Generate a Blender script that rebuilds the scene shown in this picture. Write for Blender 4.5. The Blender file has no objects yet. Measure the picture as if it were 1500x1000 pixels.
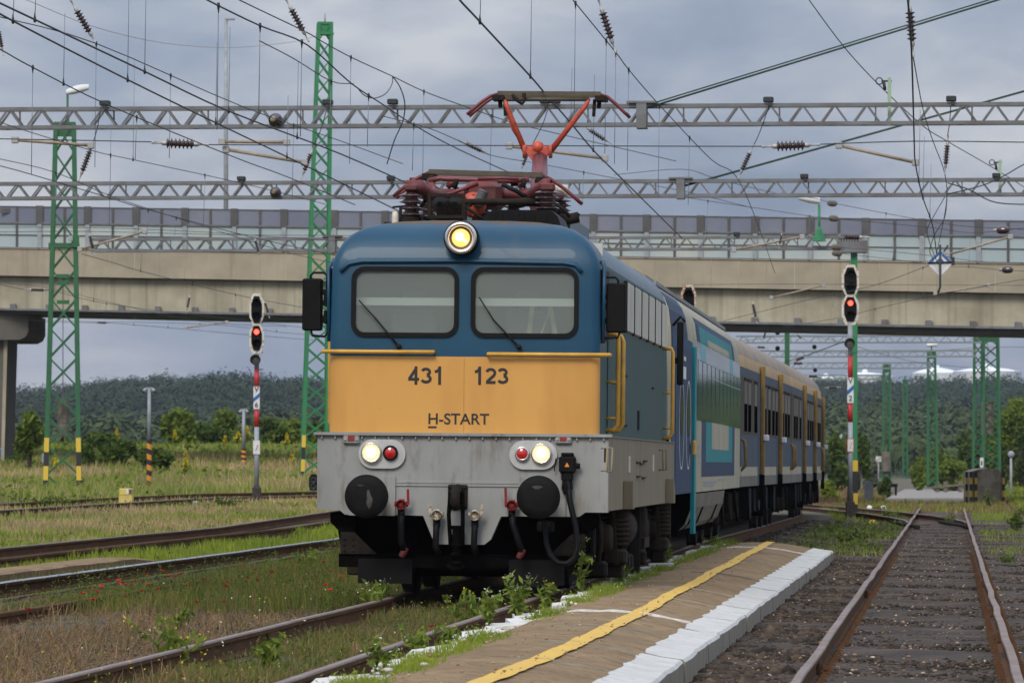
import bpy, bmesh, math, random
import numpy as np
from mathutils import Vector, Matrix, Euler
random.seed(7); rng = np.random.default_rng(7)
scn = bpy.context.scene
COL = scn.collection
R = math.radians
# ------------------------------------------------------------------ camera geometry (metres; +Y is the way the camera looks)
FPX, HX, HY, CZ = 8000.0, 750.0, 682.0, 1.53
cam = bpy.data.cameras.new("camera"); camo = bpy.data.objects.new("camera", cam); COL.objects.link(camo)
camo.location = (0, 0, CZ); camo.rotation_euler = (R(90), 0, 0)
cam.sensor_width = 36; cam.lens = FPX / 1500 * 36; cam.shift_y = (HY - 500) / 1500
cam.clip_start = 0.5; cam.clip_end = 20000
cam.dof.use_dof = True; cam.dof.focus_distance = 57; cam.dof.aperture_fstop = 11
scn.camera = camo

def W(px, py, Y): return Vector(((px - HX) * Y / FPX, Y, CZ + (HY - py) * Y / FPX))
def lerp(a, b, t): return a + (b - a) * t
def interp(x, xs, ys): return float(np.interp(x, xs, ys))

# centre lines of the tracks
T1_Y = [-40, 56, 98.2, 122.7, 147.2, 171.7, 420]; T1_X = [-.52 - 96 * .0765, -.52, 2.69, 4.86, 6.93, 8.35, 8.35 + 248 * .03]
def T1(Y): return np.interp(Y, T1_Y, T1_X)
def T0(Y): return -.283 + .0802 * np.asarray(Y, dtype=float)
def sstep(x, a, b):
    t = np.clip((np.asarray(x, dtype=float) - a) / (b - a), 0, 1); return t * t * (3 - 2 * t)
def gz(X, Y):
    X = np.asarray(X, dtype=float); Y = np.asarray(Y, dtype=float)
    u = X - T1(Y)
    left = np.interp(Y, [60, 100, 130, 150, 175, 205, 235, 265, 300, 900], [0, .05, .3, .5, .72, 1.0, 1.6, 2.15, 2.2, 2.2])
    wl = sstep(-u, 2.5, 11)
    right = sstep(u, 1.2, 2.6) * (-.11) * (1 - sstep(Y, 170, 230))
    bank = sstep(X - T0(Y), 2.2, 7) * .32
    return left * wl + right + bank + np.where(Y > 500, 0, 0)
_YS = np.arange(28, 628, .1)
def hit(px, py):
    below = CZ - (py - HY) * _YS / FPX <= gz((px - HX) * _YS / FPX, _YS)
    return float(_YS[np.argmax(below)]) if below.any() else 600.0
def H(px, py):                       # where the photograph's pixel meets the ground
    Y = hit(px, py); return Vector(((px - HX) * Y / FPX, Y, float(gz((px - HX) * Y / FPX, Y))))

# ------------------------------------------------------------------ materials
MATS = {}
def _nodes(name):
    m = bpy.data.materials.new(name); m.use_nodes = True
    nt = m.node_tree; b = nt.nodes["Principled BSDF"]; return m, nt, b
def N(nt, t, **kw):
    n = nt.nodes.new(t)
    for k, v in kw.items(): setattr(n, k, v)
    return n
def ramp(nt, fac, stops):
    r = N(nt, "ShaderNodeValToRGB"); e = r.color_ramp.elements
    while len(e) < len(stops): e.new(.5)
    for i, (p, c) in enumerate(stops): e[i].position = p; e[i].color = (*c, 1) if len(c) == 3 else c
    nt.links.new(fac, r.inputs[0]); return r.outputs[0]
def mixc(nt, f, a, b):
    m = N(nt, "ShaderNodeMix", data_type='RGBA')
    for sock, v in ((m.inputs[0], f), (m.inputs[6], a), (m.inputs[7], b)):
        if hasattr(v, "node"): nt.links.new(v, sock)
        else: sock.default_value = v if not isinstance(v, tuple) else ((*v, 1) if len(v) == 3 else v)
    return m.outputs[2]
def noise(nt, scale, detail=6, rough=.6, sc=(1, 1, 1), coord="Object", dist=0):
    tc = N(nt, "ShaderNodeTexCoord"); mp = N(nt, "ShaderNodeMapping"); mp.inputs["Scale"].default_value = sc
    nt.links.new(tc.outputs[coord], mp.inputs[0])
    n = N(nt, "ShaderNodeTexNoise"); n.inputs["Scale"].default_value = scale; n.inputs["Detail"].default_value = detail
    n.inputs["Roughness"].default_value = rough; n.inputs["Distortion"].default_value = dist
    nt.links.new(mp.outputs[0], n.inputs[0]); return n.outputs[0]
def mat(name, c, rough=.6, metal=0, c2=None, scale=3, sc=(1, 1, 1), lo=.35, hi=.7, bump=0, bscale=40, spec=.5, c3=None, s3=30, lo3=.62, hi3=.72, sc3=(1, 1, 1), coat=0):
    """paint / concrete / metal with up to two layers of wear or other tone"""
    if name in MATS: return MATS[name]
    m, nt, b = _nodes(name)
    b.inputs["Roughness"].default_value = rough; b.inputs["Metallic"].default_value = metal
    b.inputs["Specular IOR Level"].default_value = spec; b.inputs["Coat Weight"].default_value = coat
    col = c
    if c2 is not None:
        col = mixc(nt, ramp(nt, noise(nt, scale, sc=sc), [(lo, (0, 0, 0)), (hi, (1, 1, 1))]), c, c2)
    if c3 is not None:
        col = mixc(nt, ramp(nt, noise(nt, s3, sc=sc3), [(lo3, (0, 0, 0)), (hi3, (1, 1, 1))]), col, c3)
    if hasattr(col, "node"): nt.links.new(col, b.inputs["Base Color"])
    else: b.inputs["Base Color"].default_value = (*c, 1)
    if bump:
        bp = N(nt, "ShaderNodeBump"); bp.inputs["Strength"].default_value = bump; bp.inputs["Distance"].default_value = .02
        nt.links.new(noise(nt, bscale), bp.inputs["Height"]); nt.links.new(bp.outputs[0], b.inputs["Normal"])
    MATS[name] = m; return m
def emit(name, c, s, base=(.1, .1, .1)):
    m, nt, b = _nodes(name); b.inputs["Base Color"].default_value = (*base, 1); b.inputs["Emission Color"].default_value = (*c, 1)
    b.inputs["Emission Strength"].default_value = s; MATS[name] = m; return m
def leafmat(name, cols, rough=.75, trans=.3):
    """foliage: every leaf or blade gets its own colour out of a short list"""
    m, nt, b = _nodes(name)
    g = N(nt, "ShaderNodeNewGeometry")
    st = [(i / max(1, len(cols) - 1), c) for i, c in enumerate(cols)]
    col = ramp(nt, g.outputs["Random Per Island"], st)
    big = ramp(nt, noise(nt, .35, detail=3), [(.35, (.66, .70, .62)), (.65, (1.2, 1.12, 1.0))])
    mm = N(nt, "ShaderNodeMix", data_type='RGBA', blend_type='MULTIPLY'); mm.inputs[0].default_value = .8
    nt.links.new(col, mm.inputs[6]); nt.links.new(big, mm.inputs[7]); col = mm.outputs[2]
    nt.links.new(col, b.inputs["Base Color"]); b.inputs["Roughness"].default_value = rough; b.inputs["Specular IOR Level"].default_value = .25
    t = N(nt, "ShaderNodeBsdfTranslucent"); nt.links.new(col, t.inputs[0])
    mx = N(nt, "ShaderNodeMixShader"); mx.inputs[0].default_value = trans
    nt.links.new(b.outputs[0], mx.inputs[1]); nt.links.new(t.outputs[0], mx.inputs[2])
    nt.links.new(mx.outputs[0], nt.nodes["Material Output"].inputs[0]); MATS[name] = m; return m

# ------------------------------------------------------------------ mesh builder
class MB:
    def __init__(s): s.v = []; s.f = []; s.m = []; s.mi = 0; s.sm = []; s.smooth = False
    def add(s, vs, fs):
        o = len(s.v); s.v += [tuple(v) for v in vs]
        for f in fs: s.f.append(tuple(i + o for i in f)); s.m.append(s.mi); s.sm.append(s.smooth)
        return s
    def box(s, a, b):
        x0, y0, z0 = a; x1, y1, z1 = b
        if x0 > x1: x0, x1 = x1, x0
        if y0 > y1: y0, y1 = y1, y0
        if z0 > z1: z0, z1 = z1, z0
        return s.add([(x0, y0, z0), (x1, y0, z0), (x1, y1, z0), (x0, y1, z0), (x0, y0, z1), (x1, y0, z1), (x1, y1, z1), (x0, y1, z1)],
                     [(0, 3, 2, 1), (4, 5, 6, 7), (0, 1, 5, 4), (1, 2, 6, 5), (2, 3, 7, 6), (3, 0, 4, 7)])
    def bbox(s, a, b, r=.01):
        """box with chamfered vertical and horizontal edges"""
        x0, y0, z0 = a; x1, y1, z1 = b; pts = []
        for z, e in ((z0, r), (z0 + r, 0), (z1 - r, 0), (z1, r)):
            pts += [(x0 + e + r, y0 + e, z), (x1 - e - r, y0 + e, z), (x1 - e, y0 + e + r, z), (x1 - e, y1 - e - r, z), (x1 - e - r, y1 - e, z), (x0 + e + r, y1 - e, z), (x0 + e, y1 - e - r, z), (x0 + e, y0 + e + r, z)]
        fs = [tuple(range(7, -1, -1)), tuple(range(24, 32))]
        for k in range(3):
            for i in range(8): j = (i + 1) % 8; fs.append((k * 8 + i, k * 8 + j, k * 8 + 8 + j, k * 8 + 8 + i))
        return s.add(pts, fs)
    def bar(s, p, q, w, h=None, up=(0, 0, 1)):
        p, q = Vector(p), Vector(q); h = h or w; d = (q - p)
        if d.length < 1e-6: return s
        d.normalize(); u = Vector(up)
        if abs(d.dot(u)) > .98: u = Vector((0, 1, 0))
        a = d.cross(u).normalized(); b = a.cross(d); a *= w / 2; b *= h / 2
        vs = [p - a - b, p + a - b, p + a + b, p - a + b, q - a - b, q + a - b, q + a + b, q - a + b]
        return s.add(vs, [(0, 1, 2, 3)[::-1], (4, 5, 6, 7), (0, 1, 5, 4), (1, 2, 6, 5), (2, 3, 7, 6), (3, 0, 4, 7)])
    def tube(s, pts, r, n=8, cap=True):
        pts = [Vector(p) for p in pts]; k = len(pts); rr = r if isinstance(r, (list, tuple)) else [r] * k
        vs = []; a = None
        for i, p in enumerate(pts):
            d = (pts[min(i + 1, k - 1)] - pts[max(i - 1, 0)])
            d = d.normalized() if d.length > 1e-9 else Vector((0, 0, 1))
            if a is None:
                u = Vector((0, 0, 1)) if abs(d.z) < .9 else Vector((1, 0, 0)); a = d.cross(u).normalized()
            else:
                a = (a - d * a.dot(d)); a = a.normalized() if a.length > 1e-6 else d.orthogonal().normalized()
            b = d.cross(a)
            for j in range(n):
                t = 2 * math.pi * j / n; vs.append(p + (a * math.cos(t) + b * math.sin(t)) * rr[i])
        fs = []
        for i in range(k - 1):
            for j in range(n):
                l = (j + 1) % n; fs.append((i * n + j, i * n + l, (i + 1) * n + l, (i + 1) * n + j))
        sm = s.smooth; s.smooth = True; o = len(s.v); s.add(vs, fs); s.smooth = sm
        if cap:
            for c, rev in ((0, True), (k - 1, False)):
                ring = tuple(o + c * n + j for j in range(n)); s.f.append(ring[::-1] if rev else ring); s.m.append(s.mi); s.sm.append(False)
        return s
    def lathe(s, prof, org=(0, 0, 0), axis=(0, 0, 1), n=24, smooth=True):
        """prof: (radius, height along axis)"""
        o = Vector(org); d = Vector(axis).normalized(); u = Vector((0, 0, 1)) if abs(d.z) < .9 else Vector((1, 0, 0))
        a = d.cross(u).normalized(); b = d.cross(a); vs = []
        for r, h in prof:
            for j in range(n):
                t = 2 * math.pi * j / n; vs.append(o + d * h + (a * math.cos(t) + b * math.sin(t)) * max(r, 1e-4))
        fs = []
        for i in range(len(prof) - 1):
            for j in range(n):
                l = (j + 1) % n; fs.append((i * n + j, i * n + l, (i + 1) * n + l, (i + 1) * n + j))
        sm = s.smooth; s.smooth = smooth; s.add(vs, fs); s.smooth = sm; return s
    def prism(s, poly, y0, y1, plane="xz"):
        """poly in xz extruded in y (or xy extruded in z, or yz extruded in x)"""
        k = len(poly)
        P = {"xz": lambda a, b, c: (a, c, b), "xy": lambda a, b, c: (a, b, c), "yz": lambda a, b, c: (c, a, b)}[plane]
        vs = [P(a, b, y0) for a, b in poly] + [P(a, b, y1) for a, b in poly]
        fs = [tuple(range(k)), tuple(range(2 * k - 1, k - 1, -1))] + [(i, i + k, (i + 1) % k + k, (i + 1) % k) for i in range(k)]
        return s.add(vs, fs)
    def grid(s, rows, wrap=False):
        k = len(rows[0]); vs = [p for r in rows for p in r]; fs = []
        for i in range(len(rows) - 1):
            for j in range(k if wrap else k - 1):
                l = (j + 1) % k; fs.append((i * k + j, i * k + l, (i + 1) * k + l, (i + 1) * k + j))
        return s.add(vs, fs)
    def build(s, name, mats, parent=None, fix=True):
        me = bpy.data.meshes.new(name); me.from_pydata(s.v, [], s.f)
        for m in (mats if isinstance(mats, (list, tuple)) else [mats]): me.materials.append(MATS[m] if isinstance(m, str) else m)
        me.polygons.foreach_set("material_index", s.m); me.polygons.foreach_set("use_smooth", s.sm)
        if fix:
            bm = bmesh.new(); bm.from_mesh(me); bmesh.ops.recalc_face_normals(bm, faces=bm.faces); bm.to_mesh(me); bm.free()
        me.update()
        o = bpy.data.objects.new(name, me); COL.objects.link(o)
        if parent: o.parent = parent
        return o
def rrect(x0, z0, x1, z1, r, n=5):
    pts = []
    for cx, cz, a0 in ((x1 - r, z0 + r, -90), (x1 - r, z1 - r, 0), (x0 + r, z1 - r, 90), (x0 + r, z0 + r, 180)):
        for i in range(n + 1):
            a = R(a0 + 90 * i / n); pts.append((cx + r * math.cos(a), cz + r * math.sin(a)))
    return pts
def tag(o, label, cat=None, group=None, kind=None):
    if label: o["label"] = label
    if cat: o["category"] = cat
    if group: o["group"] = group
    if kind: o["kind"] = kind
    return o
def thing(name, label, cat, loc=(0, 0, 0), rot=(0, 0, 0), group=None):
    o = bpy.data.objects.new(name, None); COL.objects.link(o); o.location = loc; o.rotation_euler = rot
    o.empty_display_size = .2; return tag(o, label, cat, group)
def copy_tree(o, parent=None):
    c = o.copy(); COL.objects.link(c)
    if parent: c.parent = parent
    for ch in list(o.children): copy_tree(ch, c)
    return c
def npmesh(name, V, loops, sizes, mats, mi=None, parent=None, smooth=False):
    """big meshes straight from numpy arrays"""
    me = bpy.data.meshes.new(name); me.vertices.add(len(V)); me.vertices.foreach_set("co", np.ascontiguousarray(V, dtype=np.float32).ravel())
    me.loops.add(len(loops)); me.loops.foreach_set("vertex_index", np.ascontiguousarray(loops, dtype=np.int32))
    st = np.concatenate(([0], np.cumsum(sizes)[:-1])); me.polygons.add(len(sizes)); me.polygons.foreach_set("loop_start", st.astype(np.int32))
    if mi is not None: me.polygons.foreach_set("material_index", np.asarray(mi, dtype=np.int32))
    if smooth: me.polygons.foreach_set("use_smooth", np.ones(len(sizes), dtype=bool))
    for m in (mats if isinstance(mats, (list, tuple)) else [mats]): me.materials.append(MATS[m] if isinstance(m, str) else m)
    me.update(calc_edges=True); me.validate()
    o = bpy.data.objects.new(name, me); COL.objects.link(o)
    if parent: o.parent = parent
    return o
def text_mesh(txt, size, name, m, parent, x, y, z, rot=(R(90), 0, 0), align='CENTER', bold=0, sx=1.0, depth=.0015):
    c = bpy.data.curves.new("lettering", 'FONT'); c.body = txt; c.size = size; c.align_x = align; c.extrude = depth; c.offset = bold
    t = bpy.data.objects.new("lettering", c); COL.objects.link(t)
    dg = bpy.context.evaluated_depsgraph_get(); me = bpy.data.meshes.new_from_object(t.evaluated_get(dg))
    bpy.data.objects.remove(t); bpy.data.curves.remove(c)
    me.materials.clear(); me.materials.append(MATS[m]); o = bpy.data.objects.new(name, me); COL.objects.link(o)
    o.location = (x, y, z); o.rotation_euler = rot; o.scale = (sx, 1, 1)
    if parent: o.parent = parent
    return o
# ------------------------------------------------------------------ sky and sun
SUN_EL, SUN_AZ = 40, 198          # azimuth from +Y, clockwise: behind the camera, a little to its left
w = bpy.data.worlds.new("World"); scn.world = w; w.use_nodes = True; nt = w.node_tree
bg = nt.nodes["Background"]; bg.inputs[1].default_value = .1
sky = N(nt, "ShaderNodeTexSky", sky_type='NISHITA'); sky.sun_disc = False; sky.sun_elevation = R(SUN_EL); sky.sun_rotation = R(SUN_AZ)
sky.air_density = 1.2; sky.dust_density = 2.0
tc = N(nt, "ShaderNodeTexCoord")
def skynoise(sc, scale, detail, loc=(0, 0, 0)):
    mp = N(nt, "ShaderNodeMapping"); mp.inputs["Scale"].default_value = sc; mp.inputs["Location"].default_value = loc
    nt.links.new(tc.outputs["Generated"], mp.inputs[0]); n = N(nt, "ShaderNodeTexNoise"); n.inputs["Scale"].default_value = scale
    n.inputs["Detail"].default_value = detail; n.inputs["Roughness"].default_value = .52; n.inputs["Distortion"].default_value = .3
    nt.links.new(mp.outputs[0], n.inputs[0]); return n.outputs[0]
soft = skynoise((1, 1, 2.6), 11, 5, (3.1, .4, .62))
fine = skynoise((1, 1, 2.2), 34, 6, (.3, 1.7, .2))
mx = N(nt, "ShaderNodeMath", operation='MULTIPLY_ADD'); mx.inputs[1].default_value = .3; nt.links.new(fine, mx.inputs[0])
m2 = N(nt, "ShaderNodeMath", operation='MULTIPLY'); m2.inputs[1].default_value = .7; nt.links.new(soft, m2.inputs[0]); nt.links.new(m2.outputs[0], mx.inputs[2])
cloud = ramp(nt, mx.outputs[0], [(.36, (1.5, 1.9, 2.8)), (.46, (2.1, 2.5, 3.4)), (.54, (2.8, 3.1, 3.85)), (.64, (4.0, 4.15, 4.65))])
sxyz = N(nt, "ShaderNodeSeparateXYZ"); nt.links.new(tc.outputs["Generated"], sxyz.inputs[0])
zen = ramp(nt, sxyz.outputs[2], [(.0, (.9, .9, .9)), (.10, (1, 1, 1)), (.45, (2.5, 2.42, 2.3)), (1, (3.2, 3.05, 2.85))])      # an overcast sky is brighter overhead
mlt = N(nt, "ShaderNodeMix", data_type='RGBA', blend_type='MULTIPLY'); mlt.inputs[0].default_value = 1; nt.links.new(cloud, mlt.inputs[6]); nt.links.new(zen, mlt.inputs[7])
veil = mixc(nt, .9, sky.outputs[0], mlt.outputs[2])
nt.links.new(veil, bg.inputs[0])
sun = bpy.data.lights.new("sun", 'SUN'); sun.energy = 1.5; sun.angle = R(22); sun.color = (1, .93, .82)
so = bpy.data.objects.new("sun", sun); COL.objects.link(so)
az = R(SUN_AZ); sd = Vector((math.sin(az) * math.cos(R(SUN_EL)), math.cos(az) * math.cos(R(SUN_EL)), math.sin(R(SUN_EL))))
so.rotation_euler = sd.to_track_quat('Z', 'Y').to_euler(); so.location = (-20, -30, 60)
scn.view_settings.view_transform = 'Standard'; scn.view_settings.look = 'None'; scn.view_settings.exposure = .52; scn.view_settings.gamma = 1

# ------------------------------------------------------------------ materials
mat("blue_paint", (.006, .050, .098), .45, spec=.3, c2=(.010, .064, .115), scale=1.3, c3=(.035, .07, .10), s3=2.2, lo3=.55, hi3=.8, sc3=(1, 1, .35), coat=.08)
mat("roof_paint", (.05, .11, .16), .45, c2=(.11, .14, .145), scale=1.2, sc=(1, .25, 1), c3=(.09, .055, .035), s3=2.5, lo3=.58, hi3=.75)
mat("roof_rust", (.10, .07, .045), .8, c2=(.03, .07, .11), scale=4, lo=.5, hi=.62)
mat("yellow_paint", (.60, .31, .075), .5, spec=.3, c2=(.45, .215, .048), scale=1.9, sc=(1, 1, .22), lo=.42, hi=.8, c3=(.22, .10, .03), s3=34, lo3=.70, hi3=.76, coat=.15)
mat("side_paint", (.038, .095, .092), .6, spec=.15, c2=(.075, .088, .072), scale=2.2, sc=(1, 1.6, .12), lo=.38, hi=.72, c3=(.12, .10, .065), s3=1.6, lo3=.62, hi3=.85, sc3=(1, 2, .2))
mat("frame_grey", (.285, .29, .28), .6, c2=(.20, .20, .185), scale=1.8, sc=(1, 1, .4), c3=(.12, .095, .065), s3=5, lo3=.54, hi3=.78, sc3=(1.4, 1, .35), bump=.08, bscale=14)
mat("frame_side", (.25, .21, .14), .65, spec=.2, c2=(.18, .15, .10), scale=2.4, sc=(1, 1.5, .2), c3=(.16, .12, .08), s3=9, lo3=.66, hi3=.8, sc3=(1, 1, .2))
mat("yellow_seam", (.40, .20, .045), .6)
mat("louvre", (.60, .57, .46), .5, c2=(.44, .42, .34), scale=3, sc=(1, 1, .3))
mat("black_rubber", (.0045, .0045, .005), .55, spec=.15)
mat("black_paint", (.0045, .0043, .0042), .65, spec=.12, c2=(.009, .0078, .0068), scale=5, bump=.15, bscale=30)
mat("under_black", (.0028, .0025, .0023), .95, spec=.0, c2=(.006, .005, .004), scale=6)
mat("dark_iron", (.011, .0095, .008), .75, spec=.15, c2=(.026, .018, .012), scale=9, bump=.2)
mat("bogie_dust", (.036, .028, .019), .85, spec=.1, c2=(.018, .013, .009), scale=6)
mat("wheel_steel", (.10, .09, .075), .6, c2=(.07, .055, .04), scale=7)
mat("rail_yellow", (.66, .36, .045), .4, c2=(.5, .26, .03), scale=6)
mat("gold_rail", (.27, .165, .04), .6, spec=.2, c2=(.17, .11, .04), scale=5)
mat("letter_black", (.012, .012, .014), .5)
mat("letter_white", (.72, .72, .7), .5)
mat("lamp_plate", (.46, .46, .44), .45, c2=(.36, .36, .34), scale=6)
mat("chrome", (.62, .6, .56), .22, metal=.9)
mat("red_lens", (.42, .012, .01), .15, coat=.6)
mat("buffer_wear", (.055, .048, .04), .7, c2=(.02, .018, .016), scale=14, lo=.4, hi=.6)
mat("dull_red", (.10, .012, .010), .7)
mat("red_iron", (.26, .018, .014), .5, c2=(.13, .02, .015), scale=16)
mat("white_iron", (.55, .5, .4), .5, c2=(.2, .13, .07), scale=30, lo=.45, hi=.6)
emit("lamp_white", (1, .72, .38), .85); emit("lamp_white_core", (1, .92, .75), 5); emit("lamp_orange", (1, .42, .06), 1.5); emit("lamp_orange_core", (1, .78, .34), 3.5); emit("signal_red", (1, .035, .02), 6)
mat("panto_orange", (.58, .085, .04), .5, c2=(.36, .055, .03), scale=5, c3=(.12, .05, .03), s3=18, lo3=.55, hi3=.68)
mat("panto_maroon", (.17, .022, .025), .45, c2=(.09, .02, .02), scale=6)
mat("panto_red", (.15, .022, .02), .55, c2=(.06, .018, .017), scale=5)
mat("collector", (.055, .045, .03), .5, c2=(.10, .075, .04), scale=8)
mat("porcelain", (.028, .014, .015), .2, c2=(.05, .024, .024), scale=9, coat=.5)
mat("cream_plastic", (.55, .5, .38), .5)
mat("interior", (.46, .47, .43), .8); mat("interior_dark", (.05, .05, .05), .8); mat("blind", (.72, .76, .74), .7)
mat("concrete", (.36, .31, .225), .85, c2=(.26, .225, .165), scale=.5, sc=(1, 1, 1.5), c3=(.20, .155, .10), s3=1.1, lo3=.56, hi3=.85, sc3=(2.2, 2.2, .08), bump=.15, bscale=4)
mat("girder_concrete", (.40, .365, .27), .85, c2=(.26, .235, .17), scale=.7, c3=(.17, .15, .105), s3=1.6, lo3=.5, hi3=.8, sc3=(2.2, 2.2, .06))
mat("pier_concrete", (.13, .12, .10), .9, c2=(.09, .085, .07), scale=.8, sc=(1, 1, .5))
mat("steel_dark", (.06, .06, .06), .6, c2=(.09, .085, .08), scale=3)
mat("galv", (.17, .18, .19), .6, spec=.3, c2=(.115, .105, .095), scale=2, c3=(.12, .075, .045), s3=3.5, lo3=.64, hi3=.74)
mat("mast_green", (.014, .12, .04), .55, c2=(.02, .085, .035), scale=2.5)
mat("pale_green", (.30, .42, .28), .6)
mat("stay_green", (.02, .05, .035), .6)
mat("mast_green_light", (.018, .165, .058), .5, c2=(.025, .2, .07), scale=2.5)
mat("stripe_yellow", (.62, .42, .04), .5); mat("stripe_orange", (.62, .24, .02), .5); mat("stripe_black", (.015, .015, .015), .6)
mat("sign_white", (.66, .67, .66), .5, c2=(.5, .5, .48), scale=8); mat("sign_blue", (.02, .10, .32), .45); mat("sign_red", (.42, .02, .02), .5)
mat("weight", (.17, .145, .115), .9, c2=(.09, .075, .06), scale=4)
mat("wire", (.018, .022, .022), .6); mat("dropper", (.16, .18, .20), .5, metal=.3); mat("tan_tube", (.34, .27, .19), .5, c2=(.22, .16, .11), scale=8)
mat("cap_iron", (.36, .35, .33), .5, metal=.4)
mat("lamp_shell", (.6, .61, .6), .45)
mat("rust_rim", (.30, .11, .035), .8, c2=(.55, .5, .42), scale=16, lo=.45, hi=.55)
mat("signal_rim", (.62, .6, .52), .7, c2=(.30, .12, .04), scale=14, lo=.52, hi=.62)
mat("post_grey", (.30, .33, .35), .5, c2=(.22, .24, .25), scale=5)
mat("post_foot", (.05, .035, .03), .8, c2=(.015, .015, .015), scale=9)
mat("rail_rust", (.085, .043, .023), .9, spec=.1, c2=(.125, .066, .034), scale=6, sc=(1, .4, 1), bump=.2, bscale=40)
mat("rail_head", (.15, .105, .08), .6, spec=.3, c2=(.22, .18, .155), scale=5, sc=(1, .3, 1))
mat("rail_shine", (.62, .64, .68), .2, metal=.9)
mat("sleeper", (.22, .175, .125), .9, c2=(.075, .06, .048), scale=7, sc=(.6, 9, 1), lo=.42, hi=.6, bump=.5, bscale=20)
mat("platform_top", (.31, .22, .125), .95, spec=.1, c2=(.205, .145, .082), scale=1.1, sc=(.8, 1, 1), c3=(.10, .066, .042), s3=15, lo3=.48, hi3=.66, sc3=(.45, 1.5, 1), bump=1.0, bscale=22)
mat("edge_white", (.53, .53, .50), .85, c2=(.42, .41, .375), scale=3.5, c3=(.26, .22, .17), s3=11, lo3=.60, hi3=.70, bump=.3, bscale=18)
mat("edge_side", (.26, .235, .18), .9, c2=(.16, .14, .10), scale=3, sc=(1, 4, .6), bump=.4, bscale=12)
mat("line_yellow", (.66, .42, .055), .8, c2=(.5, .31, .06), scale=9, c3=(.3, .2, .09), s3=26, lo3=.62, hi3=.7)
mat("crumb_white", (.70, .70, .66), .9, c2=(.45, .42, .36), scale=9, bump=.4)
mat("asphalt_pale", (.26, .24, .21), .9, c2=(.2, .18, .155), scale=1)
mat("box_yellow", (.60, .47, .10), .6, c2=(.45, .36, .12), scale=6)
mat("far_beam", (.17, .20, .19), .6)
mat("block_concrete", (.36, .31, .23), .95, c2=(.15, .105, .07), scale=1.6, lo=.46, hi=.66, bump=.4, bscale=6)
mat("grey_stone", (.27, .285, .29), .8, c2=(.2, .21, .21), scale=3)
mat("tank_white", (.74, .75, .76), .6); mat("graffiti_blue", (.02, .22, .42), .6)
mat("bark", (.09, .07, .05), .9, c2=(.05, .04, .03), scale=6)
mat("purple_panel", (.14, .15, .20), .25, c2=(.20, .21, .25), scale=.25)
mat("pale_panel", (.37, .43, .44), .3, c2=(.30, .37, .38), scale=.3, c3=(.44, .46, .40), s3=.22, lo3=.5, hi3=.75)
# coaches
mat("c_navy", (.022, .05, .11), .55, spec=.12, c2=(.04, .06, .10), scale=1.5, sc=(1, 2, .2))
mat("c_deep_blue", (.016, .075, .17), .55, spec=.12, c2=(.025, .07, .11), scale=1.3, sc=(1, 2, .15))
mat("c_teal", (.012, .26, .27), .5, spec=.15, c2=(.018, .20, .22), scale=2); mat("c_pale_teal", (.20, .44, .47), .5, spec=.15)
mat("c_beige", (.46, .42, .30), .6, spec=.15, c2=(.34, .31, .23), scale=1.5, sc=(1, 1, .3))
mat("c_glass", (.02, .026, .012), .06, spec=.5, c2=(.07, .085, .03), scale=1.6, sc=(1, 2.2, .15), lo=.4, hi=.6)  # olive streaks are painted-in reflections of trees
mat("c_blue", (.10, .125, .15), .7, spec=.08, c2=(.07, .09, .115), scale=1.4, sc=(1, 2, .25))
mat("c_brown", (.11, .09, .065), .7, spec=.08, c2=(.07, .062, .05), scale=2, sc=(1, 2, .3))
mat("c_roof", (.30, .245, .18), .75, c2=(.19, .15, .11), scale=1.6, sc=(1, .8, 1))
mat("c_band", (.50, .36, .20), .7, spec=.1, c2=(.37, .27, .16), scale=2, sc=(1, 2, .4))
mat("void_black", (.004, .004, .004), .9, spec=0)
mat("c_skirt", (.22, .205, .165), .7, spec=.1, c2=(.14, .13, .105), scale=2)
mat("c_roof1", (.24, .25, .24), .5, c2=(.17, .18, .17), scale=2)
def glassmat():
    m, nt, b = _nodes("windscreen"); b.inputs["Base Color"].default_value = (.2, .2, .2, 1); b.inputs["Roughness"].default_value = .06
    nt.links.new(mixc(nt, ramp(nt, noise(nt, 60), [(.55, (0, 0, 0)), (.75, (1, 1, 1))]), (.34, .385, .35), (.22, .25, .225)), b.inputs["Base Color"])  # light grey-green base paints in the overcast sky's reflection
    b.inputs["Specular IOR Level"].default_value = .9
    t = N(nt, "ShaderNodeBsdfTransparent"); t.inputs[0].default_value = (.8, .86, .82, 1)
    x = N(nt, "ShaderNodeMixShader"); x.inputs[0].default_value = .6
    nt.links.new(b.outputs[0], x.inputs[1]); nt.links.new(t.outputs[0], x.inputs[2]); nt.links.new(x.outputs[0], nt.nodes["Material Output"].inputs[0]); MATS["windscreen"] = m
glassmat()
# ------------------------------------------------------------------ the electric locomotive
ZR = .18                                            # top of rail under the train
YAW = -math.atan(.0765); ROLL = R(.5)
loco = thing("electric_locomotive", "blue and yellow electric locomotive with lit headlights at the head of the train", "locomotive", (-.52, 56, ZR), (0, ROLL, YAW))
MW = Matrix.Translation((-.52, 56, ZR)) @ Euler((0, ROLL, YAW)).to_matrix().to_4x4(); MI = MW.inverted()
_o = MI @ Vector((0, 0, CZ))
def F(px, py, dy=0.0):
    d = (MI @ W(px, py, 60)) - _o; t = (dy - _o.y) / d.y; p = _o + d * t; return p.x, p.z
def P3(px, py, dy=0.0): x, z = F(px, py, dy); return Vector((x, dy, z))
def S(px, py, x):                                   # meets the plane local x = const (the side)
    d = (MI @ W(px, py, 60)) - _o; t = (x - _o.x) / d.x; return _o + d * t

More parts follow.
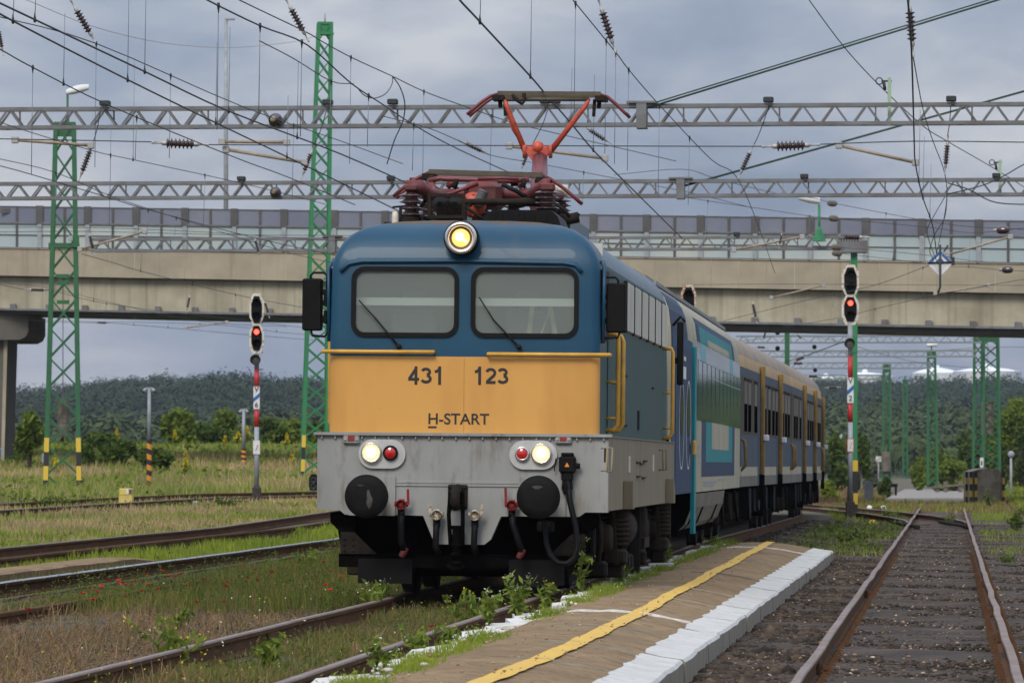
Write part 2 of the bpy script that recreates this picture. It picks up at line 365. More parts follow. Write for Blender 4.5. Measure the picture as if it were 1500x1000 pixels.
# --- body shell: front rows, then swept back; the two windscreens are real openings
HWID = 1.395; LEN = 14.42
ZZ = [1.66, 2.05, 2.47, 2.49, 2.715, 3.03, 3.345, 3.40, 3.46, 3.55, 3.64, 3.72, 3.79, 3.84, 3.875, 3.895, 3.905]
WD = [1.395, 1.395, 1.395, 1.395, 1.393, 1.388, 1.383, 1.38, 1.37, 1.335, 1.28, 1.21, 1.10, .95, .72, .42, .12]
FY = [.10, .10, .10, .10, .105, .115, .125, .13, .14, .165, .205, .26, .35, .46, .60, .76, .92]
CX = [-1, -.992, -.972, -.935, -.81, -.44, -.072, 0, .072, .44, .81, .935, .972, .992, 1]
def cornery(c): return .085 * (1 - math.sqrt(max(0, 1 - (max(0, abs(c) - .935) / .065) ** 2)))
rows = [[(c * w_, y + cornery(c) * min(1, w_), z) for c in CX] for z, w_, y in zip(ZZ, WD, FY)]
yel, cab = MB(), MB()
for i in range(len(ZZ) - 1):
    for j in range(len(CX) - 1):
        if i in (4, 5) and j in (4, 5, 8, 9): continue
        q = [rows[i][j], rows[i][j + 1], rows[i + 1][j + 1], rows[i + 1][j]]
        t = yel if i < 2 else cab
        t.mi = 1 if (i >= 13) else 0; t.smooth = True; t.add(q, [(0, 1, 2, 3)])
def weld(o, d=.0005):
    bm = bmesh.new(); bm.from_mesh(o.data); bmesh.ops.remove_doubles(bm, verts=bm.verts, dist=d); bmesh.ops.recalc_face_normals(bm, faces=bm.faces); bm.to_mesh(o.data); bm.free(); return o
# flat end of the yellow panel's edges
front_panel = weld(yel.build("front_panel", ["yellow_paint"], loco))
cabo = weld(cab.build("cab_front", ["blue_paint", "roof_rust"], loco))
shell = MB()
YS = [None, 1.25, 3, 5, 7, 9, 11, 13, LEN]
for sgn in (-1, 1):
    col = 0 if sgn < 0 else -1
    for i in range(len(ZZ) - 1):
        for k in range(len(YS) - 1):
            def pt(ii, kk): 
                x, y, z = rows[ii][col]; return (x, y if YS[kk] is None else YS[kk], z)
            shell.mi = (2 if k == 0 and 3 <= i < 8 else 0) if i < 8 else (2 if k == 0 and i < 12 else (1 if i < 13 else 3)); shell.smooth = i >= 7
            shell.add([pt(i, k), pt(i, k + 1), pt(i + 1, k + 1), pt(i + 1, k)], [(0, 1, 2, 3)])
shell.smooth = False; shell.mi = 3
for k in range(len(YS) - 1):
    a, b = rows[-1][0], rows[-1][-1]
    y0 = a[1] if YS[k] is None else YS[k]; shell.add([(a[0], y0, a[2]), (b[0], y0, a[2]), (b[0], YS[k + 1], a[2]), (a[0], YS[k + 1], a[2])], [(0, 1, 2, 3)])
shell.mi = 0
shell.add([(rows[i][0][0], LEN, ZZ[i]) for i in range(len(ZZ))] + [(rows[i][-1][0], LEN, ZZ[i]) for i in reversed(range(len(ZZ)))], [tuple(range(2 * len(ZZ)))])
body = weld(shell.build("body_shell", ["side_paint", "roof_paint", "blue_paint", "roof_rust"], loco))
# cab interior
m = MB(); m.box((-1.33, 1.5, 1.7), (1.33, 1.56, 3.7)); m.build("cab_rear_wall", "interior", body)
m = MB(); m.box((-1.3, .3, 2.3), (1.3, .85, 2.62)); m.box((-.3, .45, 2.62), (.1, .8, 2.72)); m.build("driving_desk", "interior_dark", body)
m = MB(); m.box((-1.3, .35, 3.0), (1.3, .37, 3.08)); m.build("sun_blind", "blind", body)
for xa, xb in ((.72, .86), (.92, .84), (.62, .66)):
    m = MB(); m.bar((xa, .62, 2.62), (xb, .62, 3.02), .05, .02); m.build("curtain_strip", "cream_plastic", body)
for x in (-.62, .58):
    m = MB(); m.bbox((x - .24, 1.0, 2.3), (x + .24, 1.16, 2.98), .03); m.bbox((x - .14, 1.02, 3.0), (x + .14, 1.13, 3.2), .03); m.build("driver_seat", "interior", body)
# visor ridge over the windscreens
m = MB(); m.tube([P3(498, 397, .1), P3(511, 386, .115), P3(530, 382.5, .118), P3(675, 382, .118), P3(826, 385, .118), P3(843, 388, .115), P3(852, 398, .1)], .022, 8); m.build("rain_gutter", "blue_paint", cabo)
# windscreens
for x0, x1 in ((-1.172, -.062), (.062, 1.172)):
    o_, i_ = rrect(x0, 2.668, x1, 3.392, .135), rrect(x0 + .046, 2.714, x1 - .046, 3.346, .095)
    k = len(o_); fr = MB()
    y0 = lambda z: .105 + (z - 2.7) * .034
    vs = [(x, y0(z) - .022, z) for x, z in o_] + [(x, y0(z) - .022, z) for x, z in i_] + [(x, y0(z) + .03, z) for x, z in o_] + [(x, y0(z) + .03, z) for x, z in i_]
    fs = []
    for a in range(k):
        b = (a + 1) % k; fs += [(a, b, k + b, k + a), (a, 2 * k + a, 2 * k + b, b), (k + a, k + b, 3 * k + b, 3 * k + a)]
    fr.add(vs, fs); wnd = fr.build("windscreen_frame", "black_rubber", cabo)
    g = MB(); gl = rrect(x0 + .04, 2.708, x1 - .04, 3.352, .095); g.add([(x, y0(z) + .012, z) for x, z in gl], [tuple(range(len(gl)))]); g.build("windscreen_glass", "windscreen", wnd)
# wipers
for (a, b, c) in (((527, 441), (549, 465), (584, 507)), ((703, 437), (724, 470), (760, 508))):
    m = MB(); m.tube([P3(*c, .055), P3(*b, .055)], .011, 6); m.tube([P3(*b, .06), P3(*a, .06)], .007, 6)
    e = Vector(P3(*b, .068)); d = (Vector(P3(*a, .068)) - e); m.bar(e - d * .05, e + d * 1.05, .018, .012)
    m.lathe([(.001, -.05), (.026, -.05), (.026, .06), (.001, .06)], P3(*c, .06), (0, 1, 0), 10); m.build("wiper", "dark_iron", cabo)
# yellow hand rails across the front
for (x0, x1, y) in ((472, 635, 515.5), (714, 893, 518.5)):
    lft = x0 < 600; xa = F(x0 if lft else x1, y, .03)[0]; xb, z = F(x1 if lft else x0, y, .03)
    m = MB(); m.tube([(xa, .12, z), (xa, .04, z), (xb, .03, z), (xb, .11, z)], .021, 8); m.build("front_handrail", "rail_yellow", front_panel)
# lettering
def face_text(t, px0, px1, pyb, pyt, bold=0.0):
    x0, z0 = F(px0, pyb, .095); x1, z1 = F(px1, pyt, .095)
    o = text_mesh(t, 1.0, "lettering", "letter_black", front_panel, 0, 0, 0, align='LEFT', bold=bold)
    me = o.data; xs = [v.co.x for v in me.vertices]; ys = [v.co.y for v in me.vertices]
    sx, sy = (x1 - x0) / (max(xs) - min(xs)), (z1 - z0) / (max(ys) - min(ys)); mx_, my_ = min(xs), min(ys)
    for v in me.vertices: v.co = ((v.co.x - mx_) * sx, (v.co.y - my_) * sy, v.co.z)
    o.location = (x0, .0975, z0); return o
def arc(cx, cy, rx, ry, a0, a1, n=12): return [(cx + rx * math.cos(R(lerp(a0, a1, i / n))), cy + ry * math.sin(R(lerp(a0, a1, i / n)))) for i in range(n + 1)]
DIG = {"1": [[(.06, .74), (.22, .80), (.31, .93)], [(.34, 0), (.34, 1)]], "2": [arc(.32, .70, .24, .22, 165, -20) + [(.50, .52), (.12, .14)], [(.05, .08), (.60, .08)]],
       "3": [arc(.30, .73, .22, .19, 160, -75), arc(.31, .29, .25, .21, 75, -160)], "4": [[(.44, 0), (.44, 1)], [(.44, .94), (.07, .30)], [(.0, .26), (.62, .26)]]}
def digits(txt, px0, px1, pyb, pyt):
    x0, z0 = F(px0, pyb, .095); x1, z1 = F(px1, pyt, .095); h = z1 - z0; wd = (x1 - x0) / len(txt); st = h * .155
    for k, ch in enumerate(txt):
        m = MB(); ox = x0 + k * wd + (wd * .02 if ch != "1" else wd * .08); sx = wd * .88 / .62; yy = .0962
        for j, ln in enumerate(DIG[ch]):
            P_ = [Vector((ox + a * sx, z0 + (st / 2 + b * (h - st) if not (ch in "14" and abs(ln[0][0] - ln[-1][0]) < .01) else b * h))) for a, b in ln]; L_, R_ = [], []
            for i, p in enumerate(P_):
                d = (P_[min(i + 1, len(P_) - 1)] - P_[max(i - 1, 0)]).normalized(); n_ = Vector((-d.y, d.x)) * st / 2; L_.append((p.x + n_.x, yy - .0004 * j, p.y + n_.y)); R_.append((p.x - n_.x, yy - .0004 * j, p.y - n_.y))
            m.grid([L_, R_])
        m.build("number_digit", "letter_black", front_panel)
digits("431", 597.5, 652, 563, 536.5); digits("123", 692.5, 746, 563.5, 537)
face_text("H-START", 627.5, 716.5, 621, 605.5, .012)
m = MB(); m.box((-.0025, .0972, 1.67), (.0025, .0995, 2.46)); m.build("panel_seam", "yellow_seam", front_panel)
m = MB(); a, b = P3(627, 626.5, .0965), P3(639.5, 624, .0965); m.box((a.x, .0955, a.z), (b.x, .0975, b.z)); m.build("letter_underline", "letter_black", front_panel)
# top headlight
c = P3(675, 348.5, -.02)
m = MB(); m.lathe([(.16, .42), (.178, .2), (.182, .04), (.178, 0), (.168, -.012), (.168, .02)], c, (0, 1, 0), 32); hl = m.build("headlight", "black_rubber", loco)
m = MB(); m.lathe([(.166, .01), (.166, -.02), (.152, -.034), (.125, -.028), (.118, 0)], c, (0, 1, 0), 32); m.build("headlight_ring", "chrome", hl)
m = MB(); m.lathe([(.124, 0), (.09, .012), (.09, .02)], c, (0, 1, 0), 28); m.build("reflector", "steel_dark", hl)
m = MB(); m.lathe([(.093, .004), (.06, -.004), (.001, -.008)], c, (0, 1, 0), 28); m.build("headlight_lens", "lamp_orange", hl)
m = MB(); m.lathe([(.048, .0), (.03, -.02), (.001, -.026)], c + Vector((-.012, -.004, .012)), (0, 1, 0), 18); m.lathe([(.02, .0), (.001, -.02)], c + Vector((.045, -.004, -.03)), (0, 1, 0), 12); m.build("headlight_bulb", "lamp_orange_core", hl)
# lamp clusters
for (x0, y0, x1, y1, wl, rl, dark) in ((525, 643.5, 594, 685.5, (544, 662.5), (572, 663), True), (746, 645, 816, 687, (793, 664), (765, 664.5), False)):
    a, b = P3(x0, y1, -.03), P3(x1, y0, -.03); m = MB(); m.prism(rrect(a.x, a.z, b.x, b.z, (b.z - a.z) / 2 - .002, 9), -.035, .002); pl = m.build("lamp_plate", "lamp_plate", loco)
    c = P3(*wl, -.04); m = MB(); m.lathe([(.108, 0), (.108, -.03), (.1, -.045), (.088, -.04), (.085, -.02)], c, (0, 1, 0), 28); h = m.build("headlight_ring", "chrome", pl)
    m = MB(); m.lathe([(.09, -.025), (.06, -.04), (.001, -.046)], c, (0, 1, 0), 28); m.build("headlight_lens", "lamp_white", h); m = MB(); m.lathe([(.05, -.044), (.03, -.05), (.001, -.052)], c, (0, 1, 0), 18); m.build("headlight_bulb", "lamp_white_core", h)
    c = P3(*rl, -.04); m = MB(); m.lathe([(.078, .005), (.078, -.02), (.07, -.035), (.056, -.03)], c, (0, 1, 0), 24); t = m.build("tail_lamp_ring", "black_rubber" if dark else "chrome", pl)
    m = MB(); m.lathe([(.062, -.024), (.04, -.036), (.001, -.04)], c, (0, 1, 0), 24); m.build("tail_lamp_lens", "red_lens", t)
# --- grey main frame
zt, zb = 1.655, .885
m = MB(); fx = 1.497
prof = [(-fx, zb), (-fx + .235, zb), (-fx + .29, zb - .045), (-.62, zb - .045), (-.40, zb - .05), (-.30, .60), (-.23, .545), (.23, .545), (.30, .60), (.40, zb - .05), (.62, zb - .045), (fx - .29, zb - .045), (fx - .235, zb), (fx, zb), (fx, zt), (-fx, zt)]
m.prism(prof, 0, .12)
m.build("buffer_beam", "frame_grey", loco)
m = MB(); m.box((-1.0, -.012, 1.14), (1.0, .002, 1.17)); m.box((-1.06, -.018, 1.17), (1.06, .004, 1.185)); m.build("beam_rib", "frame_grey", loco)
m = MB(); m.box((-fx - .035, -.05, zt + .001), (fx + .035, .16, zt + .03))
for i in range(22): x = -1.45 + i * 2.9 / 21; m.box((x - .008, -.03, zt - .035), (x + .008, -.001, zt + .0005))
m.build("frame_lip", "frame_grey", loco)
for sx in (-1, 1):
    m = MB(); m.box((sx * (fx - .06), .121, .90), (sx * fx, LEN, zt - .002)); m.box((sx * (fx - .1), .125, zt - .001), (sx * (fx + .012), LEN + .02, zt + .012))
    fs_ = m.build("frame_side", "frame_side", loco)
    if sx > 0:
        for px_, y0_, y1_ in ((886.5, 655, 677), (921, 668, 692), (956, 666, 690)):
            a = S(px_, y0_, fx); b = S(px_, y1_, fx); q = MB(); q.bbox((fx - .004, a.y - .12, b.z), (fx + .014, a.y + .12, a.z), .004); q.build("frame_slot", "dark_iron" if px_ < 900 else "louvre", fs_)
        for px_, y0_, y1_ in ((895, 656, 689), (902.5, 656, 690), (976, 659, 688), (981, 659, 688)):
            a = S(px_, y0_, fx + .09); b = S(px_, y1_, fx + .09)
            q = MB(); q.tube([(fx - .01, a.y, a.z), (fx + .05, a.y, a.z), (fx + .05, a.y, b.z), (fx - .01, a.y, b.z)], .013, 7); q.build("step_handle", "frame_side", fs_)
        for pp in ((934, 677), (944, 675), (939, 679), (934.5, 697.5), (942, 699.5)):
            a = S(*pp, fx); q = MB(); q.box((fx - .003, a.y - .35, a.z - .008), (fx + .02, a.y + .35, a.z + .008)); q.build("frame_bracket", "dark_iron", fs_)
m = MB(); m.box((-1.43, .122, 1.5), (1.43, LEN, 1.56)); m.box((-1.43, LEN - .1, .9), (1.43, LEN, 1.7)); m.build("frame_floor", "under_black", loco)
for px_ in (514.5, 825):
    a = P3(px_, 642.5, -.04); m = MB(); m.bbox((a.x - .085, -.045, a.z - .05), (a.x + .085, .003, a.z + .052), .012); m.lathe([(.02, 0), (.001, -.012)], (a.x - .06, -.047, a.z - .01), (0, 1, 0), 8); m.lathe([(.02, 0), (.001, -.012)], (a.x + .06, -.047, a.z - .01), (0, 1, 0), 8); t = m.build("lamp_bracket", "frame_grey", loco)
    m = MB(); m.box((a.x - .035, -.049, a.z - .025), (a.x + .035, -.0455, a.z + .035)); m.build("red_mark", "red_iron", t)
# buffers
for pc in ((536.5, 726.5), (788.5, 728)):
    c = P3(*pc, -.6); rr = .222
    m = MB(); m.lathe([(rr * .93, .05), (rr, .03), (rr, .008), (rr * .985, 0), (rr * .6, -.012), (.001, -.018)], c, (0, 1, 0), 40); bf = m.build("buffer", "black_paint", loco)
    m = MB(); m.lathe([(.09, .05), (.09, .3)], c, (0, 1, 0), 20); m.lathe([(.125, .24), (.135, .26), (.135, .54), (.17, .56), (.17, .6)], c, (0, 1, 0), 24); m.build("buffer_sleeve", "dark_iron", bf)
    m = MB(); m.box((c.x - .24, -.03, c.z - .2), (c.x + .24, .002, c.z + .2)); m.build("buffer_base", "frame_grey", bf)
    m = MB()
    if pc[0] < 700:
        for qx, qz, ex, ez, ph in ((.03, -.03, .03, .085, 2.0), (-.06, .11, .03, .012, .4)): m.add([(c.x + qx + ex * math.cos(t) * (1 + .3 * math.sin(3 * t + ph)), c.y - .0195, c.z + qz + ez * math.sin(t) * (1 + .25 * math.cos(2 * t + ph))) for t in np.linspace(0, 6.283, 22, endpoint=False)], [tuple(range(22))])
    else:
        m.add([(c.x - .01 + .05 * math.cos(t) * (1 + .3 * math.sin(3 * t)), c.y - .0195, c.z + .1 + .018 * math.sin(t)) for t in np.linspace(0, 6.283, 20, endpoint=False)], [tuple(range(20))])
    m.build("worn_patch", "buffer_wear", bf)
# coupling
m = MB(); a, b = P3(656, 745.5, -.02), P3(685, 709.5, -.02); m.bbox((a.x, -.035, a.z), (b.x, .003, b.z), .012)
for x in (a.x + .03, b.x - .03):
    for z in (a.z + .03, b.z - .03): m.lathe([(.016, 0), (.012, -.02), (.001, -.02)], (x, -.035, z), (0, 1, 0), 6)
cp = m.build("coupler_plate", "dark_iron", loco); cx = (a.x + b.x) / 2
m = MB(); m.tube([(cx, .0, 1.11), (cx, -.22, 1.11), (cx, -.32, 1.06), (cx, -.34, .98), (cx, -.26, .93), (cx, -.18, .97)], [.055, .05, .05, .048, .04, .02], 10); m.build("draw_hook", "dark_iron", cp)
m = MB()
for sx in (-.06, .06): m.tube([(cx + sx, -.2, 1.08), (cx + sx * 1.2, -.24, .85), (cx + sx * 1.1, -.16, .66), (cx + sx, -.1, .5)], .022, 7)
m.tube([(cx, -.12, .72), (cx, -.12, .34)], .045, 10)
for z in (.36, .45, .54, .63, .72): m.lathe([(.05, -.02), (.062, 0), (.05, .02)], (cx, -.12, z), (0, 0, 1), 10)
m.tube([(cx - .09, -.12, .34), (cx - .05, -.12, .3), (cx + .05, -.12, .3), (cx + .09, -.12, .34)], .026, 7); m.build("screw_coupling", "under_black", cp)
# brake hoses
for (tap, hand, down, col) in (((588, 739), (598, 716), (588, 806), "red_iron"), ((750, 740), (741, 714), (760, 808), "red_iron"), ((640, 754), (630, 737), (638, 812), "white_iron"), ((696, 755), (706, 739), (694, 812), "white_iron")):
    a = P3(*tap, -.10); h_ = P3(*hand, -.14); d_ = P3(*down, -.12)
    m = MB(); m.lathe([(.001, -.06), (.03, -.055), (.04, -.02), (.052, 0), (.04, .025), (.03, .06), (.001, .06)], a, (0, 0, 1), 10)
    m.tube([a + Vector((-.07, 0, .01)), a + Vector((.07, 0, .01))], .028, 8); m.tube([a + Vector((0, .11, .02)), a], .032, 8)
    m.lathe([(.05, -.05), (.055, -.04), (.055, -.015), (.04, 0)], a + Vector((0, -.03, 0)), (0, 1, 0), 8); ck = m.build("brake_cock", col, loco)
    m = MB(); m.bar(a + Vector((0, -.05, .02)), Vector((h_.x, -.11, a.z + .03)), .02); m.bar((h_.x, -.12, a.z), (h_.x - .003, -.14, h_.z), .026, .014); m.build("cock_handle", col, ck)
    m = MB(); m.tube([a + Vector((0, 0, -.05)), a + Vector((0, -.02, -.12))], .038, 10)
    m.tube([a + Vector((0, -.01, -.07)), (lerp(a.x, d_.x, .2), -.14, lerp(a.z, d_.z, .4)), (d_.x, -.13, lerp(a.z, d_.z, .8)), (d_.x + .03, -.1, d_.z)], .034, 10); hs = m.build("brake_hose", "black_rubber", ck)
    if col == "red_iron":
        m = MB(); m.lathe([(.028, -.05), (.036, -.01), (.034, .03), (.028, .06)], (d_.x + .02, -.1, d_.z - .02), (.6, 0, 1), 9); m.build("hose_coupling", "dull_red", hs)
# electric train-heating plug and its cable
a = P3(831, 682, -.08); m = MB(); m.bbox((a.x - .085, -.13, a.z - .075), (a.x + .085, .002, a.z + .1), .02); m.bbox((a.x - .065, -.12, a.z + .1), (a.x + .065, -.01, a.z + .135), .012); m.lathe([(.028, 0), (.03, .03), (.028, .05)], (a.x + .08, -.07, a.z), (1, 0, 0), 10); m.bbox((a.x - .06, -.12, a.z - .16), (a.x + .06, -.02, a.z - .07), .02); m.lathe([(.05, 0), (.06, -.08), (.035, -.14)], (a.x, -.07, a.z - .15), (0, 0, 1), 12); pg = m.build("heating_socket", "black_paint", loco)
m = MB(); m.add([(a.x - .025, -.132, a.z - .01), (a.x + .025, -.132, a.z - .01), (a.x, -.132, a.z + .035)], [(0, 1, 2)]); m.build("warning_mark", "stripe_orange", pg)
pts = [P3(832, 702, -.09), P3(835, 735, -.1), P3(843, 770, -.14), P3(846, 800, -.16), P3(842, 816, -.17), P3(831, 825, -.17), P3(817, 824, -.17), P3(806, 813, -.16), P3(800, 795, -.12), P3(798.5, 772, -.05), P3(799, 764, .02)]
m = MB(); m.tube(pts, .031, 10); m.build("heating_cable", "black_rubber", pg)
m = MB(); m.tube([P3(826, 668, -.05), P3(814, 672, -.06), P3(812, 690, -.05)], .006, 5); m.build("plug_chain", "dark_iron", pg)
a = P3(799, 768, .0); m = MB(); m.bbox((a.x - .09, -.02, a.z - .08), (a.x + .09, .1, a.z + .04), .02); m.lathe([(.05, -.0), (.05, .05)], (a.x, -.01, a.z - .02), (0, 0, 1), 10); m.build("cable_socket", "dark_iron", loco)
# --- pilot: life guard, corner brackets, rubber flaps
m = MB(); a = P3(496, 832, .1); b = P3(853, 819, .1); m.box((a.x, .1, .30), (b.x + .02, .16, .43)); m.box((a.x, .08, .43), (b.x + .02, .2, .438)); m.box((-.5, .9, .2), (.5, 1.6, .3)); pb = m.build("pilot_beam", "under_black", loco)  # the box set back is an added dark fill for the gap between the flaps
for sx in (-1, 1):
    m = MB(); m.prism([(sx * 1.26, .43), (sx * 1.26, .66), (sx * 1.12, .66), (sx * .88, .43)], .09, .11)
    for z in (.47, .53, .59):
        for x in (1.22, 1.13): m.lathe([(.016, 0), (.012, -.014), (.001, -.014)], (sx * x, .09, z), (0, 1, 0), 6)
    m.build("corner_bracket", "dark_iron", pb)
    m = MB(); m.box((sx * .48 if sx > 0 else -1.075, .085, .135), (1.05 if sx > 0 else -.52, .098, .39)); m.build("pilot_flap", "black_paint", pb)
    m = MB(); m.prism([(sx * 1.38, .86), (sx * 1.38, .76), (sx * 1.30, .68), (sx * 1.27, .5), (sx * 1.15, .5), (sx * 1.1, .9)], .2, .55); m.build("step_bracket", "under_black", loco)
m = MB(); m.box((-1.25, .5, .5), (1.25, .56, .84)); m.box((-1.15, .56, .3), (1.15, LEN - .5, .5)); m.box((-1.2, .6, .75), (1.2, LEN - .3, 1.5))
for y in (1.2, 5.9, 8.9, 13.3): m.box((-1.25, y - .08, .45), (1.25, y + .08, .8))
m.build("underframe", "under_black", loco)
# --- bogies
def wheel(m, x, y, r=.59, w_=.13):
    s = 1 if x > 0 else -1
    m.lathe([(.10, -.02 * s), (.13, .05 * s), (r * .72, .0), (r * .78, .06 * s), (r * .97, .07 * s), (r, .05 * s), (r, -.05 * s), (r + .03, -.06 * s), (r + .03, -.09 * s), (r * .8, -.09 * s)], (x, y, r), (1, 0, 0), 36)
for y0 in (3.5, 11.0):
    m = MB(); m.box((-1.12, y0 - 1.95, .62), (-.98, y0 + 1.95, .98)); m.box((.98, y0 - 1.95, .62), (1.12, y0 + 1.95, .98)); m.box((-1.1, y0 - 2.0, .5), (1.1, y0 - 1.9, .78)); m.box((-1.0, y0 - .25, .5), (1.0, y0 + .25, .9)); bg_ = m.build("bogie", "under_black", loco)
    for dy in (-1.15, 1.15):
        for x in (-.75, .75):
            m = MB(); wheel(m, x, y0 + dy); m.build("wheel", "dark_iron", bg_)
        m = MB(); m.tube([(-.72, y0 + dy, .59), (.72, y0 + dy, .59)], .09, 14); m.build("axle", "under_black", bg_)
    for x in (-1.2, 1.2):
        for dy in (-1.15, 1.15):
            m = MB(); m.bbox((x - .12, y0 + dy - .22, .42), (x + .12, y0 + dy + .22, .78), .04); m.lathe([(.15, 0), (.15, .1), (.11, .13), (.001, .135)], (x + (.08 if x > 0 else -.08), y0 + dy, .59), (1 if x > 0 else -1, 0, 0), 18); m.build("axle_box", "bogie_dust", bg_)
            m = MB(); m.bar((x, y0 + dy - .42, 1.05), (x, y0 + dy - .42, .25), .05); m.bar((x, y0 + dy - .42, .3), (x, y0 + dy + .3, .34), .05); m.bbox((x - .07, y0 + dy - .75, .34), (x + .07, y0 + dy - .63, .74), .02); m.bar((x, y0 + dy - .8, .2), (x, y0 + dy - .62, .95), .035); m.build("brake_rigging", "dark_iron", bg_)
for x in (-1.4, 1.4):
    for yy in (3.0, 12.4):
        m = MB()
        for k in range(8):
            z = .52 + k * .052; m.lathe([(.105, -.012), (.145, -.02), (.16, 0), (.145, .02), (.105, .012)], (x, yy, z), (0, 0, 1), 16)
        m.tube([(x, yy, .46), (x, yy, .94)], .1, 12); sp = m.build("spring_stack", "bogie_dust", loco)
        m = MB(); m.bbox((x - .13, yy - .2, .30), (x + .13, yy + .2, .47), .03); m.bbox((x - .09, yy - .12, .16), (x + .09, yy + .12, .30), .02); m.build("spring_seat", "bogie_dust", sp)
        s = 1 if x > 0 else -1; m = MB(); m.prism([(yy - .2, .9), (yy + .2, .9), (yy + .2, 1.02), (yy - .08, 1.2), (yy - .2, 1.2)], s * 1.5, s * 1.6, "yz"); m.build("spring_bracket", "frame_side", sp)
        m = MB(); m.bar((x, yy - .5, .95), (x + s * .05, yy - .5, .3), .035); m.bar((x, yy - .36, .92), (x, yy - .36, .4), .03); m.build("damper", "bogie_dust", sp)
m = MB(); m.lathe([(.001, -.1), (.14, -.08), (.23, 0), (.23, 1.7), (.14, 1.8), (.001, 1.82)], (1.22, 4.9, .66), (0, 1, 0), 30); m.lathe([(.236, .3), (.236, .36)], (1.22, 4.9, .66), (0, 1, 0), 24); at_ = m.build("air_tank", "bogie_dust", loco)
m = MB(); m.lathe([(.06, 0), (.06, .06), (.001, .07)], (1.3, 4.6, .78), (0, 1, 0), 12); m.build("tank_valve", "red_iron", at_)
m = MB(); m.lathe([(.001, 0), (.12, .02), (.14, .1), (.14, .42), (.1, .5), (.001, .52)], (1.32, 8.6, .42), (0, 0, 1), 16); m.box((1.1, 8.2, .4), (1.45, 9.3, .52)); m.bar((1.35, 7.9, .9), (1.35, 7.95, .1), .12, .05); m.build("equipment_box", "dark_iron", loco)
for dy in (1.3, 3.1, 5.6, 6.3, 9.2, 13.0):
    m = MB(); m.tube([(1.3, dy, .95), (1.34, dy + .05, .6), (1.3, dy + .3, .35), (1.22, dy + .35, .3)], .03, 7); m.bbox((1.2, dy + .25, .18), (1.4, dy + .45, .36), .03); m.build("sand_pipe", "dark_iron", loco)
# --- side details (right-hand side, the one the picture shows, and its twin)
for s in (-1, 1):
    sx = 1.395 * s
    for k in range(6):
        y0 = 4.75 + k * 1.57; m = MB(); m.bbox((sx - .02, y0, 2.86), (sx + .02, y0 + 1.40, 3.40), .008)
        pn = m.build("louvre_panel", "louvre", body)
        m = MB(); m.box((sx - .01, y0 - .15, 2.84), (sx + .024 * s, y0 - .012, 3.41)); m.build("panel_gap", "dark_iron", pn)
    m = MB(); m.box((sx - .01, .32, 2.66), (sx + .018 * s, 1.2, 3.38)); m.build("cab_side_window", "black_rubber", body)
    m = MB(); m.tube([(sx + .02 * s, .26, 2.62), (sx + .03 * s, .26, 3.36), (sx + .0 * s, .45, 3.47), (sx - .03 * s, 1.2, 3.47)], .02, 7); m.build("side_window_trim", "blue_paint", body)
    m = MB(); m.box((sx - .01, 1.38, 1.67), (sx + .012 * s, 2.15, 3.4)); dr = m.build("cab_door", "side_paint", body)
    for (yy, z0, z1) in ((1.3, 1.74, 2.74), (2.25, 1.74, 2.74), (13.5, 1.72, 2.85)):
        m = MB(); m.tube([(sx, yy, z1), (sx + .1 * s, yy, z1), (sx + .12 * s, yy, z1 - .05), (sx + .12 * s, yy, z0 + .06), (sx + .08 * s, yy, z0), (sx - .02 * s, yy, z0 - .01)], .024, 8); m.tube([(sx, yy, (z0 + z1) / 2 + .0), (sx + .12 * s, yy, (z0 + z1) / 2)], .016, 6); m.tube([(sx, yy, z0 + .12), (sx + .12 * s, yy, z0 + .12)], .016, 6); m.build("door_handrail", "rail_yellow", body)
    for (yy, z, L, v) in ((4.6, 2.35, .5, 0), (4.6, 1.80, .5, 0), (7.4, 1.78, .24, 1), (10.6, 2.3, .4, 0)):
        m = MB(); m.box((sx - .004, yy, z), (sx + .014 * s, yy + (L if not v else .3), z + (.02 if not v else .22))); m.build("side_vent", "dark_iron", body)
# mirrors
for (pa, pb_, sgn) in (((443, 484), (472, 408), -1), ((888, 487), (917, 415), 1)):
    dy = .35; a, b = P3(*pa, dy), P3(*pb_, dy)
    m = MB(); m.bbox((a.x, dy - .05, a.z), (b.x, dy + .1, b.z), .015); mr = m.build("rear_view_mirror", "black_paint", loco)
    inn = b.x if sgn < 0 else a.x; e = 1.36 * sgn
    m = MB()
    z0, z1 = a.z, b.z
    if sgn < 0: m.tube([(inn - .12, dy, z1 - .01), (inn - .12, dy, z1 + .03), (inn - .09, dy, z1 + .06), (inn + .02, dy, z1 + .06), (inn + .05, dy, z1 + .03), (inn + .05, dy, z1 - .2)], .013, 7); m.tube([(inn - .11, dy, z0 + .01), (inn - .1, dy, z0 - .05), (inn + .03, dy, z0 - .06), (inn + .06, dy, z0 - .02), (inn + .06, dy, z0 + .2)], .013, 7)
    else: m.tube([(inn + .12, dy, z1 - .01), (inn + .12, dy, z1 + .03), (inn + .09, dy, z1 + .06), (inn - .02, dy, z1 + .06), (inn - .05, dy, z1 + .03), (inn - .06, dy, z0 - .02), (inn, dy, z0 - .06), (inn + .12, dy, z0 - .05), (inn + .14, dy, z0 + .01)], .013, 7)
    for z in (z0 + .12, (z0 + z1) / 2 + .02, z1 - .14):
        m.bbox((min(inn, e) - .0, dy - .025, z - .03), (max(inn, e) + .0, dy + .03, z + .03), .008)
    for z in (z0 + .14, z1 - .22): m.bbox((inn + (.02 if sgn < 0 else -.06), dy - .04, z - .07), (inn + (.06 if sgn < 0 else -.02), dy + .04, z + .07), .01)
    m.build("mirror_bracket", "black_rubber", mr)
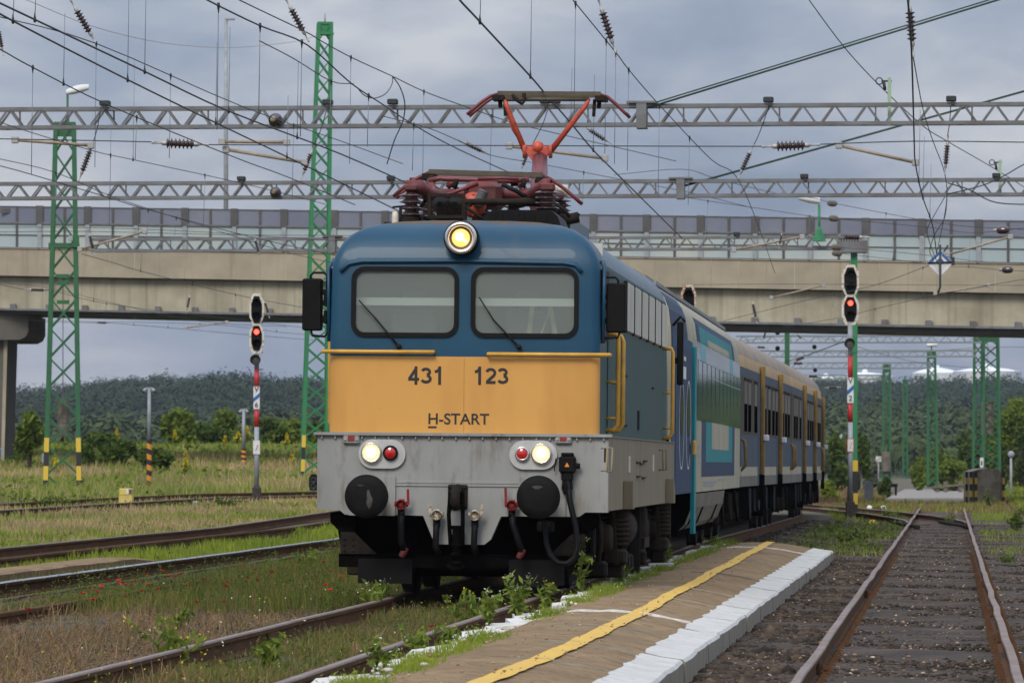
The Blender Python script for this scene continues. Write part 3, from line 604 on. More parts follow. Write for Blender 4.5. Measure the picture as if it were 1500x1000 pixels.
# --- roof equipment
def insul(m, x, y, z0, z1, r, n):
    h = (z1 - z0) / n; pr = [(r * .45, 0)]
    for k in range(n): b = k * h; pr += [(r * .5, b + h * .1), (r, b + h * .32), (r * .97, b + h * .42), (r * .55, b + h * .85)]
    pr += [(r * .45, z1 - z0)]; m.lathe(pr, (x, y, z0), (0, 0, 1), 20)
ROOF = 3.9
def roof_ins(px, pyb, pyt, dy, r, n, cap=True):
    a, b = P3(px, pyb, dy), P3(px, pyt, dy); m = MB(); insul(m, a.x, dy, a.z, b.z, r, n); o = m.build("roof_insulator", "porcelain", loco)
    m = MB(); m.lathe([(.11, -.5), (.11, .03)], a, (0, 0, 1), 14); m.build("insulator_foot", "dark_iron", o); return a, b
tops = []
for args in ((602, 318, 281, 1.9, .13, 4), (627, 320, 284, 4.3, .12, 4), (801, 308, 278, 1.9, .135, 4), (821, 318, 290, 4.3, .12, 4), (752, 322, 298, 4.4, .13, 3), (706, 322, 300, 3.6, .12, 3)): tops.append(roof_ins(*args)[1])
# base frame of the lowered pantograph
pan = MB()
def pt(px, py, dy): return P3(px, py, dy)
pan.tube([pt(596, 274, 1.9), pt(615, 274, 1.9), pt(628, 285, 2.2), pt(650, 288, 2.6), pt(770, 288, 2.6), pt(788, 280, 2.2), pt(800, 271, 1.9), pt(806, 271, 1.9)], .075, 12)
pan.tube([pt(626, 284, 4.2), pt(640, 288, 3.4), pt(780, 287, 3.4), pt(820, 286, 4.2)], .06, 10)
pan.bbox(tuple(pt(592, 279, 1.8)), tuple(Vector((pt(611, 270, 1.8).x, 2.0, pt(611, 270, 1.8).z))), .015); pan.bbox(tuple(pt(791, 279, 1.8)), tuple(Vector((pt(812, 268, 1.8).x, 2.0, pt(812, 268, 1.8).z))), .015)
pf = pan.build("lowered_pantograph", "panto_red", loco)
m = MB(); a, b = pt(680, 303, 2.4), pt(735, 266, 2.4); m.bbox((a.x, 2.3, a.z), (b.x, 3.2, b.z), .06); m.build("motor_housing", "panto_red", pf)
m = MB(); a = pt(693, 300, 2.2); m.lathe([(.001, -.03), (.06, -.02), (.13, 0), (.14, .04), (.10, .12)], a, (0, 1, 0), 20)
for k in range(8): t = k * math.pi / 4; m.lathe([(.016, -.01), (.001, -.016)], a + Vector((math.cos(t) * .11, 0, math.sin(t) * .11)), (0, 1, 0), 6)
m.build("drive_flange", "panto_orange", pf)
m = MB(); d0, d1 = pt(700, 300, 2.15), pt(708, 281, 2.15)
for k in range(7): q = d0.lerp(d1, k / 6); m.lathe([(.045, -.02), (.062, 0), (.045, .02)], q, (d1 - d0), 12)
m.build("bellows", "steel_dark", pf)
def panhead(parent, L, Rr, c, horn_l, horn_r, dy, drop):
    """two collector strips with bent horns"""
    for k, o_ in ((0, 0), (1, .34)):
        m = MB(); a, b = pt(*L, dy), pt(*Rr, dy); a.y += o_; b.y += o_
        m.bar(a + Vector((0, 0, .012)), b + Vector((0, 0, .012)), .06, .05); st = m.build("collector_strip", "collector", parent)
        for (pts_) in (horn_l, horn_r):
            m = MB(); m.tube([pt(*p, dy) + Vector((0, o_, -.0 * k)) for p in pts_], .02, 8); m.build("horn", "panto_maroon", st)
    m = MB()
    for p in (L, Rr):
        a = pt(*p, dy); m.box((a.x - .07, dy - .03, a.z - .07), (a.x + .07, dy + .37, a.z - .01))
        s = 1 if p is L else -1; q_ = m; m = MB(); m.bar((a.x + .08 * s, dy + .1, a.z - .05), (a.x + .09 * s, dy + .1, a.z - drop), .04); m.bar((a.x + .02 * s, dy + .1, a.z - .05), (a.x + .03 * s, dy + .1, a.z - .16), .05); m.build("head_spring", "dark_iron", parent); q_.build("strip_carrier", "dark_iron", parent); m = MB()
panhead(pf, (628, 253), (795, 258), None, [(628, 253), (617, 258), (603, 266), (588, 277), (576, 288)], [(795, 258), (806, 262), (822, 273), (838, 286), (850, 297)], 2.9, .05)
m = MB(); m.tube([pt(628, 265, 2.7), pt(645, 261, 2.7), pt(650, 262, 2.7), pt(745, 265, 2.7), pt(775, 263, 2.7)], .028, 8); m.tube([pt(655, 275, 2.9), pt(668, 262, 2.9)], .03, 7); m.tube([pt(760, 265, 2.9), pt(770, 283, 2.7)], .04, 8); m.tube([pt(630, 266, 2.8), pt(634, 276, 2.6), pt(645, 284, 2.6)], .045, 8); m.build("folded_arm", "panto_maroon", pf)
m = MB(); m.tube([pt(630, 265, 2.75), pt(636, 263, 2.75)], .05, 8); m.build("arm_joint", "bogie_dust", pf); m = MB(); m.tube([pt(748, 266, 2.75), pt(758, 265, 2.75)], .055, 8); m.build("arm_joint", "bogie_dust", pf); m = MB(); m.bbox(tuple(pt(803, 285, 4.4)), (pt(816, 270, 4.4).x, 4.75, pt(816, 270, 4.4).z), .03); m.tube([pt(800, 278, 4.6), pt(832, 280, 4.6)], .07, 10); m.build("cream_valve", "cream_plastic", pf)
# springs, levers and pipes under the folded arms
for k, (a_, b_, r_, dy_, mt_) in enumerate((((640, 292), (700, 268), .022, 2.3, "panto_maroon"), ((655, 268), (690, 292), .02, 3.6, "dark_iron"), ((735, 270), (775, 292), .025, 2.4, "dark_iron"), ((640, 280), (760, 282), .03, 3.9, "panto_maroon"), ((700, 262), (760, 262), .018, 2.2, "panto_maroon"), ((640, 296), (800, 297), .035, 2.0, "dark_iron"), ((745, 298), (790, 296), .05, 2.3, "dark_iron"), ((610, 310), (625, 290), .02, 2.2, "dark_iron"), ((815, 300), (835, 318), .02, 2.4, "dark_iron"), ((664, 276), (668, 262), .03, 2.6, "dark_iron"), ((765, 275), (766, 262), .03, 2.6, "dark_iron"), ((600, 262), (640, 262), .014, 3.1, "panto_maroon"), ((770, 300), (772, 282), .04, 3.3, "dark_iron"))):
    m = MB(); m.tube([pt(*a_, dy_), pt((a_[0] + b_[0]) / 2 + 2, (a_[1] + b_[1]) / 2 - 1, dy_), pt(*b_, dy_)], r_, 7); m.build("folded_lever", mt_, pf)
# raised pantograph
D2 = 10.6
rp = MB(); rp.tube([pt(791, 232, D2), pt(790, 262, D2 - .9), pt(788, 300, D2 - 2.2)], [.09, .1, .11], 10); rpo = rp.build("raised_pantograph", "panto_maroon", loco)
m = MB(); a = pt(768, 219, D2); b = pt(808, 219, D2); c2 = pt(788, 238, D2); m.prism([(a.x, a.z), (c2.x - .06, c2.z), (c2.x + .06, c2.z), (b.x, b.z)], D2 - .06, D2 + .06)
m.lathe([(.001, -.08), (.06, -.075), (.075, 0), (.075, .1)], pt(788, 215.5, D2), (0, 1, 0), 18); m.tube([pt(769, 220, D2), pt(807, 220, D2)], .05, 10); m.tube([pt(766, 222, D2), pt(771, 222, D2)], .085, 10); m.tube([pt(804, 222, D2), pt(809, 222, D2)], .085, 10); m.build("knuckle", "panto_orange", rpo)
m = MB(); m.tube([pt(769, 221, D2), pt(742, 155, D2), pt(740, 146, D2)], [.038, .03, .024], 10); m.tube([pt(807, 221, D2), pt(858, 155, D2), pt(863, 144, D2)], [.038, .03, .024], 10); m.tube([pt(764, 208, D2 + .1), pt(752, 190, D2 + .1), pt(741, 153, D2 + .1)], .022, 7); m.build("upper_arm", "panto_orange", rpo)
m = MB(); m.tube([pt(740, 145.5, D2), pt(863, 145.5, D2)], .028, 8); m.build("cross_tube", "collector", rpo)
panhead(rpo, (729, 138), (880, 139), None, [(729, 138), (718, 141), (706, 149), (693, 160), (684, 168)], [(880, 139), (890, 142), (902, 152), (913, 163), (921, 170)], D2, .26)
m = MB(); a = pt(760, 145, D2 - .05); m.tube([a + Vector((-.08, 0, .05)), a + Vector((-.02, 0, -.02)), a + Vector((.04, 0, -.06)), a + Vector((.07, 0, -.02)), a + Vector((.06, 0, .07))], .022, 7); m.build("head_link", "dark_iron", rpo)
# further roof kit
a, b = pt(627, 320, 1.1), pt(682, 284, 1.1); m = MB(); t = .035
m.box((a.x, 1.05, a.z), (a.x + t, 1.1, b.z)); m.box((b.x - t, 1.05, a.z), (b.x, 1.1, b.z)); m.box((a.x + t, 1.05, b.z - t), (b.x - t, 1.1, b.z)); m.box((a.x + t, 1.05, a.z), (b.x - t, 1.1, a.z + t))
for k in range(1, 16): x = lerp(a.x + t, b.x - t, k / 16); m.box((x - .002, 1.072, a.z + t), (x + .002, 1.076, b.z - t))
for k in range(1, 11): z = lerp(a.z + t, b.z - t, k / 11); m.box((a.x + t, 1.068, z - .002), (b.x - t, 1.0715, z + .002))
gm = m.build("grille_screen", "dark_iron", loco)
m = MB()
for x in (.3, .7): q = a.lerp(b, x); m.lathe([(.03, 0), (.09, .1), (.09, .2), (.001, .22)], (q.x, 1.15, (a.z + b.z) / 2 + .02), (0, 1, 0), 16)
m.box((a.x + .06, 1.4, a.z - .1), (b.x - .05, 1.9, b.z - .05)); m.build("air_horn", "black_rubber", gm)
a, b = pt(706, 331, .9), pt(822, 308.5, .9); m = MB(); m.prism([(a.x, a.z - .1), (b.x, a.z - .1), (b.x, a.z + .02), (b.x - .03, b.z - .06), (b.x - .1, b.z), (a.x + .12, b.z), (a.x + .04, b.z - .05), (a.x, a.z + .02)], .8, 2.1)
for k in range(12): x = lerp(a.x + .1, b.x - .1, k / 11); m.box((x - .008, .785, a.z - .02), (x + .008, .801, b.z - .03))
m.build("air_conditioner", "black_rubber", loco)
m = MB(); q = pt(578.5, 328, 1.0); m.lathe([(.032, -.15), (.032, .07), (.026, .125), (.001, .13)], q, (0, 0, 1), 14); m.build("antenna", "cream_plastic", loco)
m = MB(); m.tube([pt(586, 330, 1.2), pt(587, 303, 1.2)], .018, 6); m.tube([pt(575, 303.5, 1.2), pt(592, 302, 1.2)], .012, 6); m.bbox(tuple(pt(562, 332, 1.3)), (pt(590, 325, 1.3).x, 1.5, pt(590, 325, 1.3).z), .01); m.build("roof_bracket", "dark_iron", loco); m = MB(); m.tube([pt(828, 322, 4), pt(848, 318, 4)], .06, 8); m.tube([pt(842, 326, 4), pt(846, 312, 4)], .03, 8); m.build("roof_valve", "dark_iron", loco); m = MB(); m.tube([pt(650, 316, 1.5), pt(690, 300, 2)], .02, 6); m.tube([pt(682, 303, 1.5), pt(708, 322, 1.5)], .02, 6); m.build("roof_cable", "dark_iron", loco)
m = MB(); m.box((-.5, 4.6, 3.86), (.75, 8.5, 4.14)); m.build("roof_hood", "roof_paint", loco)
m = MB(); m.tube([(-.6, 1.7, 3.98), (-.6, 13, 3.98)], .02, 6); m.tube([(.6, 4.5, 4.05), (.6, 13, 4.05)], .02, 6); m.build("roof_conductor", "dark_iron", loco)
# ------------------------------------------------------------------ coaches
def coach_shell(prof, L, front_r=.25):
    """prof: right half (x, z, material) from the sill up to the roof's crown; closed ends"""
    full = [(-x, z) for x, z, _ in prof] [::-1] ; pts = [(x, z) for x, z, _ in prof]
    m = MB(); n = len(pts)
    for s in (1, -1):
        for i in range(n - 1):
            m.mi = prof[i][2]; m.smooth = pts[i][1] > 3.0
            (x0, z0), (x1, z1) = pts[i], pts[i + 1]
            for y0, y1 in ((.06, L * .25), (L * .25, L * .5), (L * .5, L * .75), (L * .75, L - .06)):
                m.add([(s * x0, y0, z0), (s * x0, y1, z0), (s * x1, y1, z1), (s * x1, y0, z1)], [(0, 1, 2, 3)])
            for ya, yb in ((.06, 0), (L - .06, L)):
                k = .97; m.add([(s * x0, ya, z0), (s * x1, ya, z1), (s * x1 * k, yb, min(z1, 3.98)), (s * x0 * k, yb, z0)], [(0, 1, 2, 3)])
    m.smooth = False; m.mi = 0
    for y in (0, L): m.add([(s * x * .97, y, min(z, 3.98)) for s, seq in ((1, pts), (-1, pts[::-1])) for x, z in seq], [tuple(range(2 * n))])
    m.add([(-pts[0][0], .06, pts[0][1]), (pts[0][0], .06, pts[0][1]), (pts[0][0], L - .06, pts[0][1]), (-pts[0][0], L - .06, pts[0][1])], [(0, 1, 2, 3)])
    return m
def running_gear(root, L, ys=(2.6, -2.6), boxes=True):
    for y0 in (ys[0], L + ys[1]):
        m = MB()
        for x in (-1.0, 1.0): m.prism([(y0 - 1.7, .6), (y0 - 1.2, .45), (y0 + 1.2, .45), (y0 + 1.7, .6), (y0 + 1.7, .75), (y0 + .5, .82), (y0 - .5, .82), (y0 - 1.7, .75)], x - .06, x + .06, "yz")
        m.box((-1, y0 - .2, .5), (1, y0 + .2, .9)); b = m.build("bogie", "under_black", root)
        for dy in (-1.25, 1.25):
            for x in (-.75, .75):
                m = MB(); wheel(m, x, y0 + dy, .46, .12); m.build("wheel", "dark_iron", b)
                s = 1 if x > 0 else -1
                m = MB(); m.lathe([(.13, 0), (.13, .08), (.09, .11), (.001, .115)], (s * 1.08, y0 + dy, .46), (s, 0, 0), 14); m.bbox((s * 1.12 - .07, y0 + dy - .12, .36), (s * 1.12 + .07, y0 + dy + .12, .6), .02); m.build("axle_box", "bogie_dust", b)
                for e in (-.35, .35): m = MB(); m.tube([(s * 1.1, y0 + dy + e, .5), (s * 1.1, y0 + dy + e, .86)], .08, 10); m.build("spring", "dark_iron", b)
        for e in (-1, 1): m = MB(); m.tube([(1.2 * e, y0 - .6, .9), (1.22 * e, y0 + .1, .35)], .03, 6); m.build("damper", "bogie_dust", b)
    if boxes:
        r2 = random.Random(int(L * 10) + len(COL.objects))
        for k in range(7):
            y = 6 + k * (L - 12) / 6.5; m = MB(); w_ = r2.uniform(.5, 1.3); zl = r2.uniform(.3, .55)
            m.bbox((.55, y, zl), (1.3, y + w_, .93), .02)
            m.tube([(1.28, y - .3, .95), (1.3, y - .25, zl), (1.26, y + .1, zl)], .025, 6); m.build("underfloor_box", r2.choice(["dark_iron", "black_paint", "under_black"]), root)
            m = MB(); m.bbox((-1.3, y, zl), (-.55, y + w_, .93), .02); m.build("underfloor_box", "under_black", root)
    m = MB(); m.box((-1.0, .3, .8), (1.0, L - .3, .98)); m.box((-.6, 1.0, .28), (.6, L - 1.0, .8)); m.build("underframe", "under_black", root)  # low spine box is added to block light passing beneath the coach
    for y, s in ((0, -1), (L, 1)):
        for x in (-.87, .87):
            m = MB(); m.lathe([(.08, 0), (.08, .4), (.2, .42), (.2, .45), (.001, .46)], (x, y, 1.06), (0, s, 0), 20); m.build("buffer", "dark_iron", root)
        m = MB(); m.prism(rrect(-.6, 1.05, .6, 3.1, .2), min(y + .36 * s, y), max(y + .36 * s, y)); m.build("gangway", "black_rubber", root)
def sidequad(m, s, x, y0, y1, z0, z1, t=.004):
    m.box((s * x, y0, z0), (s * (x + t), y1, z1)); return m

# first coach: blue cab end, beige side with teal frames round the windows
LC = 26.1; y0 = 15.5
c1 = thing("control_coach", "beige and teal coach with a blue door end, coupled right behind the locomotive", "railway coach", MW @ Vector((0, y0, 0)), (0, ROLL, YAW))
PROF1 = [(1.40, .98, 0), (1.40, 2.0, 0), (1.395, 2.95, 0), (1.385, 3.2, 0), (1.355, 3.42, 0), (1.30, 3.56, 0), (1.21, 3.68, 1), (1.05, 3.80, 1), (.80, 3.92, 1), (.45, 4.02, 1), (.02, 4.05, 1)]
sh = coach_shell(PROF1, LC); weld(sh.build("coach_shell", ["c_beige", "c_roof1"], c1), .0008)
mat("c_sky_glass", (.42, .47, .48), .15, spec=.7, c2=(.34, .39, .41), scale=.8)  # pale colour is the sky's reflection painted into the glass
def strip(name, ya, yb, z0, z1, matn, t, parent, s):
    """a panel that follows the curved side between two heights"""
    zs = sorted(set([z0, z1] + [z for _, z, _ in PROF1 if z0 < z < z1])); xs = [np.interp(z, [p[1] for p in PROF1], [p[0] for p in PROF1]) for z in zs]
    m = MB()
    for i in range(len(zs) - 1):
        a, b, c_, d = (s * (xs[i] + t), ya, zs[i]), (s * (xs[i] + t), yb, zs[i]), (s * (xs[i + 1] + t), yb, zs[i + 1]), (s * (xs[i + 1] + t), ya, zs[i + 1]); m.add([a, b, c_, d], [(0, 1, 2, 3)])
        for q in ((a, d), (b, c_)): m.add([q[0], q[1], (q[1][0] - s * (t + .003), q[1][1], q[1][2]), (q[0][0] - s * (t + .003), q[0][1], q[0][2])], [(0, 1, 2, 3)])
    return m.build(name, matn, parent)
Y = lambda v: v - y0
for s in (-1, 1):
    strip("blue_end", .07, Y(22.0), .98, 3.12, "c_deep_blue", .006, c1, s); strip("blue_end", .07, Y(20.4), 3.12, 3.66, "c_navy", .006, c1, s)
    dr = strip("door_leaf", Y(16.6), Y(21.6), .99, 2.95, "c_navy", .012, c1, s)
    for yy in (Y(18.3), Y(20.4)):
        m = MB(); pts_ = [(yy + .75 * math.cos(t), 1.93 + .62 * math.sin(t)) for t in np.linspace(0, 2 * math.pi, 40, endpoint=False)]; pin = [(yy + .66 * math.cos(t), 1.93 + .59 * math.sin(t)) for t in np.linspace(0, 2 * math.pi, 40, endpoint=False)]
        X_ = s * 1.416; k = 40; m.add([(X_, a, b) for a, b in pts_] + [(X_, a, b) for a, b in pin], [(i, (i + 1) % k, k + (i + 1) % k, k + i) for i in range(k)]); d_ = m.build("oval_emblem", "letter_white", dr)
        m = MB(); m.add([(s * 1.4155, yy + .5 * math.cos(t), 2.1 + .34 * math.sin(t)) for t in np.linspace(0, 2 * math.pi, 30, endpoint=False)], [tuple(range(30))]); m.build("door_glass", "c_glass", d_)
    m = MB(); sidequad(m, s, 1.414, Y(18.7), Y(19.5), 2.55, 2.72, .003); sidequad(m, s, 1.414, Y(18.8), Y(19.4), 2.8, 2.86, .003); m.build("door_marking", "letter_white", dr)
    m = MB(); m.box((s * 1.39, Y(21.7), .40), (s * 1.445, Y(22.3), 3.05)); m.build("teal_pillar", "c_teal", c1)
    m = MB(); m.bbox((s * 1.47 - .02, Y(20.9), 1.52), (s * 1.47 + .02, Y(21.3), 1.72), .01); m.build("door_button", "rail_yellow", dr)
    strip("upper_window_band", Y(22.4), LC - .3, 2.905, 3.17, "c_sky_glass", .009, c1, s)
    wb = strip("window_band", Y(22.4), LC - .12, 2.03, 2.9, "c_glass", .009, c1, s)
    for k in range(11):
        yy = Y(23.6) + k * 1.62; m = MB(); m.box((s * 1.405, yy, 2.04), (s * 1.4085, yy + .05, 2.9)); m.build("window_bar", "black_rubber", wb)
        m = MB(); m.box((s * 1.4, yy + .12, 2.70), (s * 1.4095, yy + 1.45, 2.715)); m.build("vent_edge", "lamp_plate", wb)
    for nm, a, b, z0, z1, mt, t in (("navy_frame", 25.2, 38.8, 1.20, 2.03, "c_navy", .004), ("teal_frame", 26.6, 37.6, 1.42, 2.03, "c_teal", .007), ("beige_panel", 28.8, 35.8, 1.62, 2.03, "c_beige", .010),
                                    ("navy_frame", 23.6, 38.8, 3.175, 3.52, "c_navy", .006), ("teal_frame", 24.6, 37.8, 3.175, 3.42, "c_teal", .008), ("beige_panel", 27.4, 36.2, 3.175, 3.28, "c_beige", .010), ("pale_frame", 24.6, 26.4, 2.91, 3.165, "c_pale_teal", .0125), ("pale_frame", 36.4, 37.8, 2.91, 3.165, "c_pale_teal", .0125)):
        strip(nm, Y(a), Y(b), z0, z1, mt, t, c1, s)
    for a, b, z in ((24.0, 25.0, 1.62), (24.0, 25.0, 1.5), (24.2, 24.9, 1.38), (26, 31, 1.10), (32, 35, 1.12), (26, 30, 1.05)):
        m = MB(); m.box((s * 1.402, Y(a), z), (s * 1.4045, Y(b), z + .035)); m.build("side_lettering", "post_grey", c1)
    # curved skirt under the floor
    m = MB(); ps = [(1.40, .96), (1.37, .75), (1.28, .52), (1.12, .36), (.95, .30)]
    m.grid([[(s * x, yy, z) for x, z in ps] for yy in (Y(22.4), Y(26), Y(30), Y(34.5))]); sk = m.build("side_skirt", "c_skirt", c1)
    for yy in (Y(23.2), Y(26.2), Y(31.6)):
        m = MB(); m.grid([[(s * (x + .006), q, z) for x, z in ps[1:4]] for q in (yy, yy + .6)]); m.build("skirt_opening", "under_black", sk)
    m = MB()
    for xx, zz in ((1.16, 3.76), (1.02, 3.84), (.86, 3.92)): m.bar((s * xx, .3, zz), (s * xx, LC - 1.5, zz), .035, .05)
    m.build("roof_rib", "c_roof1", c1)
m = MB(); q = MI @ W(1035, 480, 94); m.lathe([(.15, -.06), (.15, .05), (.11, .13), (.05, .16), (.001, .165)], (q.x, Y(37), q.z), (.5, 0, 1), 22); m.build("roof_dome", "chrome", c1)
m = MB(); q = MI @ W(981, 490, 72.2); m.bbox((1.46, .25, 2.42), (1.54, .42, 3.25), .015); m.tube([(1.4, .33, 3.2), (1.5, .33, 3.32), (1.56, .33, 3.25)], .02, 6); m.box((1.38, .3, 2.7), (1.5, .38, 2.78)); m.build("rear_view_mirror", "black_paint", c1)
m = MB(); m.tube([(1.15, -.5, .78), (1.2, -.3, .5), (1.1, -.1, .3)], .07, 10); m.tube([(1.0, -.6, .95), (1.1, -.4, .6), (.9, -.2, .45)], .05, 8); m.tube([(1.25, .1, .9), (1.3, .3, .5), (1.2, .5, .3)], .04, 8); m.build("jumper_cable", "lamp_plate", c1)
running_gear(c1, LC, (3.4, -3.0), False)
m = MB(); m.box((-1.2, 6.6, .35), (1.2, 19, .95)); m.build("underfloor_box", "under_black", c1)

# commuter coaches in blue grey with a beige roof band; built once, then copied
LB = 24.3
cc = thing("passenger_coach", "blue grey coach with golden door rails coupled straight behind the beige and teal coach", "railway coach", group="blue grey passenger coaches of the train")
PROFB = [(1.40, .98, 4), (1.40, 1.17, 3), (1.40, 1.34, 0), (1.40, 1.93, 1), (1.40, 2.99, 0), (1.395, 3.15, 2), (1.36, 3.37, 5), (1.26, 3.56, 5), (1.1, 3.72, 5), (.85, 3.86, 5), (.5, 3.97, 5), (.02, 4.02, 5)]
sh = coach_shell(PROFB, LB); weld(sh.build("coach_shell", ["c_blue", "c_brown", "c_band", "c_beige", "c_skirt", "c_roof"], cc), .0008)
for s in (-1, 1):
    for yy in (8.3, 17.3):
        m = MB(); m.box((s * 1.37, yy - 1.1, 1.0), (s * 1.405, yy + 1.1, 3.05)); d = m.build("door_leaf", "c_blue", cc)
        m = MB(); m.bbox((min(s * 1.40, s * 1.49), yy - .2, 1.2), (max(s * 1.40, s * 1.49), yy + .1, 3.3), .02); r_ = m.build("door_rail", "gold_rail", cc)
        m = MB(); m.box((s * 1.38, yy - .5, .7), (s * 1.48, yy + .35, 1.19)); m.build("door_step", "under_black", r_)
        m = MB(); m.bbox((s * 1.52 - .05, yy - .24, 1.84), (s * 1.52 + .05, yy + .14, 1.96), .015); m.build("door_lamp", "lamp_shell", r_)
    wy = [1.4, 3.0, 5.6, 9.9, 11.9, 13.9, 15.6, 18.9, 20.7, 22.3]
    for yy in wy:
        m = MB(); m.box((s * 1.385, yy, 1.97), (s * 1.4035, yy + 1.25, 2.93)); f = m.build("window_frame", "c_brown", cc)
        m = MB(); m.box((s * 1.39, yy + .07, 2.50), (s * 1.4055, yy + 1.18, 2.90)); m.build("upper_pane", "c_skirt" if s > 0 else "c_glass", f)
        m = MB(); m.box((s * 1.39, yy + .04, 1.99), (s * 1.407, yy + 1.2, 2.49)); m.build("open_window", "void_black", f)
        m = MB(); m.box((s * 1.395, yy - .05, 2.93), (s * 1.42, yy + 1.3, 2.96)); m.build("window_drip", "black_paint", f)
    for yy in (.35, LB - .5):
        m = MB(); m.tube([(s * 1.38, yy, 1.85), (s * 1.46, yy, 1.80), (s * 1.48, yy, 1.62), (s * 1.48, yy, 1.36), (s * 1.38, yy, 1.26)], .03, 7); m.build("end_handle", "gold_rail", cc)
running_gear(cc, LB)
def place(o, Ys, Xs, slope): o.location = (Xs, Ys, ZR); o.rotation_euler = (0, ROLL * .6, -math.atan(slope))
c3 = copy_tree(cc); c4 = copy_tree(cc)
place(cc, 98.3, 2.70, .0886); place(c3, 122.9, 4.88, .0840); place(c4, 147.5, 6.95, .057)
c3["label"] = "middle one of the blue grey coaches, second behind the beige and teal coach"
c4["label"] = "last coach in sight, only a dark sliver at the train's far end"
# ------------------------------------------------------------------ ground
def groundmat():
    m, nt, b = _nodes("ground"); tcn = N(nt, "ShaderNodeTexCoord"); sp = N(nt, "ShaderNodeSeparateXYZ"); nt.links.new(tcn.outputs["Object"], sp.inputs[0])
    n1 = noise(nt, .8, 6); n2 = noise(nt, 14, 8, .75); n3 = noise(nt, .25, 4)
    soil = ramp(nt, n2, [(.32, (.030, .022, .018)), (.5, (.085, .062, .047)), (.66, (.15, .115, .085)), (.8, (.24, .19, .14))])
    gr = ramp(nt, n2, [(.3, (.035, .045, .012)), (.6, (.10, .105, .03)), (.8, (.2, .17, .075))])
    col = mixc(nt, ramp(nt, n1, [(.42, (0, 0, 0)), (.62, (1, 1, 1))]), soil, gr)
    nt.links.new(col, b.inputs["Base Color"]); b.inputs["Roughness"].default_value = .95
    bp = N(nt, "ShaderNodeBump"); bp.inputs["Strength"].default_value = .7; bp.inputs["Distance"].default_value = .05; nt.links.new(n2, bp.inputs["Height"]); nt.links.new(bp.outputs[0], b.inputs["Normal"]); MATS["ground"] = m
    # cinder ballast of the right-hand track
    m, nt, b = _nodes("cinder"); n2 = noise(nt, 16, 8, .8); n3 = noise(nt, 1.2, 5); n4 = noise(nt, 45, 3)
    dark = ramp(nt, n2, [(.34, (.014, .010, .008)), (.52, (.042, .029, .021)), (.66, (.085, .060, .042)), (.82, (.20, .15, .105))])
    dust = ramp(nt, n2, [(.3, (.045, .031, .022)), (.7, (.15, .108, .074))])
    col = mixc(nt, ramp(nt, n3, [(.42, (0, 0, 0)), (.66, (1, 1, 1))]), dark, dust); nt.links.new(col, b.inputs["Base Color"]); b.inputs["Roughness"].default_value = .95
    bp = N(nt, "ShaderNodeBump"); bp.inputs["Strength"].default_value = .9; bp.inputs["Distance"].default_value = .05; nt.links.new(n2, bp.inputs["Height"]); nt.links.new(bp.outputs[0], b.inputs["Normal"]); MATS["cinder"] = m
groundmat()
xs = np.unique(np.concatenate((np.arange(-60, -14, 2.), np.arange(-14, 16, .5), np.arange(16, 80, 2.), [-900, -500, -250, -120, 120, 250, 500, 900])))
ys = np.unique(np.concatenate((np.arange(-30, 28, 6.), np.arange(28, 110, 1.), np.arange(110, 320, 3.), [340, 400, 500, 650, 800, 1000, 1400, 2000, 3000, 4200])))
XX, YY = np.meshgrid(xs, ys); ZZg = gz(XX, YY) + .025 * np.sin(XX * 2.1 + YY * .7) * np.cos(YY * .9 - XX) * np.where(np.abs(XX - T1(YY)) > 3.2, 1, 0) * np.where(XX > T1(YY), .6, 1)
V = np.stack((XX, YY, ZZg), -1).reshape(-1, 3); nx, ny = len(xs), len(ys)
idx = np.arange(nx * ny).reshape(ny, nx); q = np.stack((idx[:-1, :-1], idx[:-1, 1:], idx[1:, 1:], idx[1:, :-1]), -1).reshape(-1, 4)
g = npmesh("ground", V, q.ravel(), np.full(len(q), 4), "ground", smooth=True); tag(g, "grassy earth with dry patches between the tracks", "ground", kind="structure")
# cinder bed strip (a sheet over the ground, following the right-hand track)
ys2 = np.arange(26, 215, .75); us = np.concatenate((np.arange(-3.4, 2.6, .3),))
P = np.array([[(float(T0(y)) + max(u, -1.75 if y < 91 else -3.4) * (1 if y < 150 else max(.35, 1 - (y - 150) / 90)), y, 0) for u in us] for y in ys2])
_q = np.random.default_rng(3); P[:, :, 2] = gz(P[:, :, 0], P[:, :, 1]) + .030 + .02 * _q.random(P.shape[:2]) + .022 * np.sin(P[:, :, 1] * 1.3 + P[:, :, 0] * 2) * np.sin(P[:, :, 1] * .37); k = len(us); idx = np.arange(len(ys2) * k).reshape(-1, k)
q = np.stack((idx[:-1, :-1], idx[:-1, 1:], idx[1:, 1:], idx[1:, :-1]), -1).reshape(-1, 4)
c = npmesh("cinder_bed", P.reshape(-1, 3), q.ravel(), np.full(len(q), 4), "cinder", smooth=True); tag(c, "dark cinder bed under the right-hand track", "track bed", kind="structure")

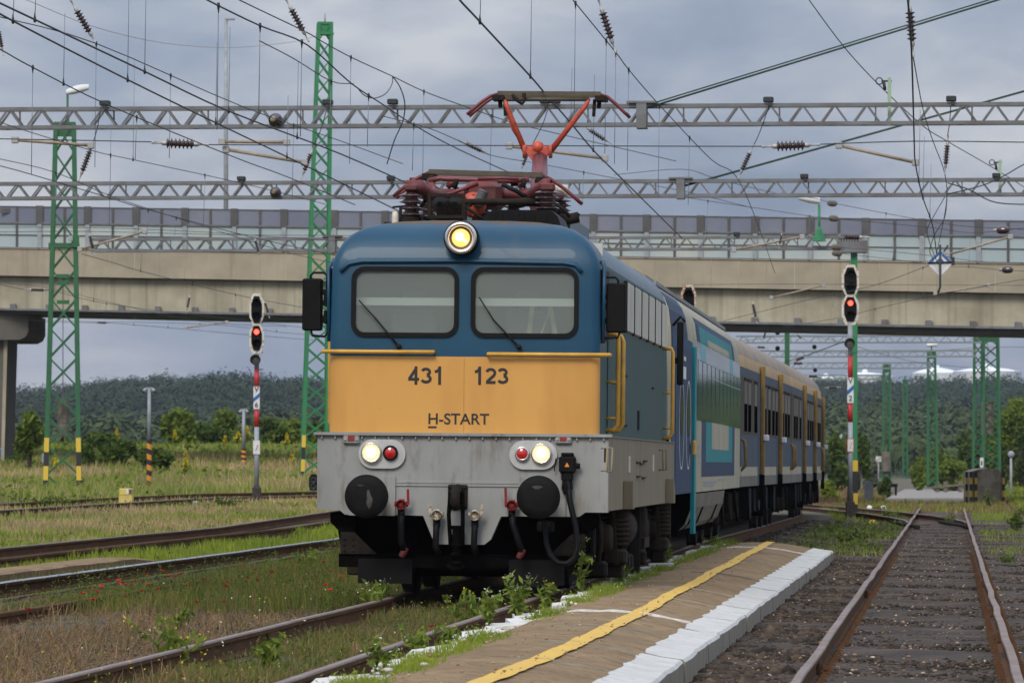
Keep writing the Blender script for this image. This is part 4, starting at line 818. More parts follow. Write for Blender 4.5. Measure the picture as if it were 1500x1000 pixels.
# ------------------------------------------------------------------ rails
RP = [(-.036, .158), (-.03, .17), (.03, .17), (.036, .158), (.034, .128), (.009, .115), (.009, .03), (.062, .012), (.062, 0), (-.062, 0), (-.062, .012), (-.009, .03), (-.009, .115), (-.034, .128)]
def rail(parent, pts, top="rail_head", name="rail", wob=.004, seed=0, hgt=1.0):
    """a flat-bottomed rail swept along points at rail-foot level"""
    r_ = random.Random(seed); m = MB(); rows_ = []
    pts = [Vector(p) for p in pts]
    for i, p in enumerate(pts):
        d = (pts[min(i + 1, len(pts) - 1)] - pts[max(i - 1, 0)]); d.z = 0; d.normalize(); n_ = Vector((d.y, -d.x, 0)); o_ = r_.uniform(-wob, wob); dz = r_.uniform(-wob, wob) * .8
        rows_.append([p + n_ * (a + o_) + Vector((0, 0, b * hgt + dz)) for a, b in RP])
    k = len(RP)
    for i in range(len(rows_) - 1):
        for j in range(k):
            l = (j + 1) % k; m.mi = 1 if j in (0, 1, 2) else 0; m.add([rows_[i][j], rows_[i][l], rows_[i + 1][l], rows_[i + 1][j]], [(0, 1, 2, 3)])
    m.mi = 0; m.add(rows_[0], [tuple(range(k))]); m.add(rows_[-1], [tuple(range(k))])
    return m.build(name, ["rail_rust", top], parent)
def along(fx, zf, y0_, y1_, st=2.5): return [(float(fx(y)), y, zf(float(fx(y)), y)) for y in np.arange(y0_, y1_ + .1, st)]
flat = lambda x, y: .01
def track(label, c, zf, y0_, y1_, tops=("rail_head", "rail_head"), sl=None, seed=1, st=2.5, wob=.004):
    t = thing("railway_track", label, "railway track")
    for s, tp in ((-.752, tops[0]), (.752, tops[1])): rail(t, along(lambda y: c(y) + s, zf, y0_, y1_, st), tp, seed=seed + int(s > 0), wob=wob)
    return t
t1 = track("track the train stands on, its weedy rails running out beneath the locomotive", T1, flat, 26, 200, seed=5)
t0 = track("straight rusty track on dark cinders at the right, curving past the platform's white edge", T0, lambda x, y: -.087, 26, 190, seed=9, wob=.009)
u2 = lambda y: T1(y) - 4.9
t2 = track("track with one shining rail left of the train, its other rail lost in the weeds", u2, lambda x, y: float(gz(x, y)) * 0 + interp(y, [40, 60, 110, 160, 240], [.04, .05, .09, .34, .74]) + (-.1 if x - T1(y) > -4.9 else 0), 40, 215, ("rail_shine", "rail_rust"), seed=13)
u3 = lambda y: T1(y) - 8.95
t3 = track("rusty track behind the low kerb, second to the left of the train", u3, lambda x, y: interp(y, [40, 75, 110, 130, 160, 240], [.05, .06, .12, .3, .5, .8]), 48, 215, ("rail_head", "rail_rust"), seed=17)
# far ladder track on the left, seen nearly side on
def polyrail(parent, px, seed, top="rail_rust"):
    pts = [H(*p) for p in px]; pts.sort(key=lambda v: v.y); out = []
    for i in range(len(pts) - 1):
        n_ = max(2, int((pts[i + 1] - pts[i]).length / 3))
        for k in range(n_): q = pts[i].lerp(pts[i + 1], k / n_); q.z = float(gz(q.x, q.y)) + .03; out.append(q)
    out.append(pts[-1] + Vector((0, 0, .03))); return rail(parent, out, top, seed=seed)
t4 = thing("railway_track", "far rusty track crossing behind the yellow cabinet and the left signal", "railway track")
polyrail(t4, [(-120, 770), (0, 759), (150, 749), (330, 738), (480, 735)], 21, "rail_head"); polyrail(t4, [(-120, 757), (0, 749), (150, 740), (300, 733), (480, 729)], 22)
# turnout leaving the right-hand track to the left
t5 = thing("railway_track", "diverging rails of the turnout curving off leftwards from the right-hand track", "railway track")
def div(side):
    pts = []
    for y in np.arange(141, 206, 2.5):
        t = (y - 141) / 64; x0 = float(T0(y)) + side * .75; pts.append((x0 - .05 - 6.4 * t ** 1.45, y, -.087 + .06 * t))
    return pts
rail(t5, div(1), seed=31); rail(t5, div(-1), seed=32)
m = MB(); 
for s in (-1, 1):
    x = float(T0(138)) + s * .66; m.tube([(x, 136, .0), (x + .01, 140, .02), (x - .08, 145, .04)], .05, 8)
m.build("check_rail", "dark_iron", t5)
# sleepers of the right-hand track: the nearest hundred are parts, the rest one mass
def sleeper_mesh(m, y, rr):
    c_ = float(T0(y)); d = Vector((.0802, 1, 0)).normalized(); n_ = Vector((d.y, -d.x, 0)); p = Vector((c_, y, -.170 + rr.uniform(-.022, .02))); hw = 1.25
    m.bar(p - n_ * hw, p + n_ * hw, .24, .12)
rr = random.Random(2); ylist = np.arange(30, 150, .62)
rest = MB()
for i, y in enumerate(ylist):
    if i < 98:
        m = MB(); sleeper_mesh(m, y, rr); m.build("sleeper", "sleeper", t0)
    else: sleeper_mesh(rest, y, rr)
so_ = rest.build("sleepers_beyond", "sleeper", t0); so_["kind"] = "stuff"
# fastenings and fish plates
m = MB()
for i, y in enumerate(ylist[:110]):
    for s in (-.752, .752):
        x = float(T0(y)) + s
        for e in (-.085, .085): m.box((x + e - .03, y - .05, -.085), (x + e + .03, y + .05, -.045)); m.box((x + e - .014, y - .014, -.045), (x + e + .014, y + .014, -.02))
fa = m.build("rail_fastenings", "rail_rust", t0); fa["kind"] = "stuff"
for y, s in ((42, -.752), (49.5, .752), (66, -.752), (72, .752), (58, .752)):
    x = float(T0(y)) + s; m = MB()
    for e in (-.028, .028):
        m.bar((x + e - .0802 * .35, y - .35, -.01), (x + e + .0802 * .35, y + .35, -.01), .03, .09)
        for k in (-.24, -.08, .08, .24): m.box((x + e * 1.9 - .015, y + k - .018, -.03), (x + e * 1.9 + .015, y + k + .018, .005))
    m.build("fish_plate", "rail_rust", t0)
for y, s in ((46, -.752), (40.5, .752), (50.5, .752)):
    x = float(T1(y)) + s; m = MB()
    for e in (-.028, .028): m.bar((x + e - .0765 * .35, y - .35, .085), (x + e + .0765 * .35, y + .35, .085), .03, .09)
    m.build("fish_plate", "rail_rust", t1)

# ------------------------------------------------------------------ platforms
pf_ = thing("platform", "low brown platform with a yellow line and a white edge beside the train", "platform")
PE = 91.3
def plat_row(y):
    xl = float(T1(y)) + 1.36; xr = float(T0(y)) - 1.66; w_ = xr - xl
    prof_ = [(0, .225), (.08, .245), (.22, .262), (.4, .262), (.55, .243), (.7, .20), (.72, .193)]
    return xl, xr, w_, prof_
def zplat(f): return np.interp(f, [0, .08, .22, .4, .55, .7, .86, 1], [.225, .245, .262, .262, .243, .20, .135, .105])
fs_ = list(np.linspace(.085, .82, 16)); rows_ = []; r3 = random.Random(4)
for y in np.arange(24, PE - .1, .4):
    xl, xr, w_, _ = plat_row(y); rows_.append([(xl + w_ * f + r3.uniform(-.004, .004), y + (f - .5) * .1, float(zplat(f)) + r3.uniform(-.004, .004)) for f in fs_])
m = MB(); m.smooth = True; m.grid(rows_)
bot = [(p[0], p[1], -.15) for p in rows_[-1]]; m.smooth = False; m.grid([rows_[-1], bot]); m.build("surface", "platform_top", pf_)
# white right-hand edge in cast lengths
y = 24.0; k = 0; r3 = random.Random(8)
while y < PE:
    L_ = min(2.0 + .0 * k, PE - y); m = MB(); a = []
    o_ = r3.uniform(-.008, .008); oz = r3.uniform(-.003, .003)
    n_ = 17; ra, rb, rc, rd, re = [], [], [], [], []
    for i in range(n_):
        yy = y + .003 + (L_ - .006) * i / (n_ - 1); xl, xr, w_, _ = plat_row(yy); e = o_ + .007 * math.sin(yy * 2.3 + k) + r3.uniform(-.003, .003); ei = .016 * math.sin(yy * 3.1 + k * 2) + r3.uniform(-.007, .007)
        ra.append((xl + w_ * .812 + ei, yy, float(zplat(.812)) + .008 + oz)); rb.append((xl + w_ * .90, yy, .132 + oz)); rc.append((xr - .02 + e, yy, .112 + oz)); rd.append((xr + e, yy, .09 + oz)); re.append((xr + e + .006, yy, -.13))
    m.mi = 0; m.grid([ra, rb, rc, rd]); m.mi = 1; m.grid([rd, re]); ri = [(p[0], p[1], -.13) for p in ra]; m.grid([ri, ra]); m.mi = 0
    for i in (0, n_ - 1): m.mi = 1; m.add([ra[i], rb[i], rc[i], rd[i], re[i], ri[i]], [(0, 1, 2, 3, 4, 5)])
    m.build("white_edge_slab", ["edge_white", "edge_side"], pf_); y += L_; k += 1
# worn yellow line
rows_ = []; r3 = random.Random(5)
for y in np.arange(24, PE - .3, .3):
    xl, xr, w_, _ = plat_row(y); wob = .012 * math.sin(y * .55) + .006 * math.sin(y * 2.3); fc = float(np.interp(y, [30, 33, 42, 60, 82, 92], [.5, .51, .55, .51, .455, .44])); f0, f1 = fc - .04 + (wob + r3.uniform(-.006, .006)) / w_, fc + .04 + (wob + r3.uniform(-.006, .006)) / w_
    rows_.append([(xl + w_ * f, y, float(zplat(f)) + .0125) for f in np.linspace(f0, f1, 4)])
m = MB(); m.grid(rows_); m.build("yellow_line", "line_yellow", pf_)
# pale cross joint and cracks
for y, w2, mt in ((47.6, .035, "crumb_white"), (85, .05, "crumb_white"), (57.2, .03, "edge_side"), (65, .03, "weight"), (74, .03, "edge_side"), (39.6, .02, "edge_side"), (53, .02, "edge_side"), (80, .02, "edge_side"), (43.5, .02, "edge_side"), (36.2, .02, "edge_side")):
    xl, xr, w_, _ = plat_row(y); hj = .02 if w2 > .033 else .014; m = MB(); m.grid([[(xl + w_ * f, y + o_ + (f - .5) * .1 + .04 * math.sin(f * 11 + y), float(zplat(f)) + zz * (.5 + .5 * abs(math.sin(f * 17 + y)))) for f in np.linspace(.16 if w2 > .033 else .1 + .3 * abs(math.sin(y)), .81, 22)] for o_, zz in ((0, -.01), (.005, hj), (.05, hj), (.055, -.01))]); m.build("joint", mt, pf_)
# crumbling white left edge
rr = random.Random(12); y = 24.0; k = 0
while y < PE:
    m = MB(); L_ = rr.uniform(.45, 1.1)
    if rr.random() < .86:
        xl, xr, w_, _ = plat_row(y); b = MB(); o_ = rr.uniform(-.05, .05); z = .235 + rr.uniform(-.05, .03); a_ = rr.uniform(.13, .22)
        vs = [(xl + o_ - a_ + rr.uniform(-.03, .03), y, z - .03), (xl + o_ + a_ * .6, y + .03, z), (xl + o_ + a_ * .6 + rr.uniform(-.04, .04), y + L_ * .9, z + rr.uniform(-.02, .02)), (xl + o_ - a_ + rr.uniform(-.04, .04), y + L_ * .95, z - .02)]
        m.add(vs + [(v[0] + .01 * (1 if i in (1, 2) else -1), v[1], -.1) for i, v in enumerate(vs)], [(0, 1, 2, 3), (0, 1, 5, 4), (1, 2, 6, 5), (2, 3, 7, 6), (3, 0, 4, 7)]); m.build("edge_chunk", "crumb_white", pf_)
    y += L_
m = MB(); rows_ = [[(plat_row(y)[0] + .02, y, -.1), (plat_row(y)[0] + .03, y, .20), (plat_row(y)[0] + plat_row(y)[2] * .085, y, .243)] for y in np.arange(24, PE, 1.0)]; m.grid(rows_); m.build("rough_verge", "platform_top", pf_)
# low kerb on the left, facing the shining rail
kb = thing("platform_kerb", "low earth-topped platform kerb with a shadowed face, left of the shining rail", "kerb")
def kx(y): return float(T1(y)) - 6.52
m = MB(); rows_ = []
r3 = random.Random(6)
for y in np.arange(50, 97, .8):
    e = r3.uniform(-.05, .05); f = 1 if y < 78 else max(.02, 1 - (y - 78) / 7); rows_.append([(kx(y) + e, y, -.1), (kx(y) + e - .03, y, .20 * f), (kx(y) - .12, y, .225 * f), (kx(y) - .6, y, .22 * f), (kx(y) - 1.0, y, -.1)])
m.grid(rows_); m.add(rows_[0], [(0, 1, 2, 3, 4)]); m.add(rows_[-1], [(0, 1, 2, 3, 4)]); m.build("kerb_stone", "platform_top", kb)
# road crossing in the distance, right
a = [H(1300, 731), H(1442, 731), H(1425, 717.5), H(1325, 717.5)]
m = MB(); m.add([(p.x, p.y, float(gz(p.x, p.y)) + .06) for p in a] + [(p.x, p.y, float(gz(p.x, p.y)) - .2) for p in a], [(0, 1, 2, 3), (0, 1, 5, 4), (1, 2, 6, 5), (2, 3, 7, 6), (3, 0, 4, 7)]); o = m.build("road", "asphalt_pale", None); tag(o, "pale strip of road crossing the end of the right-hand track", "road", kind="structure")
# ------------------------------------------------------------------ road bridge across the yard
YL, YR = 226.0, 205.0
br = thing("road_bridge", "pale concrete road bridge with glass noise barriers crossing the whole yard", "bridge", W(750, 440, 215))
BO = br.location.copy()
def B(pyl, pyr, t, back=0.0):
    """point on the bridge: t runs 0..1 across the photograph, back is metres behind its near face"""
    a, b = W(0, pyl, YL), W(1500, pyr, YR); p = a.lerp(b, t); n_ = Vector((YL - YR, (b - a).x, 0)).normalized()
    return p + n_ * back - BO
T_A, T_B = -.9, 1.9
def slab(name, top, bot, b0, b1, m_, ta=T_A, tb=T_B, parent=None, seg=1):
    m = MB()
    for i in range(seg):
        u, v = lerp(ta, tb, i / seg), lerp(ta, tb, (i + 1) / seg)
        P_ = [B(*bot, u, b0), B(*bot, v, b0), B(*bot, v, b1), B(*bot, u, b1), B(*top, u, b0), B(*top, v, b0), B(*top, v, b1), B(*top, u, b1)]
        m.add(P_, [(0, 3, 2, 1), (4, 5, 6, 7), (0, 1, 5, 4), (1, 2, 6, 5), (2, 3, 7, 6), (3, 0, 4, 7)])
    return m.build(name, m_, parent or br)
fas = slab("deck_fascia", (364, 387), (403.5, 429.5), 0, 13, "concrete")
slab("fascia_lip", (362.8, 385.6), (364, 387), -.05, .3, "concrete", parent=fas)
for k in range(-2, 42):
    t = (20 + k * 38.2 * 1.02) / 1500
    if -.05 < t < 1.06: m = MB(); p = B(364.5, 387.5, t, -.012); q = B(403, 429, t, -.012); m.box((p.x - .02, p.y, q.z), (p.x + .02, p.y + .1, p.z)); m.build("deck_joint", "girder_concrete", fas)
gir = slab("girder", (403.7, 429.7), (451, 478.5), .40, 11.5, "girder_concrete")
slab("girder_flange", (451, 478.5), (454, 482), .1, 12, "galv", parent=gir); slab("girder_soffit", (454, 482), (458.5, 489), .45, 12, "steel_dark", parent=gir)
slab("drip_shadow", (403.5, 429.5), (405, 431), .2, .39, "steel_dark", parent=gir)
for k in range(-3, 29):
    t = (15 + k * 57.6) / 1500 if k < 12 else (15 + 11 * 57.6 + (k - 11) * 60) / 1500
    if -.1 < t < 1.1:
        m = MB(); p = B(444.5, 471.5, t, .28); q = B(451, 478.4, t, .28); m.box((p.x - .12, p.y - .1, q.z), (p.x + .12, p.y + .24, p.z)); m.build("flange_bracket", "galv", gir)
bar = slab("barrier_rail", (325.2, 345.2), (327.4, 347.4), -.06, .1, "galv"); slab("barrier_foot_rail", (361.5, 384.2), (362.6, 385.4), -.06, .1, "galv", parent=bar); slab("barrier_mid_rail", (343, 364.2), (343.9, 365.1), -.03, .05, "steel_dark", parent=bar); slab("barrier_top_rail", (301.4, 323), (302.5, 324.1), -.02, .1, "galv", parent=bar)
up = slab("upper_panes", (302.4, 324), (325.2, 345.2), .02, .06, "purple_panel"); lo_ = slab("lower_panes", (327.4, 347.4), (361.5, 384.2), .02, .06, "pale_panel")
for k in range(-3, 24):
    t = (66 + k * 76.4) / 1500
    if -.12 < t < 1.12:
        m = MB(); p = B(300.5, 322.5, t, -.10); q = B(327, 347, t, -.10); a, b = Vector((p.x - .16, p.y, q.z)), Vector((p.x + .14, p.y + .1, p.z)); m.box(a, b); po = m.build("barrier_post", "steel_dark", bar)
        m = MB(); r_ = B(362, 385, t, -.06); m.box((p.x - .1, p.y + .02, r_.z), (p.x + .08, p.y + .1, q.z)); m.build("post_foot", "post_grey", po)
        m = MB(); t2 = t + 38.2 / 1500; p = B(302, 324, t2, -.04); r_ = B(362, 385, t2, -.04); m.box((p.x - .045, p.y, r_.z), (p.x + .045, p.y + .05, p.z)); m.build("barrier_mullion", "steel_dark", bar)
a = W(0, 302, YL); b = W(5, 308, YL); m = MB(); p = B(308.5, 330, .007, -.08); m.box((p.x - .22, p.y, p.z - .1), (p.x + .22, p.y + .06, p.z + .1)); m.build("dark_plate", "steel_dark", bar)
# pier at the left
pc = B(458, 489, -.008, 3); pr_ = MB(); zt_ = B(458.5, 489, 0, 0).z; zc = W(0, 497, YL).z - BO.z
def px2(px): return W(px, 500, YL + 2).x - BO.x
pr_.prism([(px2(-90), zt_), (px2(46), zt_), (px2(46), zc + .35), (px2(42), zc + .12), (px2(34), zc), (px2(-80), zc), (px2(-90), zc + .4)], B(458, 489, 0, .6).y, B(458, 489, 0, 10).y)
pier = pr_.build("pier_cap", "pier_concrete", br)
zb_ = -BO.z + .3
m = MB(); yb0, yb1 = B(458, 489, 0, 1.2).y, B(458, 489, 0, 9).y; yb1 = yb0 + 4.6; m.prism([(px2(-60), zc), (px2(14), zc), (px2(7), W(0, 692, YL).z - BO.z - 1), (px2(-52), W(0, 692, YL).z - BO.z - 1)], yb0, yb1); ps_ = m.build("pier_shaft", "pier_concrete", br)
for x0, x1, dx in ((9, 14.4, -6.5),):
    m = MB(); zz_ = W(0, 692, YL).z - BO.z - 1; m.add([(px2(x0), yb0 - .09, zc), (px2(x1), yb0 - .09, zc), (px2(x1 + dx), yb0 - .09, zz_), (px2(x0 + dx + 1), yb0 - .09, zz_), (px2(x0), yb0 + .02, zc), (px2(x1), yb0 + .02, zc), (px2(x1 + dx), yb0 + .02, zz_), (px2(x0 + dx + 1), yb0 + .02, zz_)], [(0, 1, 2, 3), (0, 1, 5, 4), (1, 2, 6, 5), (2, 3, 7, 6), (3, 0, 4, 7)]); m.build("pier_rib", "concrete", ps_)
m = MB(); yg = yb0 - .012
for pl in ([(0, 659), (3, 656), (6, 660), (3, 663), (8, 666), (5, 672), (1, 674)], [(1, 677), (6, 675), (8, 681), (3, 684), (0, 681)], [(-6, 660), (-2, 657), (-1, 672), (-5, 676)]):
    m.tube([Vector((px2(a), yg, W(0, b, YL).z - BO.z)) for a, b in pl], .05, 5)
m.build("graffiti", "graffiti_blue", ps_)
# street lamp on the bridge
p = W(331, 330, 229); m = MB(); st = thing("street_lamp", "tall slim grey lamp column rising from the bridge behind the glass barrier", "street lamp", p)
m.tube([(0, 0, -.8), (0, 0, W(331, 26, 229).z - p.z)], [.11, .075], 10); m.build("pole", "post_grey", st)
m = MB(); z = W(331, 28, 229).z - p.z; m.bbox((0, -.12, z - .05), (.38, .12, z + .04), .02); m.build("lamp_head", "post_grey", st)

# ------------------------------------------------------------------ lattice masts
def mast(label, base, top, wb, wt, mat_="mast_green", yaw=0.0, depth=None, band=None, cat="catenary mast", name="lattice_mast", panels=9, legw=.085, Yd=None, nocap=False, group=None):
    """four-legged lattice mast; base/top are photograph pixels, widths in pixels"""
    b = H(*base) if Yd is None else W(base[0], base[1], Yd)
    Y = b.y; s = Y / FPX; ht = (base[1] - top[1]) * s; dx = (top[0] - base[0]) * s; hw, tw = wb * s / 2, wt * s / 2; hd, td = (depth or wb) * s / 2, (depth or wt) * s / 2
    t = thing(name, label, cat, b, (0, 0, yaw), group)
    def c(i, f): sx, sy = ((-1, -1), (1, -1), (1, 1), (-1, 1))[i]; return Vector((sx * lerp(hw, tw, f) + dx * f, sy * lerp(hd, td, f), lerp(-.3, ht, f)))
    for i in range(4):
        m = MB(); m.bar(c(i, 0), c(i, 1), legw); l = m.build("mast_leg", mat_, t)
        if band and i in (0, 1):
            for k in range(4):
                z0 = k * .42 / ht + .3 / ht; z1 = z0 + .42 / ht; m = MB(); a, e = c(i, z0), c(i, z1); m.bar(a + Vector((0, -.008, 0)), e + Vector((0, -.008, 0)), legw + .012); m.build("warning_band", "stripe_black" if k % 2 == 0 else "stripe_yellow", l)
    m = MB()
    fr = [1 - (1 - k / panels) ** 1.0 for k in range(panels + 1)]
    for k in range(panels):
        for i in range(4):
            j = (i + 1) % 4; m.bar(c(i, fr[k]), c(j, fr[k + 1]), legw * .5, legw * .35)
            if i in (0, 2): m.bar(c(j, fr[k]), c(i, fr[k + 1]), legw * .5, legw * .35)
    m.build("lacing", mat_, t)
    if not nocap:
        m = MB(); z = ht; m.box((dx - tw - .05, -td - .05, z - .06), (dx + tw + .05, td + .05, z + .03)); m.box((dx - tw, -td - .01, z - .42), (dx + tw, -td + .02, z - .06)); m.build("head_plate", mat_, t)
    return t, s, ht, dx
def weights(t, x0, x1, z0, z1, n=9, y=0.0):
    m = MB()
    for k in range(n):
        a = lerp(z0, z1, k / n); b = lerp(z0, z1, (k + .93) / n); m.lathe([(.001, 0), ((x1 - x0) / 2, 0), ((x1 - x0) / 2 * 1.0, b - a), (.001, b - a)], ((x0 + x1) / 2, y, a), (0, 0, 1), 12, False)
    w_ = m.build("counterweight", "weight", t); m = MB(); m.tube([((x0 + x1) / 2, y, z0 - .15), ((x0 + x1) / 2, y, z1 + .35)], .03, 6); m.tube([((x0 + x1) / 2, y, z1 + .3), ((x0 + x1) / 2, y, z1 + 3.5)], .012, 5); m.build("weight_rod", "steel_dark", w_)
# the big mast left
L1, s, ht, dx = mast("big green lattice mast at the left, concrete weights inside, white lamp on top", (91.5, 724), (95, 181), 50, 26, "mast_green", .06, band=True, panels=13, legw=.135)
weights(L1, -.12 - .05, .2, (724 - 640) * s, (724 - 585) * s, 8)
m = MB(); z = (724 - 360) * s; m.box((-.42, -.42, z - .08), (.52, .42, z + .07)); m.box((.28, -.5, z - .06), (.52, -.42, z + .28)); m.build("cross_platform", "mast_green", L1)
m = MB(); m.bbox((.20, -.54, z + .12), (.33, -.5, z + .28), .01); m.build("junction_box", "post_grey", L1)
for zz in (405, 415, 443): m = MB(); z = (724 - zz) * s; m.box((-.16, -.43, z - .06), (.22, -.38, z + .06)); m.build("tie_plate", "mast_green", L1)
m = MB(); m.bbox((-.62, -.5, (724 - 678) * s), (-.47, -.42, (724 - 664) * s), .01); m.build("meter_box", "post_grey", L1)
def lamp(parent, x, y, z0, z1, hx0, hx1, hz0, hz1, pm="mast_green"):
    m = MB(); m.tube([(x, y, z0), (x, y, lerp(z0, z1, .35))], .055, 8); m.tube([(x, y, z0), (x, y, z1)], .035, 8); po = m.build("lamp_post", pm, parent)
    m = MB(); a, b = Vector((hx0, y, hz0)), Vector((hx1, y, hz1)); n_ = 7; rows_ = []
    for i in range(n_):
        f = i / (n_ - 1); p = a.lerp(b, f); wy = .13 * math.sin(math.pi * (.16 + .72 * f)) + .02; hh = .15 * (.7 + .4 * math.sin(math.pi * f))
        rows_.append([p + Vector((0, wy * math.cos(t), hh * (math.sin(t) if math.sin(t) > 0 else .55 * math.sin(t)))) for t in np.linspace(0, 2 * math.pi, 12, endpoint=False)])
    m.smooth = True; m.grid(rows_, True); m.smooth = False; m.add(rows_[0], [tuple(range(12))]); m.add(rows_[-1], [tuple(range(12))]); m.build("lamp_head", "lamp_shell", parent)
lamp(L1, (99 - 91.5) * s, -.1, (724 - 190) * s, (724 - 140) * s, (97 - 91.5) * s, (130 - 91.5) * s, (724 - 137) * s, (724 - 129) * s)
L2, s2, *_ = mast("tallest green lattice mast, tapering up to a spike, behind the locomotive's left mirror", (459, 708), (476, 34), 36, 18, "mast_green_light", .1, band=True, panels=26, legw=.12)
m = MB(); m.tube([(17 * s2, 0, 674 * s2), (17 * s2, 0, 688 * s2)], .03, 6); m.build("spike", "post_grey", L2); m = MB(); z = (708 - 50) * s2; m.box((17 * s2 - .3, -.3, z - .04), (17 * s2 + .3, .3, z + .04)); m.build("head_frame", "mast_green_light", L2)
# masts beyond the bridge, right
def far_mast(label, base, top, wb, wt, Yd, **k):
    b = W(base[0], base[1], Yd); 
    return mast(label, base, top, wb, wt, Yd=Yd, legw=.10, **k)
M1, sa, *_ = far_mast("green lattice mast with hanging weights right behind the striped concrete block", (1452, 690), (1451, 488), 24, 21, 255, mat_="mast_green", panels=12)
weights(M1, -.45, .1, (690 - 637) * sa, (690 - 588) * sa, 8)
M1b, *_ = far_mast("thinner green lattice mast directly left of the one with weights, over the concrete block", (1432, 690), (1433, 490), 13, 11, 272, mat_="mast_green", panels=14)
M2, sb, *_ = far_mast("green lattice mast with a small lamp on top, beyond the road crossing", (1366, 702), (1364.5, 514), 14, 10, 290, mat_="mast_green", panels=15)
lamp(M2, -.05, 0, 188 * sb, 195 * sb, -.3, .25, 196 * sb, 197 * sb)
M3, sc_, *_ = far_mast("dark green lattice mast with slim weights at its foot, by the round sign", (1298.5, 700), (1299, 534), 11, 9, 300, mat_="mast_green", panels=14)
weights(M3, -.28, .2, (700 - 690) * sc_, (700 - 661) * sc_, 7, -.4)
M4, *_ = far_mast("smallest green lattice mast in the distance, between two bigger ones", (1326, 694), (1326, 556), 6.5, 5.5, 420, mat_="mast_green", panels=14)
# plain green posts
def hpost(label, px, pyt, pyb, wpx, Yd, band=None, mat_="mast_green"):
    p = W(px, pyb, Yd); s = Yd / FPX; w_ = wpx * s; h = (pyb - pyt) * s; t = thing("steel_post", label, "post", p)
    m = MB(); m.box((-w_ / 2, -w_ / 2, -.4), (-w_ / 2 + .03, w_ / 2, h)); m.box((w_ / 2 - .03, -w_ / 2, -.4), (w_ / 2, w_ / 2, h)); m.box((-w_ / 2 + .03, -.02, -.4), (w_ / 2 - .03, .02, h)); m.box((-w_ / 2, -w_ / 2 - .012, -.4), (w_ / 2, -w_ / 2, h)); m.build("shaft", mat_, t)
    if band:
        for k, (a, b) in enumerate(band): m = MB(); m.box((-w_ / 2 - .01, -w_ / 2 - .03, (pyb - b) * s), (w_ / 2 + .01, w_ / 2, (pyb - a) * s)); m.build("warning_band", ("stripe_yellow", "stripe_black")[k % 2], t)
    return t, s
YG = hit(1245.5, 760) + 6
gp, sg = hpost("plain green post right behind the right-hand signal, with a grey box at its head", 1251, 368, 757, 9.5, YG, ((674, 690), (690, 722), (722, 738), (738, 756)), "mast_green_light")
m = MB(); m.bbox((-25 * sg, -.35, (757 - 371) * sg), (19 * sg, .1, (757 - 352) * sg), .02); m.build("head_box", "galv", gp)
gp2, _ = hpost("short green post showing under the bridge just above the coach roofs", 1153, 484, 700, 7, 236)

# ------------------------------------------------------------------ portal beams
def beam(label, Yc, py_t, py_b, px0, px1, per, joint=None, clamps=(), tilt=-.08, disc=None, mat_="galv"):
    """box-section lattice beam square to the tracks"""
    c0 = W(750, py_t, Yc); t = thing("gantry_beam", label, "gantry beam", c0, (0, 0, math.atan(tilt)), "lattice beams across the tracks")
    s = Yc / FPX; h = (py_b - py_t) * s; xa, xb = (px0 - 750) * s, (px1 - 750) * s; d = .3; ch = 5.2 * s if Yc < 160 else 4 * s
    ch = min(ch, .075)
    for nm, y, z in (("top_chord", 0, 0), ("top_chord", d, 0), ("bottom_chord", 0, -h), ("bottom_chord", d, -h)):
        m = MB(); m.box((xa, y - ch / 2, z - ch / 2), (xb, y + ch / 2, z + ch / 2)); m.build(nm, mat_, t)
    m = MB(); n_ = int((xb - xa) / (per * s)); p_ = (xb - xa) / n_
    for k in range(n_):
        x = xa + k * p_
        for y in (0, d):
            m.bar((x + p_ * .12, y, -h + ch / 2), (x + p_ * .46, y, -ch / 2), .042, .035); m.bar((x + p_ * .56, y, -ch / 2), (x + p_ * .9, y, -h + ch / 2), .036, .03)
        if k % 3 == 0: m.bar((x + p_ * .78, d, -h), (x + p_ * .78, d, 0), .03); m.bar((x, 0, -h), (x + p_ * .5, d, -h), .03)
    m.build("lacing", mat_, t)
    if joint:
        m = MB(); x = (joint - 750) * s; m.box((x - .09, -.09, -h - .07), (x + .09, d + .06, .07)); m.box((x - .26, -.10, .045), (x + .26, d + .08, .08)); m.build("beam_joint", "galv", t)
    for cx in clamps:
        x = (cx - 750) * s; m = MB(); m.bbox((x - .11, -.1, .045), (x + .07, .12, .14), .015); m.box((x - .03, -.1, -.02), (x + .03, -.06, .045)); m.build("wire_clamp", "wire", t)
    if disc:
        x, z = (disc[0] - 750) * s, (py_t - disc[1]) * s; m = MB(); m.lathe([(.001, -.35), (.05, -.33), (.06, -.2), (.11, -.16), (.13, 0), (.10, .1), (.001, .12)], (x, -.05, z), (0, 1, 0), 20); dd = m.build("disc_insulator", "porcelain", t); m = MB(); m.lathe([(.05, -.36), (.04, -.38), (.001, -.385)], (x, -.05, z), (0, 1, 0), 12); m.build("insulator_cap", "tan_tube", dd)
    return t
YB1, YB2, YB3 = 96.0, 121.0, 150.0
b1 = beam("nearest and highest lattice beam, passing just under the raised pantograph's bow", YB1, 156, 183, -300, 1900, 46.2, 940, (150, 480, 576, 800, 815, 1127, 1393), disc=(402, 175))
b2 = beam("second lattice beam, passing behind the lowered pantograph", YB2, 266, 287.5, -300, 1900, 37, 997, (352, 1179, 1458, 573), disc=(402, 281))
b3 = beam("lattice beam running from the left mast's green platform in front of the noise barrier", YB3, 348.5, 365.5, 127, 1236, 30, 485, (700, 1080))
m_ = MB(); m_.tube([(0, 0, 0), (0, 0, .95)], .045, 8)
gl, sg2 = thing("platform_lamp", "white lamp on a short green post standing on the beam right of the locomotive roof", "lamp", W(1200, 352, YB3 - 1.0)), YB3 / FPX
